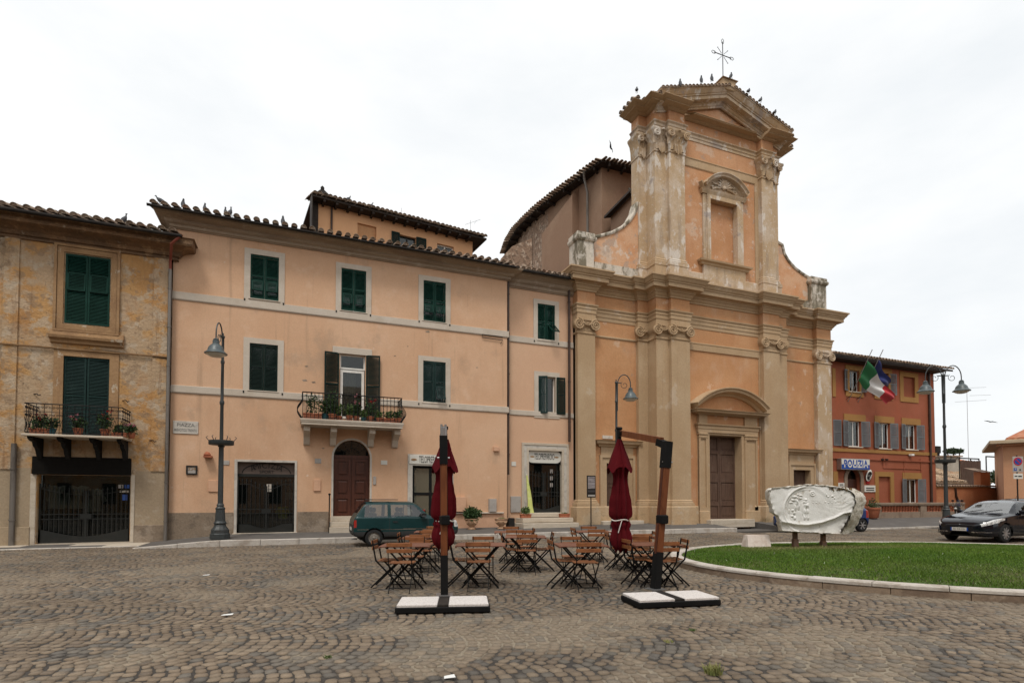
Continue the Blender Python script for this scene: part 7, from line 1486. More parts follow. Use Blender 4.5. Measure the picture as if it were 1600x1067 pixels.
    for i in range(4):
        for k in range(n2): l = (k+1) % n2; fs.append((i*n2+k, i*n2+l, (i+1)*n2+l, (i+1)*n2+k))
    L(MB().raw(vs, fs, True), 'canopy_cape', K['canvas'])
    tr = canopy_R*rad(tz)/.235*.86
    L(MB().tube([(a.x + tr*math.cos(k*.2618), a.y + tr*math.sin(k*.2618), tie_z + .012*math.sin(k*.8)) for k in range(24)], .012, 6, closed=True).tube([(a.x - tr*.3, a.y - tr*.95, tie_z), (a.x - tr*.55, a.y - tr*.95, tie_z-.10), (a.x - tr*.75, a.y - tr*.85, tie_z-.22)], .009, 5), 'tie_cord', K['rope'])
    return T
lb = [G(624.6, 946, .1), G(758.9, 943.7, .1), G(756.5, 931.9, .1), G(630.6, 935.8, .1)]; lc = sum(lb, Vector())/4; e_ = lb[1]-lb[0]
lf = G(694.5, 929, .112)
lt = lf.copy(); lt.z = ZZ(693, 681, lf.y); lt.x = UX(693, 681, lf.y)
ae = CG((695-800)/850*9.3, 9.3, lt.z + .22)
parasol('closed wine-red parasol seen end on, its wooden post before the green car', Vector((lc.x, lc.y, 0)), math.atan2(e_.y, e_.x), lf, lt, ae, .66, .20, 1.5 + (779-813)*9.3/850, 3, True)
rb = [G(997.3, 938.9, .1), G(1116.7, 934.1, .1), G(1091.6, 923.8, .1), G(978.6, 927.6, .1)]; rc = sum(rb, Vector())/4; e_ = rb[1]-rb[0]
rf0 = G(1024, 920, .112); rt = W(1042.5, 690, rf0.y - .02)
ae = CG((968-800)/850*9.75, 9.75, 1.5 + (779-676)*9.75/850)
parasol('closed wine-red parasol with leaning wooden post and arm, before the church', Vector((rc.x, rc.y, 0)), math.atan2(e_.y, e_.x), rf0, rt, ae, .58, .19, 1.5 + (779-812)*9.75/850, 8, False)
# ================================================================== cars
def pchip(xk, yk, x):
    xk, yk = np.asarray(xk, float), np.asarray(yk, float); h = np.diff(xk); d = np.diff(yk)/h; m = np.zeros_like(yk)
    for i in range(1, len(xk)-1):
        if d[i-1]*d[i] > 0: w1, w2 = 2*h[i]+h[i-1], h[i]+2*h[i-1]; m[i] = (w1+w2)/(w1/d[i-1]+w2/d[i])
    m[0], m[-1] = d[0], d[-1]; i = np.clip(np.searchsorted(xk, x)-1, 0, len(h)-1); t = (x-xk[i])/h[i]
    return yk[i]*(1+2*t)*(1-t)**2 + h[i]*m[i]*t*(1-t)**2 + yk[i+1]*t*t*(3-2*t) + h[i]*m[i+1]*t*t*(t-1)
def wheel(parent, x, y, r, w, out, rim_m, spokes, tyre_w=None):
    """wheel standing in the x-z plane at (x, y, r); out=+1/-1: which side faces outward"""
    t = MB(); prof = [(r*.62,-w/2),(r*.9,-w/2),(r*.98,-w*.38),(r,-w*.2),(r,w*.2),(r*.98,w*.38),(r*.9,w/2),(r*.62,w/2)]
    n = 28; vs = []; fs = []
    for q, d in prof:
        for k in range(n): a = 2*math.pi*k/n; vs.append((x+q*math.cos(a), y+d, r+q*math.sin(a)))
    for i in range(len(prof)-1):
        for k in range(n): l = (k+1) % n; fs.append((i*n+k, i*n+l, (i+1)*n+l, (i+1)*n+k))
    o = t.raw(vs, fs, True).build('wheel', K['tyre'], parent, local=True)
    b = MB(); yo = y + out*w*.5; fc = lambda q, d, a: (x+q*math.cos(a), yo - out*d, r+q*math.sin(a))
    rp = [(r*.66,-.004),(r*.62,.012),(r*.58,.03),(r*.30,.055)] if spokes else [(r*.66,-.004),(r*.62,.01),(r*.5,.035),(r*.34,.012),(r*.2,.02),(r*.14,.0),(.001,-.006)]
    vs = []; fs = []
    for q, d in rp:
        for k in range(n): vs.append(fc(q, d, 2*math.pi*k/n))
    for i in range(len(rp)-1):
        for k in range(n): l = (k+1) % n; fs.append((i*n+k, i*n+l, (i+1)*n+l, (i+1)*n+k))
    b.raw(vs, fs, True).build('rim', rim_m if not spokes else K['carplastic'], o, local=True)
    if spokes:
        for k in range(spokes): a = 2*math.pi*k/spokes; MB().bar(fc(.02, .01, a), fc(r*.63, .006, a), r*.13, .03, up=(0,1,0)).build('spoke', rim_m, o, local=True)
        MB().raw([fc(r*.16, -.004, 2*math.pi*k/12) for k in range(12)], [tuple(range(12))]).build('hub_cap', rim_m, o, local=True)
    return o
def car(name, label, loc, rz, st, paint, regions, wheels, wr, ww, rim, spokes, extras=None, half=None, nx=260, ns=72, plates=True, sec=None):
    """st rows: x, z_bottom, z_belt, z_top, half width, half width at roof edge; surface split into parts by regions(x, s, y, z)"""
    T = thing(name, label, 'car', loc, rz)
    st = np.array(st, float); X = np.linspace(st[0,0], st[-1,0], nx); P = [pchip(st[:,0], st[:,k], X) for k in range(1, 6)]
    zb, zl, zt, w, wr_ = P; zmid = zb + (zl-zb)*.45
    gh = np.clip((zt - zl)/.45, 0, 1)        # how much cabin stands above the belt
    C = np.zeros((nx, 9, 2))
    sc = sec or {}
    C[:,0] = np.stack([w*.55, zb], 1); C[:,1] = np.stack([w*.93, zb+.02], 1); C[:,2] = np.stack([w*.99, zb+(zl-zb)*.25], 1); C[:,3] = np.stack([w, zmid+.05], 1); C[:,4] = np.stack([w*sc.get('belt', .975), zl], 1)
    C[:,5] = np.stack([w*sc.get('belt', .975) - .015 - .02*(1-gh), zl+.02 + (zt-zl)*.12*(1-gh)], 1)
    C[:,6] = np.stack([wr_*1.0, zl+(zt-zl)*(.86 + .0*gh)], 1); C[:,7] = np.stack([wr_*.80, zt-.025*(.3+.7*gh)], 1); C[:,8] = np.stack([wr_*0, zt], 1)
    ss = np.linspace(0, 8, ns); G3 = np.zeros((nx, ns, 3))
    for i in range(nx): G3[i,:,0] = X[i]; G3[i,:,1] = pchip(np.arange(9), C[i,:,0], ss); G3[i,:,2] = pchip(np.arange(9), C[i,:,1], ss)
    parts = {}
    for side in (-1, 1):
        for i in range(nx-1):
            xm = (X[i]+X[i+1])/2
            for j in range(ns-1):
                q = [G3[i,j], G3[i+1,j], G3[i+1,j+1], G3[i,j+1]]; c = sum(q)/4; s = (ss[j]+ss[j+1])/2
                if any((xm-wx)**2 + (c[2]-wr*.98)**2 < (wr*1.15)**2 for wx in wheels) and c[2] < wr*2.25 and s < 4.4: continue
                g = regions(xm, s, c[1], c[2], side)
                parts.setdefault(g, []).append((side, i, j))
    for (nm, m, sidekey), cells in parts.items():
        idx = {}; vs = []; fs = []
        for side, i, j in cells:
            f = []
            for a, b in ((i,j),(i+1,j),(i+1,j+1),(i,j+1)):
                k = (side if G3[a,b,1] > 1e-4 else 0, a, b)
                if k not in idx: idx[k] = len(vs); p = G3[a,b]; vs.append((p[0], side*p[1], p[2]))
                f.append(idx[k])
            fs.append(tuple(f) if side < 0 else tuple(f[::-1]))
        MB().raw(vs, fs, True).build(nm, K[m], T, local=True, sharp=55)
    for e in (0, nx-1):      # close the ends
        vs = [(G3[e,j,0], G3[e,j,1], G3[e,j,2]) for j in range(ns)] + [(G3[e,j,0], -G3[e,j,1], G3[e,j,2]) for j in range(ns-1, -1, -1)]
        MB().poly(vs).build('end_panel', K[sc.get('end', paint)], T, local=True)
    # dark wheel wells and floor
    x0, x1 = st[0,0], st[-1,0]; wm = st[:,4].max()
    fl = MB().box(x0+.25, x1-.25, -wm*.80, wm*.80, .20, .26)
    for wx in wheels: fl.box(wx-wr*1.2, wx+wr*1.2, -wm*.78, wm*.78, .26, wr*2.15)
    fl.build('underbody', K['tyre'], T, local=True)
    for wx in wheels:
        for s in (-1, 1): wheel(T, wx, s*(wm - ww/2 - .03), wr, ww, s, rim, spokes)
    # seats and dash so the cabin is not empty
    cab = [k for k in range(nx) if gh[k] > .8]; c0, c1 = X[cab[0]], X[cab[-1]]
    for fx in (.32, .78):
        for s in (-1, 1): x = c0 + (c1-c0)*fx; MB().cbox(x-.25, x+.25, s*.36-.23, s*.36+.23, .35, .55, .04).cbox(x-.07 + sc.get('seat', .2), x+.07 + sc.get('seat', .2), s*.36-.22, s*.36+.22, .5, 1.05, .04).cbox(x-.05+sc.get('seat', .2), x+.05+sc.get('seat', .2), s*.36-.12, s*.36+.12, 1.06, 1.22, .03).build('seat', K['seat'], T, local=True)
    if extras: extras(T)
    return T
# small green hatchback: x runs from tail (0) to nose
panda = [(0.0,.40,.66,.70,.66,.60),(.03,.36,.80,.84,.70,.63),(.09,.31,.885,.95,.722,.64),(.16,.29,.89,1.08,.728,.635),(.42,.28,.89,1.395,.73,.605),(.75,.27,.89,1.42,.73,.60),(1.85,.27,.875,1.405,.73,.595),(2.0,.27,.87,1.35,.73,.60),(2.42,.27,.86,.97,.73,.64),(2.55,.27,.855,.915,.73,.65),(3.1,.29,.82,.86,.722,.64),(3.30,.32,.76,.80,.70,.62),(3.36,.36,.66,.70,.67,.60),(3.38,.40,.58,.60,.64,.58)]
def reg_panda(x, s, y, z, side):
    if z < .47 and s < 3.2: return ('bumper', 'carplastic', (x < 1, side)) if (x < .30 or x > 3.02) else ('sill_panel', 'carplastic', side)
    if x < .02 or x > 3.365: return ('bumper', 'carplastic', (x < 1, side)) if z < .56 else ('body', 'carteal', 0)
    if 5.12 < s < 5.95:
        zt = 1.30
        if .34 + max(0, (z-.95))*.12 < x < 1.06 and .93 < z < zt: return ('rear_side_window', 'carglass', side)
        if 1.16 < x < 2.27 - (z-.93)*1.05 and .93 < z < zt:
            if abs(x - 1.80) < .012: return ('window_divider', 'carplastic', side)
            return ('door_window', 'carglass', side)
    if s > 6.25 and .14 < x < .40 and z > .95: return ('rear_window', 'carglass', 0)
    if s > 6.25 and 2.03 < x < 2.38 and z > .99: return ('windscreen', 'carglass', 0)
    if x < .10 and 2.9 < s < 4.1 and .56 < z < .84: return ('tail_light', 'amber', side)
    if x > 3.22 and 2.8 < s < 6.2 and .58 < z < .80: return ('headlight', 'headlamp', side)
    if abs(z-.535) < .012 and s < 4 and .15 < x < 3.2: return ('side_moulding', 'chrome', side)
    if (abs(x-1.11) < .006 or abs(x-2.36) < .006) and s < 5 and z > .32: return ('door_gap', 'carplastic', side)
    return ('body', 'carteal', 0)
def panda_extras(T):
    for x in (.60, 1.15): MB().bar((x, -.58, 1.475), (x, .58, 1.475), .035, .02).build('roof_bar', K['carplastic'], T, local=True)
    for s in (-1, 1):
        MB().bar((.50, s*.52, 1.47), (1.40, s*.52, 1.47), .03, .025).build('roof_rail', K['carplastic'], T, local=True)
        MB().cbox(2.10, 2.26, s*.74, s*.86, .92, 1.03, .02).build('door_mirror', K['carplastic'], T, local=True); MB().cbox(1.22, 1.36, s*.735, s*.75, .76, .79, .005).build('door_handle', K['carplastic'], T, local=True)
    MB().box(-.012, .01, -.25, .25, .50, .60).build('number_plate', K['signwhite'], T, local=True)
    MB().tube([(.15,-.45,.24),(-.02,-.45,.24)], .025, 8).build('exhaust', K['steel'], T, local=True)
# rear wheel touches the ground below this sight line
rw = G(584, 854, 0); Pn = Vector((rw.x - .63, rw.y + .73, 0))
car('parked_hatchback', 'small dark teal hatchback with roof bars parked before the pink house', (Pn.x, Pn.y, .002), 0, panda, 'carteal', reg_panda, (.64, 2.80), .275, .155, K['rimgrey'], 0, panda_extras, sec={'belt': .99, 'end': 'carplastic', 'seat': -.2})
# black saloon: x runs from nose (0) to tail
lag = [(0.0,.36,.56,.60,.42,.36),(.05,.27,.60,.66,.60,.52),(.14,.23,.655,.73,.72,.62),(.32,.21,.73,.80,.82,.68),(.65,.20,.81,.875,.885,.72),(1.05,.20,.875,.935,.903,.74),(1.38,.20,.91,.99,.906,.745),(1.75,.20,.92,1.21,.906,.68),(2.12,.20,.93,1.395,.906,.62),(2.6,.20,.94,1.445,.906,.595),(3.2,.20,.955,1.42,.906,.585),(3.8,.22,.97,1.27,.90,.61),(4.3,.25,.98,1.09,.87,.65),(4.55,.30,.955,1.01,.83,.64),(4.69,.42,.78,.84,.74,.58)]
def reg_lag(x, s, y, z, side):
    if 5.15 < s < 5.95 and z > .99:
        if 1.62 + (z-.97)*1.15 < x < 2.72 and z < 1.33: return ('front_side_window', 'carglass', side)
        if 2.80 < x < 3.78 - (z-.98)*.9 and z < 1.32: return ('rear_side_window', 'carglass', side)
    if 5.95 <= s < 6.12 and 1.6 < x < 3.9: return ('window_trim', 'chrome' if s > 6.04 else 'carblack', side)
    if s > 6.35 and 1.45 < x < 2.16 : return ('windscreen', 'screenglass', 0)
    if s > 6.35 and 3.45 < x < 4.25: return ('rear_window', 'carglass', 0)
    zh = .60 + .22*min(1, x/.9)
    if .07 < x < .92 and 3.55 < s < 5.15 and z > zh - .035*(1 - x/.95) - .02 and (4.6 - s)*.30 > (x-.62)*.9 and y > .36: return ('headlight', 'headlamp', side)
    if x < .16 and y < .44 and .47 < z < .62 and s > 2: return ('grille', 'letters', 0)
    if x < .30 and .355 < z < .375 and y > .25: return ('chrome_strip', 'chrome', side)
    if x < .22 and .25 < z < .34 and y < .55: return ('lower_intake', 'letters', 0)
    if (abs(x-1.62) < .005 or abs(x-2.76) < .005) and s < 5.1 and z > .3: return ('door_gap', 'letters', side)
    return ('body', 'carblack', 0)
def lag_extras(T):
    p = MB().box(-.015, .0, -.26, .26, .40, .51).build('number_plate', K['signwhite'], T, local=True); text_mesh('lettering', 'DJ 418 KN', .085, K['letters'], p, Matrix.Translation((-.017, 0, .455)) @ Matrix.Rotation(R_(-90), 4, 'Z') @ Matrix.Rotation(R_(90), 4, 'X'), extrude=.001)
    MB().box(-.017, .0, .225, .262, .40, .51).box(-.017, 0, -.262, -.225, .40, .51).build('plate_band', K['signblue'], p, local=True)
    MB().tube([(.02,0,.625),(.015,.05,.575),(.01,0,.525),(.015,-.05,.575)], .012, 6, closed=True).build('badge', K['chrome'], T, local=True)
    for s in (-1, 1): MB().cbox(1.72, 1.90, s*.90, s*1.05, .97, 1.10, .03).build('door_mirror', K['carblack'], T, local=True); MB().lathe([(.03,0),(.03,.02)], (.10, s*.55, .30), 10).build('fog_lamp', K['headlamp'], T, local=True)
    MB().tube([(1.44,.1,1.015),(1.62,-.45,1.12)], .008, 5).build('wiper', K['letters'], T, local=True); MB().tube([(1.44,.65,1.0),(1.60,.1,1.11)], .008, 5).build('wiper', K['letters'], T, local=True)
    MB().cbox(1.98, 2.03, -.10, .10, 1.25, 1.31, .01).build('rear_view_mirror', K['letters'], T, local=True); MB().tube([(3.3,0,1.42),(3.42,0,1.60)], .006, 5).build('aerial', K['letters'], T, local=True)
    MB().cbox(1.45, 1.95, -.68, .68, .75, .93, .03).build('dashboard', K['letters'], T, local=True)
nwz = G(1567.5, 848, 0)       # near front wheel on the ground; the near flank is the -y side
car('parked_saloon', 'glossy black saloon car parked beyond the lawn at the right edge', (nwz.x - .93, nwz.y + .79, .002), 0, lag, 'carblack', reg_lag, (.93, 3.68), .325, .215, K['alloy'], 9, lag_extras, sec={'belt': .985, 'seat': .25}, nx=300, ns=80)
# blue hatchback behind the marble slab
hat = [(0.0,.36,.60,.64,.50,.42),(.06,.27,.66,.70,.66,.56),(.2,.23,.72,.78,.77,.62),(.55,.21,.82,.87,.835,.68),(.95,.2,.89,.95,.845,.70),(1.2,.2,.91,1.02,.845,.69),(1.75,.2,.925,1.40,.845,.60),(2.3,.2,.94,1.47,.845,.57),(3.4,.21,.955,1.44,.84,.57),(3.75,.23,.965,1.28,.83,.60),(3.92,.27,.96,1.02,.80,.62),(4.0,.32,.85,.90,.76,.6),(4.03,.40,.68,.72,.68,.55)]
def reg_hat(x, s, y, z, side):
    if 5.15 < s < 5.92 and z > .99 and z < 1.35 and (1.45 + (z-.97)*.7 < x < 2.35 or 2.43 < x < 3.62 - (z-.98)*.6): return ('side_window', 'carglass', side)
    if s > 6.3 and 1.25 < x < 1.78: return ('windscreen', 'carglass', 0)
    if s > 6.3 and 3.55 < x < 3.9: return ('rear_window', 'carglass', 0)
    if .05 < x < .5 and 3.6 < s < 5.2 and y > .4 and z > .64 + .2*x: return ('headlight', 'headlamp', side)
    if x > 3.8 and 2.9 < s < 4.6 and y > .5 and z > .66: return ('tail_light', 'amber', side)
    if x < .15 and y < .45 and .3 < z < .42: return ('lower_intake', 'letters', 0)
    return ('body', 'carblue', 0)
def hat_extras(T):
    MB().box(-.015, 0, -.26, .26, .46, .57).build('number_plate', K['signwhite'], T, local=True)
    for s in (-1, 1): MB().cbox(1.5, 1.66, s*.84, s*.98, .96, 1.08, .03).build('door_mirror', K['letters'], T, local=True)
g1 = G(1346, 830.5, 0); BC = car('parked_blue_hatchback', 'blue hatchback mostly hidden behind the white marble slab', (g1.x - 3.58*math.cos(R_(8)) - .75*math.sin(R_(-8)), g1.y + 3.58*math.sin(R_(8)) + .75*math.cos(R_(8)), .002), -R_(8), hat, 'carblue', reg_hat, (.78, 3.58), .30, .19, K['alloy'], 6, hat_extras, sec={'belt': .98, 'seat': .2}, nx=150, ns=48)
# dark hatchback beyond the saloon
DC = copy_tree(BC); DC.name = 'parked_dark_hatchback'; DC['label'] = 'dark hatchback glimpsed behind the black saloon, by the balustrade'; q = CG(23.4, 27.0); DC.location = (q.x, q.y, .06)
for ch in DC.children:
    if ch.data.materials and ch.data.materials[0] == K['carblue']: ch.data = ch.data.copy(); ch.data.materials[0] = K['carblack']
# motor scooter by the balustrade
q = CG((1511-800)/850*27.5, 27.5); MO = thing('motor_scooter', 'dark motor scooter with raised mirror parked behind the black saloon', 'scooter', (q.x, q.y, .07), R_(150))
for x in (-.6, .6): wheel(MO, x, 0, .26, .11, 1, K['steel'], 0)
MB().cbox(-.75, .2, -.16, .16, .42, .72, .06).build('rear_body', K['carblack'], MO, local=True); MB().cbox(-.70, .12, -.14, .14, .725, .82, .03).build('saddle', K['letters'], MO, local=True)
MB().raw([(.30,-.22,.3),(.30,.22,.3),(.45,.20,1.0),(.45,-.20,1.0),(.38,-.22,.3),(.38,.22,.3),(.53,.18,1.0),(.53,-.18,1.0)],[(0,1,2,3),(7,6,5,4),(0,4,5,1),(2,6,7,3),(1,5,6,2),(3,7,4,0)]).build('leg_shield', K['carplastic'], MO, local=True)
MB().box(.15,.4,-.14,.14,.24,.32).build('footboard', K['carplastic'], MO, local=True); MB().tube([(.48,-.34,1.08),(.42,0,1.02),(.48,.34,1.08)], .02, 6).tube([(.62,0,.3),(.42,0,1.02)], .03, 6).build('handlebar', K['steel'], MO, local=True)
MB().raw([(.50,-.22,1.0),(.50,.22,1.0),(.36,.18,1.38),(.36,-.18,1.38)],[(0,1,2,3)]).build('screen', K['carglass'], MO, local=True); MB().lathe([(.09,0),(.1,.06),(.03,.1)], (.52,0,.9), 10).build('headlight', K['headlamp'], MO, local=True)
for s in (-1, 1): MB().tube([(.46,s*.3,1.08),(.45,s*.36,1.3)], .008, 5).cbox(.43,.47,s*.36-.08,s*.36+.08,1.28,1.38,.01).build('mirror', K['letters'], MO, local=True)
# ================================================================== marble relief on the lawn
VMo = None
def Sp(px_, py_):        # upright plane of the slab, square to the viewer
    n = _F.copy(); n.z = 0; n.normalize(); c = CG(0, 14.5); d = _F + _Rt*((px_-800)/FPX) + _U*((PPY-py_)/FPX); t = (c - Vector((0,0,EYE))).dot(n)/d.dot(n); return Vector((0,0,EYE)) + d*t
so_ = Sp(1270, 848); so_.z = 0
def Sl(px_, py_): q = Sp(px_, py_) - so_; return (q.dot(_Rt), q.z)
outl = [(1201,766),(1206,762.5),(1230,760.5),(1262,757.5),(1285,758),(1300,760.5),(1318,762.5),(1328,767),(1334,773),(1337,782),(1334,793),(1330,805),(1324,818),(1318,827),(1316,833.3),(1290,832.8),(1255,831),(1222,829),(1220,818),(1217,806),(1208,800),(1206,790),(1203,782)]
pts = [Sl(*p) for p in outl]
MS = thing('marble_relief', 'broken white marble slab with carved round relief, standing on posts on the lawn', 'sculpture', so_, -YAW)
def slab_mesh():
    # front face as a displaced grid clipped to the outline, plus broken edge and back
    from mathutils.geometry import intersect_point_quad_2d
    xs = [p[0] for p in pts]; zs = [p[1] for p in pts]; x0, x1, z0, z1 = min(xs), max(xs), min(zs), max(zs); N = 230; Mz = 116
    def inside(x, z):
        c = False; j = len(pts)-1
        for i in range(len(pts)):
            (xi, zi), (xj, zj) = pts[i], pts[j]
            if (zi > z) != (zj > z) and x < (xj-xi)*(z-zi)/(zj-zi)+xi: c = not c
            j = i
        return c
    def fpx(a, b): return Sl(a, b)
    cx, cz = fpx(1263, 797); Rm = abs(fpx(1225, 797)[0]-cx)
    figs = [(1247,772.5,1.8,1.6,.05),(1244,776,4.5,1.8,.045),(1250,778,3.5,1.8,.04),(1252,774,2.5,1.2,.04),(1246,783,2.6,4.5,.045),(1241,781,3.2,1.3,.03),(1237,785,2.6,1.2,.025),(1249,790,1.6,5,.035),(1244,792,1.5,5,.03),(1240,797,2,1.6,.03),(1242,801,1.6,2.6,.03),(1239,806,2.2,1.4,.03),(1243,809,1.6,2.5,.03),(1259.5,780.5,1.9,1.8,.05),(1259,784,3.2,1.3,.035),(1260,789,2.2,4,.045),(1263,790,1.2,3.5,.03),(1258.5,799,1.2,5,.035),(1262.5,799,1.2,5,.035),(1258,808,1.4,3.5,.03),(1263,808,1.4,3.5,.03),(1255,795,1,8,.02),(1234,799,1.2,3,.02),
        (1270,771,1.1,1.1,.035),(1292,773,.8,2,.02),(1294,776,1.6,.8,.02),(1301,775,1.8,1.4,.025),(1304,778,1,1.5,.02),(1290,784,.9,1.4,.015),(1295,785,1,1,.015),(1300,785.5,1.3,.9,.015),(1306,784,.8,1.3,.015),(1276,785,.8,1,.015),(1271,785,.8,1,.015),(1315,772,1.5,.7,.015),(1320,778,1.8,.7,.015),(1324,785,2,.6,.015)]
    F2 = [(*fpx(a, b), r*14.5/850, r2*14.5/850, h) for a, b, r, r2, h in figs]; ring_c = fpx(1270, 771)
    ridge = [fpx(*p) for p in ((1222,815),(1245,819),(1262,820),(1285,816),(1305,809),(1318,802),(1330,800))]
    def disp(x, z):
        d = 0.; rr = math.hypot(x-cx, (z-cz)*1.03); ang = math.atan2(z-cz, x-cx)
        left = max(0, min(1, (.5 - (x-cx)/Rm)*1.2))
        d += .022*math.exp(-((rr-Rm)/.03)**2)*left + .015*math.exp(-((rr-Rm*.88)/.02)**2)*left
        if rr < Rm: d -= .035*min(1, (Rm-rr)/.08)*max(left, .35)
        for fx, fz, fr, fr2, fh in F2:
            q = ((x-fx)/fr)**2 + ((z-fz)/fr2)**2
            if q < 5: d += fh*math.exp(-q*.9) - .010*math.exp(-((math.sqrt(q)-1.55)/.28)**2)
        d += .02*math.exp(-((math.hypot(x-ring_c[0], z-ring_c[1])-.055)/.014)**2)
        # radiating strokes to the right, ridge along the lower break
        if x > cx+.55: d += .0035*math.sin(ang*58+3*math.sin(rr*9))*min(1, (x-cx-.55)*2)*max(0, 1-abs(z-cz-.1)*1.4)
        for (ax, az), (bx, bz) in zip(ridge[:-1], ridge[1:]):
            if ax <= x <= bx:
                zr = az+(bz-az)*(x-ax)/(bx-ax)
                if z < zr: d -= .07*min(1, (zr-z)/.04)
                else: d += .03*math.exp(-((z-zr)/.05)**2)
        d += .0015*math.sin(23*x+9*z+2*math.sin(11*z))*math.sin(17*z-6*x)
        e = min(math.hypot(x-a, z-b) for a, b in pts)
        return d - .05*math.exp(-e/.07)
    V = {}; vs = []; fs = []
    def vid(i, k):
        if (i, k) not in V:
            x = x0+(x1-x0)*i/N; z = z0+(z1-z0)*k/Mz; V[(i,k)] = len(vs); vs.append((x, -disp(x, z)-.0, z))
        return V[(i,k)]
    for i in range(N):
        for k in range(Mz):
            if inside(x0+(x1-x0)*(i+.5)/N, z0+(z1-z0)*(k+.5)/Mz): fs.append((vid(i,k), vid(i+1,k), vid(i+1,k+1), vid(i,k+1)))
    fr = MB().raw(vs, fs, True).build('relief_face', K['marble'], MS, local=True)
    n = len(pts); dense = []
    for i in range(n):
        (ax, az), (bx, bz) = pts[i], pts[(i+1) % n]; m = max(2, int(math.hypot(bx-ax, bz-az)/.05))
        for q in range(m): dense.append((ax+(bx-ax)*q/m, az+(bz-az)*q/m))
    r = random.Random(2); rows = [(-.02,.0),(.02,.018),(.09,.012),(.18,.006),(.26,-.02),(.30,-.12)]; ev = []; ef = []; ccx, ccz = sum(p[0] for p in pts)/n, sum(p[1] for p in pts)/n; D = len(dense)
    for yy, gr in rows:
        for x, z in dense: L = math.hypot(x-ccx, z-ccz); g = gr + r.uniform(-.016, .016); ev.append((x+(x-ccx)/L*g + (.55*max(0, yy)/.3*min(1, max(0, x-.2)/.3)), yy+r.uniform(-.012,.012), z+(z-ccz)/L*g))
    for k in range(len(rows)-1):
        for i in range(D): j = (i+1) % D; ef.append((k*D+j, k*D+i, (k+1)*D+i, (k+1)*D+j))
    ef.append(tuple((len(rows)-1)*D+i for i in range(D)))
    MB().raw(ev, ef, True).build('broken_edge', K['marblerough'], MS, local=True)
    lb_ = leaves(260, (fpx(1312,763.5)[0], .06, fpx(1312,764)[1]), (.34,.10,.035), .06, seed=3).build('lichen', K['lichen'], MS, local=True, kind='stuff')
slab_mesh()
for px_, top, bot in ((1248, 828, 848.5), (1292.5, 829, 852)):
    x, z0 = Sl(px_, bot); z1 = Sl(px_, top)[1]; MB().cbox(x-.05, x+.05, .13, .24, .1, z1+.1, .008).build('post', K['rust'], MS, local=True); MB().cbox(x-.065, x+.065, .11, .26, .1, z0+.1, .01).build('post_foot', K['rust'], MS, local=True)
q = G(1185, 852, .22); SB = thing('stone_block', 'small pale sloping stone block left of the marble slab on the lawn', 'stone', (q.x, q.y, .18), -YAW + .1)
MB().raw([(-.36,-.12,0),(.30,-.12,0),(.30,.25,0),(-.36,.25,0),(-.30,.02,.32),(.33,.02,.32),(.36,.25,.32),(-.28,.25,.32)],[(3,2,1,0),(4,5,6,7),(0,1,5,4),(1,2,6,5),(2,3,7,6),(3,0,4,7)]).build('inscribed_block', mat('pinkish_travertine', (.58,.50,.44), [((.46,.36,.30), 4., .48,.62,.7), ((.64,.58,.53), 9., .5,.66,.5)], speck=(40,.08), bump=(30,.4,.01)), SB, local=True)
# ================================================================== potted plants
def plant(label, loc, pot, h, r, leafm, flower=None, seed=0, scale=1.0, lean=1.0, n=170):
    P = thing('potted_plant', label, 'plant', loc, group='potted plants'); x, y, z = 0, 0, 0; s = scale
    if pot == 'round': MB().lathe([(.08*s,0),(.10*s,.02*s),(.135*s,.20*s),(.15*s,.20*s),(.15*s,.235*s),(.125*s,.235*s),(.12*s,.2*s),(.01,.2*s)], (0,0,0), 14).build('pot', K['terracotta'], P, local=True); zt = .2*s
    elif pot == 'blue': MB().lathe([(.10*s,0),(.14*s,.24*s),(.155*s,.25*s),(.13*s,.25*s),(.01,.22*s)], (0,0,0), 14).build('pot', K['blueplastic'], P, local=True); zt = .22*s
    elif pot == 'box': MB().cbox(-.28*s,.28*s,-.10*s,.10*s,0,.18*s,.015).cbox(-.30*s,.30*s,-.12*s,.12*s,.15*s,.2*s,.01).build('pot', K['terracotta'], P, local=True); zt = .18*s
    elif pot == 'urn':
        MB().lathe([(.16,0),(.17,.03),(.10,.07),(.08,.11),(.15,.16),(.235,.24),(.26,.32),(.25,.38),(.29,.41),(.29,.44),(.25,.44),(.23,.38),(.01,.36)], (0,0,0), 20).build('urn', K['urn'], P, local=True); zt = .38
        for k in range(4): a = k*math.pi/2+.4; MB().tube([(.24*math.cos(a+d), .24*math.sin(a+d), .33-.07*math.cos(d*3.6)*1.0) for d in np.linspace(-.45,.45,7)], .03, 6).build('garland', K['urn'], P, local=True)
    rx = r if pot != 'box' else max(r, .26*s)
    leaves(n, (0, 0, zt + h*.5), (rx, r, h*.55), .085*lean, seed=seed, shell=.15).build('foliage', leafm, P, local=True)
    st_ = MB(); rr = random.Random(seed)
    for k in range(5): a = rr.uniform(0, 6.28); st_.tube([(0,0,zt-.03),(rx*.4*math.cos(a), r*.4*math.sin(a), zt+h*.8)], .008, 4)
    st_.build('stems', K['leaf'], P, local=True)
    if flower:
        for k in range(flower[1]):
            a = rr.uniform(0, 6.28); q = rr.uniform(.3, 1); c = (rx*q*math.cos(a), -abs(r*q*math.sin(a)), zt + h*rr.uniform(.65, 1.15)); leaves(14, c, (.045,.045,.04), .05, seed=seed*7+k, shell=0.).build('blossom', K[flower[0]], P, local=True)
    return P
VBk = VO - .75
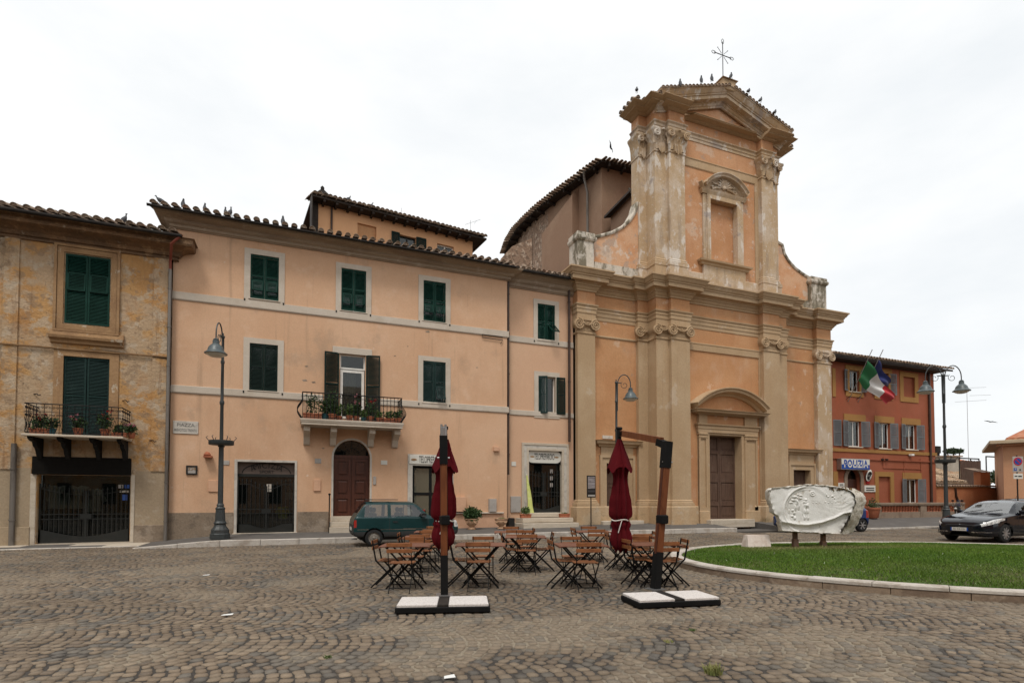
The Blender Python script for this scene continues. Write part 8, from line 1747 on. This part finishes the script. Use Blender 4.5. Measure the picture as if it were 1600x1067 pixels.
for (px_, lab, pot, h, r, fl, sc) in ((63, 'red-flowered geranium in a long terracotta box, left on the iron balcony', 'box', .42, .22, ('redflower', 3), .9), (81, 'trailing green plant in a blue pot on the iron balcony', 'blue', .36, .2, None, .8), (122, 'pink geranium in terracotta pot in the middle of the iron balcony', 'round', .42, .22, ('pinkflower', 6), 1.0), (164, 'tall red geranium in terracotta pot, right on the iron balcony', 'round', .58, .24, ('redflower', 4), 1.0), (186, 'low dark green plant in a box at the right end of the iron balcony', 'box', .25, .18, None, .7), (201, 'pinkish trailing plant at the corner of the iron balcony', 'round', .3, .18, ('pinkflower', 5), .8)):
    p = W(px_, 681, VBk); bz_ = ZZ(110, 679, VO-1.0); plant(lab, (p.x, VBk if px_ < 195 else VO-.4, bz_+.002), pot, h, r, K['leaf'], fl, seed=int(px_), scale=sc)
VB2 = VP - .7
for k, (px_, lab, pot, h, r, fl, lm, sc) in enumerate(((488, 'bushy plant in a big terracotta box at the left of the pink house balcony', 'box', .75, .28, None, 'leaf', 1.1), (508, 'green plant in a blue pot on the pink house balcony', 'blue', .62, .22, None, 'leaf', 1.0), (519, 'tall dark leafy plant left of the balcony door', 'round', .92, .24, None, 'leaf', 1.0), (530, 'light green plant in a small pot before the balcony door', 'round', .5, .18, None, 'leaf2', .8), (546, 'low spiky plant in red pot before the balcony door', 'round', .45, .16, None, 'leaf2', .9), (557, 'pink-flowered plant raised before the balcony door', 'round', .75, .2, ('pinkflower', 7), 'leaf', .9), (568, 'small green plant in grey pot by the balcony door', 'blue', .3, .14, None, 'leaf2', .7), (579, 'red-flowered plant right of the balcony door', 'round', .72, .24, ('redflower', 7), 'leaf', 1.0), (592, 'small plant in terracotta pot right of the balcony door', 'round', .3, .15, None, 'leaf2', .8), (609, 'long planter of green shoots at the right of the pink house balcony', 'box', .34, .2, None, 'leaf2', 1.0), (622, 'trailing plant at the right end of the pink house balcony', 'round', .35, .2, None, 'leaf', .9))):
    p = W(px_, 652, VB2); plant(lab, (p.x, VB2 + (.12 if k % 2 else 0), ZZ(550, 657, VP-.95)+.002), pot, h, r, K[lm], fl, seed=40+k, scale=sc)
# urns and pots by the shops
q = W(737, 824, 21.3); up = plant('round clipped box bush in a pale garlanded urn by the pink house', (q.x, 21.3, pavement_z(q.x, 21.3)), 'urn', .50, .36, K['leaf'], None, 91, n=1500)
q = W(783, 824, 21.2); plant('empty-looking pale garlanded urn with a few shoots beside the shop steps', (q.x, 21.2, pavement_z(q.x, 21.2)), 'urn', .08, .16, K['leaf2'], None, 92, n=40)
q = W(823, 801, VW-.75); zst = ZZ(856, 809, VW-.9); plant('leafy plant in terracotta box left of the takeaway door', (q.x, VW-.62, zst+.002), 'box', .34, .2, K['leaf2'], None, 93, .85)
q = W(884, 801, VW-.6); plant('bare terracotta box right of the takeaway door', (q.x-.05, VW-.55, zst+.002), 'box', .05, .1, K['leaf2'], None, 94, .85, n=25)
q = W(672, 760, VP-.05); plant('red-flowered window box in the glazed shop door behind the left parasol', (UX(660, 806, VP-.12), VP-.14, ZZ(660, 809, VP-.1)), 'box', .2, .12, K['leaf'], ('redflower', 5), 95, .7)
q = W(1363, 808, 21.4); plant('big round terracotta pot with a dark plant at the balustrade end', (q.x, 21.35, .39), 'round', .55, .42, K['leaf'], None, 96, 2.6)
# dark box, white pebble and dustbin by the steps
q = W(802.5, 824, 21.25); MB().cbox(q.x-.26, q.x+.02, 21.15, 21.5, pavement_z(q.x,21.3)-.01, ZZ(800, 809, 21.2), .02).build('waste_bin', K['gutter'])
tag(bpy.data.objects['waste_bin'], 'small black bin beside the takeaway steps', 'bin')
# yellow-green furled flag at the shop door
q = W(826, 788, VW-.25); FB = thing('furled_flag', 'yellow-green furled flag leaning in the takeaway doorway', 'flag', (q.x, VW-.2, zst)); t_ = W(823.6, 742, VW-.15)
MB().tube([(q.x+.05, VW-.2, zst), (t_.x, VW-.1, t_.z+.05)], .015, 6).build('pole', K['white'], FB); n = 10; vs = []; fs = []
for i in range(n+1):
    s = i/n; c = Vector((t_.x, VW-.12, t_.z))*(1-s) + Vector((q.x+.12, VW-.24, zst+.12))*s; w_ = .03 + .12*s
    for k in range(8): a = 2*math.pi*k/8; vs.append((c.x + w_*math.cos(a)*(1+.3*math.sin(3*a+s*4)), c.y + w_*.5*math.sin(a), c.z))
for i in range(n):
    for k in range(8): l = (k+1) % 8; fs.append((i*8+k, i*8+l, (i+1)*8+l, (i+1)*8+k))
MB().raw(vs, fs, True).build('cloth', K['yellowcloth'], FB)
# ================================================================== birds
def bird_mesh():
    sp = [(-.20,0,.02,.004,.05),(-.15,0,.025,.018,.045),(-.09,0,.04,.045,.05),(-.02,0,.055,.066,.066),(.05,0,.07,.062,.066),(.09,0,.10,.042,.048),(.115,0,.135,.032,.034),(.13,0,.165,.03,.03),(.15,0,.175,.022,.022),(.165,0,.172,.008,.008),(.185,0,.168,.002,.002)]
    n = 10; vs = []; fs = []
    for x, y, z, rz_, ry in sp:
        for k in range(n): a = 2*math.pi*k/n; vs.append((x, ry*math.cos(a), z + .06 + rz_*math.sin(a)))
    for i in range(len(sp)-1):
        for k in range(n): l = (k+1) % n; fs.append((i*n+k, i*n+l, (i+1)*n+l, (i+1)*n+k))
    b = MB().raw(vs, fs, True)
    for s in (-1, 1): b.tube([(.0, s*.025, .07), (.01, s*.028, -.01)], .007, 5)
    return b
bm0 = bird_mesh(); BIRD = None
def pigeon(px_, py_, v, ang, label, tilt=.35, s=1.15):
    global BIRD
    p = W(px_, py_, v)
    if BIRD is None: BIRD = bm0.build('pigeon', K['pigeon']); o = BIRD
    else: o = BIRD.copy(); COL.objects.link(o)
    o.location = p; o.rotation_euler = (0, -tilt, ang); o.scale = (s, s, s); tag(o, label, 'bird', 'perched pigeons')
zc1 = c1 if False else None
for i, (px_, py_, v, ang, lab, tl) in enumerate(((198, 349.5, VO-.6, .3, 'pigeon alone on the ochre house eaves', .6), (250, 319.5, VP-.5, 2.9, 'leftmost pigeon on the pink house roof corner', .1), (284, 326, VP-.5, 2.2, 'second pigeon from the left on the pink house roof', .9), (317, 332, VP-.5, 2.6, 'third pigeon from the left on the pink house roof', .8), (350, 338, VP-.5, 2.7, 'fourth pigeon on the pink house roof, left of a close pair', .7), (363, 338.5, VP-.5, .4, 'fifth pigeon on the pink house roof, right of a close pair', .7), (442, 352.5, VP-.5, 1.6, 'pigeon on the pink house roof left of the attic storey', .8),
        (545, 316, 26.2, .5, 'pigeon on the attic roof near its chimney', .3), (580, 326.5, 26.2, .2, 'pigeon in the middle of the attic roof', .3), (995, 146, VC-.4, .9, 'pigeon on the left corner of the church cornice', .4), (1062, 136, VC-.7, 1.2, 'leftmost pigeon on the left slope of the church pediment', .8), (1095, 131, VC-.7, 1.1, 'second pigeon on the left slope of the church pediment', .9), (1111, 128.5, VC-.7, 1.2, 'third pigeon on the left slope of the church pediment', .9), (1143, 124, VC-.7, .4, 'pigeon beside the cross block on the church', .6),
        (1170, 147, VC-.7, .4, 'upper pigeon on the right slope of the church pediment', .3), (1189, 161, VC-.7, .2, 'middle pigeon on the right slope of the church pediment', .4), (1211, 180, VC-.7, .3, 'lowest pigeon on the right slope of the church pediment', .3))):
    pigeon(px_, py_, v, ang, lab, tl)
def flyer(px_, py_, v, span, roll, head, label):
    p = W(px_, py_, v); b = MB(); vs = []
    b.tube([(-.16,0,0),(-.08,0,0),(0,0,0),(.09,0,.01),(.15,0,.015)], [.006,.03,.04,.03,.004], 8); L = span/2
    for s in (-1, 1): b.raw([(.06,0,.01),(.10,s*L*.45,.06),(-.02,s*L,.02),(-.05,s*L*.5,.05),(-.08,0,0),(.06,0,-.005),(.10,s*L*.45,.045),(-.02,s*L,.01),(-.05,s*L*.5,.035),(-.08,0,-.015)],[(0,1,3,4),(1,2,3),(9,8,6,5),(8,7,6)])
    b.raw([(-.14,0,0),(-.26,.05,0),(-.26,-.05,0),(-.14,0,-.008)],[(0,1,2),(3,2,1)])
    o = b.build('flying_bird', K['swift'], None); o.location = p; o.rotation_euler = (roll, .2, head); tag(o, label, 'bird')
flyer(954, 230, 20.0, .75, 1.35, .9, 'dark bird flying above the nave roof, left of the church front')
flyer(1548, 659, 30, 1.3, .15, 1.2, 'grey bird gliding in the sky right of the double lamp')
# ================================================================== small things on the ground
for px_, py_, w_, lab in ((355, 960, .07, 'white paper scrap on the cobbles at the left'), (322, 898, .06, 'small white scrap on the cobbles before the sport shop'), (702, 1057, .05, 'white straw on the cobbles at the bottom centre')):
    p = G(px_, py_, .012); o = MB().raw([(p.x-w_,p.y-.02,.012),(p.x+w_*.9,p.y-.035,.016),(p.x+w_,p.y+.03,.022),(p.x-w_*.7,p.y+.035,.014),(p.x-w_,p.y-.02,.009),(p.x+w_*.9,p.y-.035,.013),(p.x+w_,p.y+.03,.018),(p.x-w_*.7,p.y+.035,.011)],[(0,1,2,3),(7,6,5,4),(0,4,5,1),(1,5,6,2),(2,6,7,3),(3,7,4,0)]).build('paper_scrap', K['litter']); tag(o, lab, 'litter', 'paper scraps')
def tuft(px_, py_, r, n, h, m, lab, z=0.):
    p = G(px_, py_, z); b = MB(); rr = random.Random(int(px_))
    for k in range(n):
        a = rr.uniform(0, 6.28); q = r*math.sqrt(rr.random()); x, y = p.x+q*math.cos(a), p.y+q*math.sin(a); l = rr.uniform(.5, 1.1)*h; a2 = rr.uniform(0, 6.28); d = l*rr.uniform(.3, .9); w_ = .004
        b.raw([(x-w_,y,z),(x+w_,y,z),(x+d*.5*math.cos(a2)+w_*.7,y+d*.5*math.sin(a2),z+l*.7),(x+d*.5*math.cos(a2)-w_*.7,y+d*.5*math.sin(a2),z+l*.7),(x+d*math.cos(a2),y+d*math.sin(a2),z+l*.9)],[(0,1,2,3),(3,2,4)])
    tag(b.build('weed_tuft', m), lab, 'weed', 'weeds in the paving')
tuft(1115, 1052, .07, 170, .09, K['drygrass'], 'dry yellow-green weed tuft in the near cobbles')
tuft(1045, 1003, .05, 40, .03, K['drygrass'], 'small flat weed in the cobbles above the dry tuft'); tuft(1083, 985, .035, 30, .03, K['leaf2'], 'tiny green weed in the cobbles near the right parasol base'); tuft(513, 1027, .04, 30, .03, K['leaf2'], 'tiny green weed in the cobbles at the lower left')
for px_ in (362, 388, 435): tuft(px_, 850-(px_-362)*.04, .12, 90, .10, K['leaf'], 'green weeds along the kerb, %s of the sport shop' % {362: 'left end', 388: 'middle', 435: 'right end'}[px_])
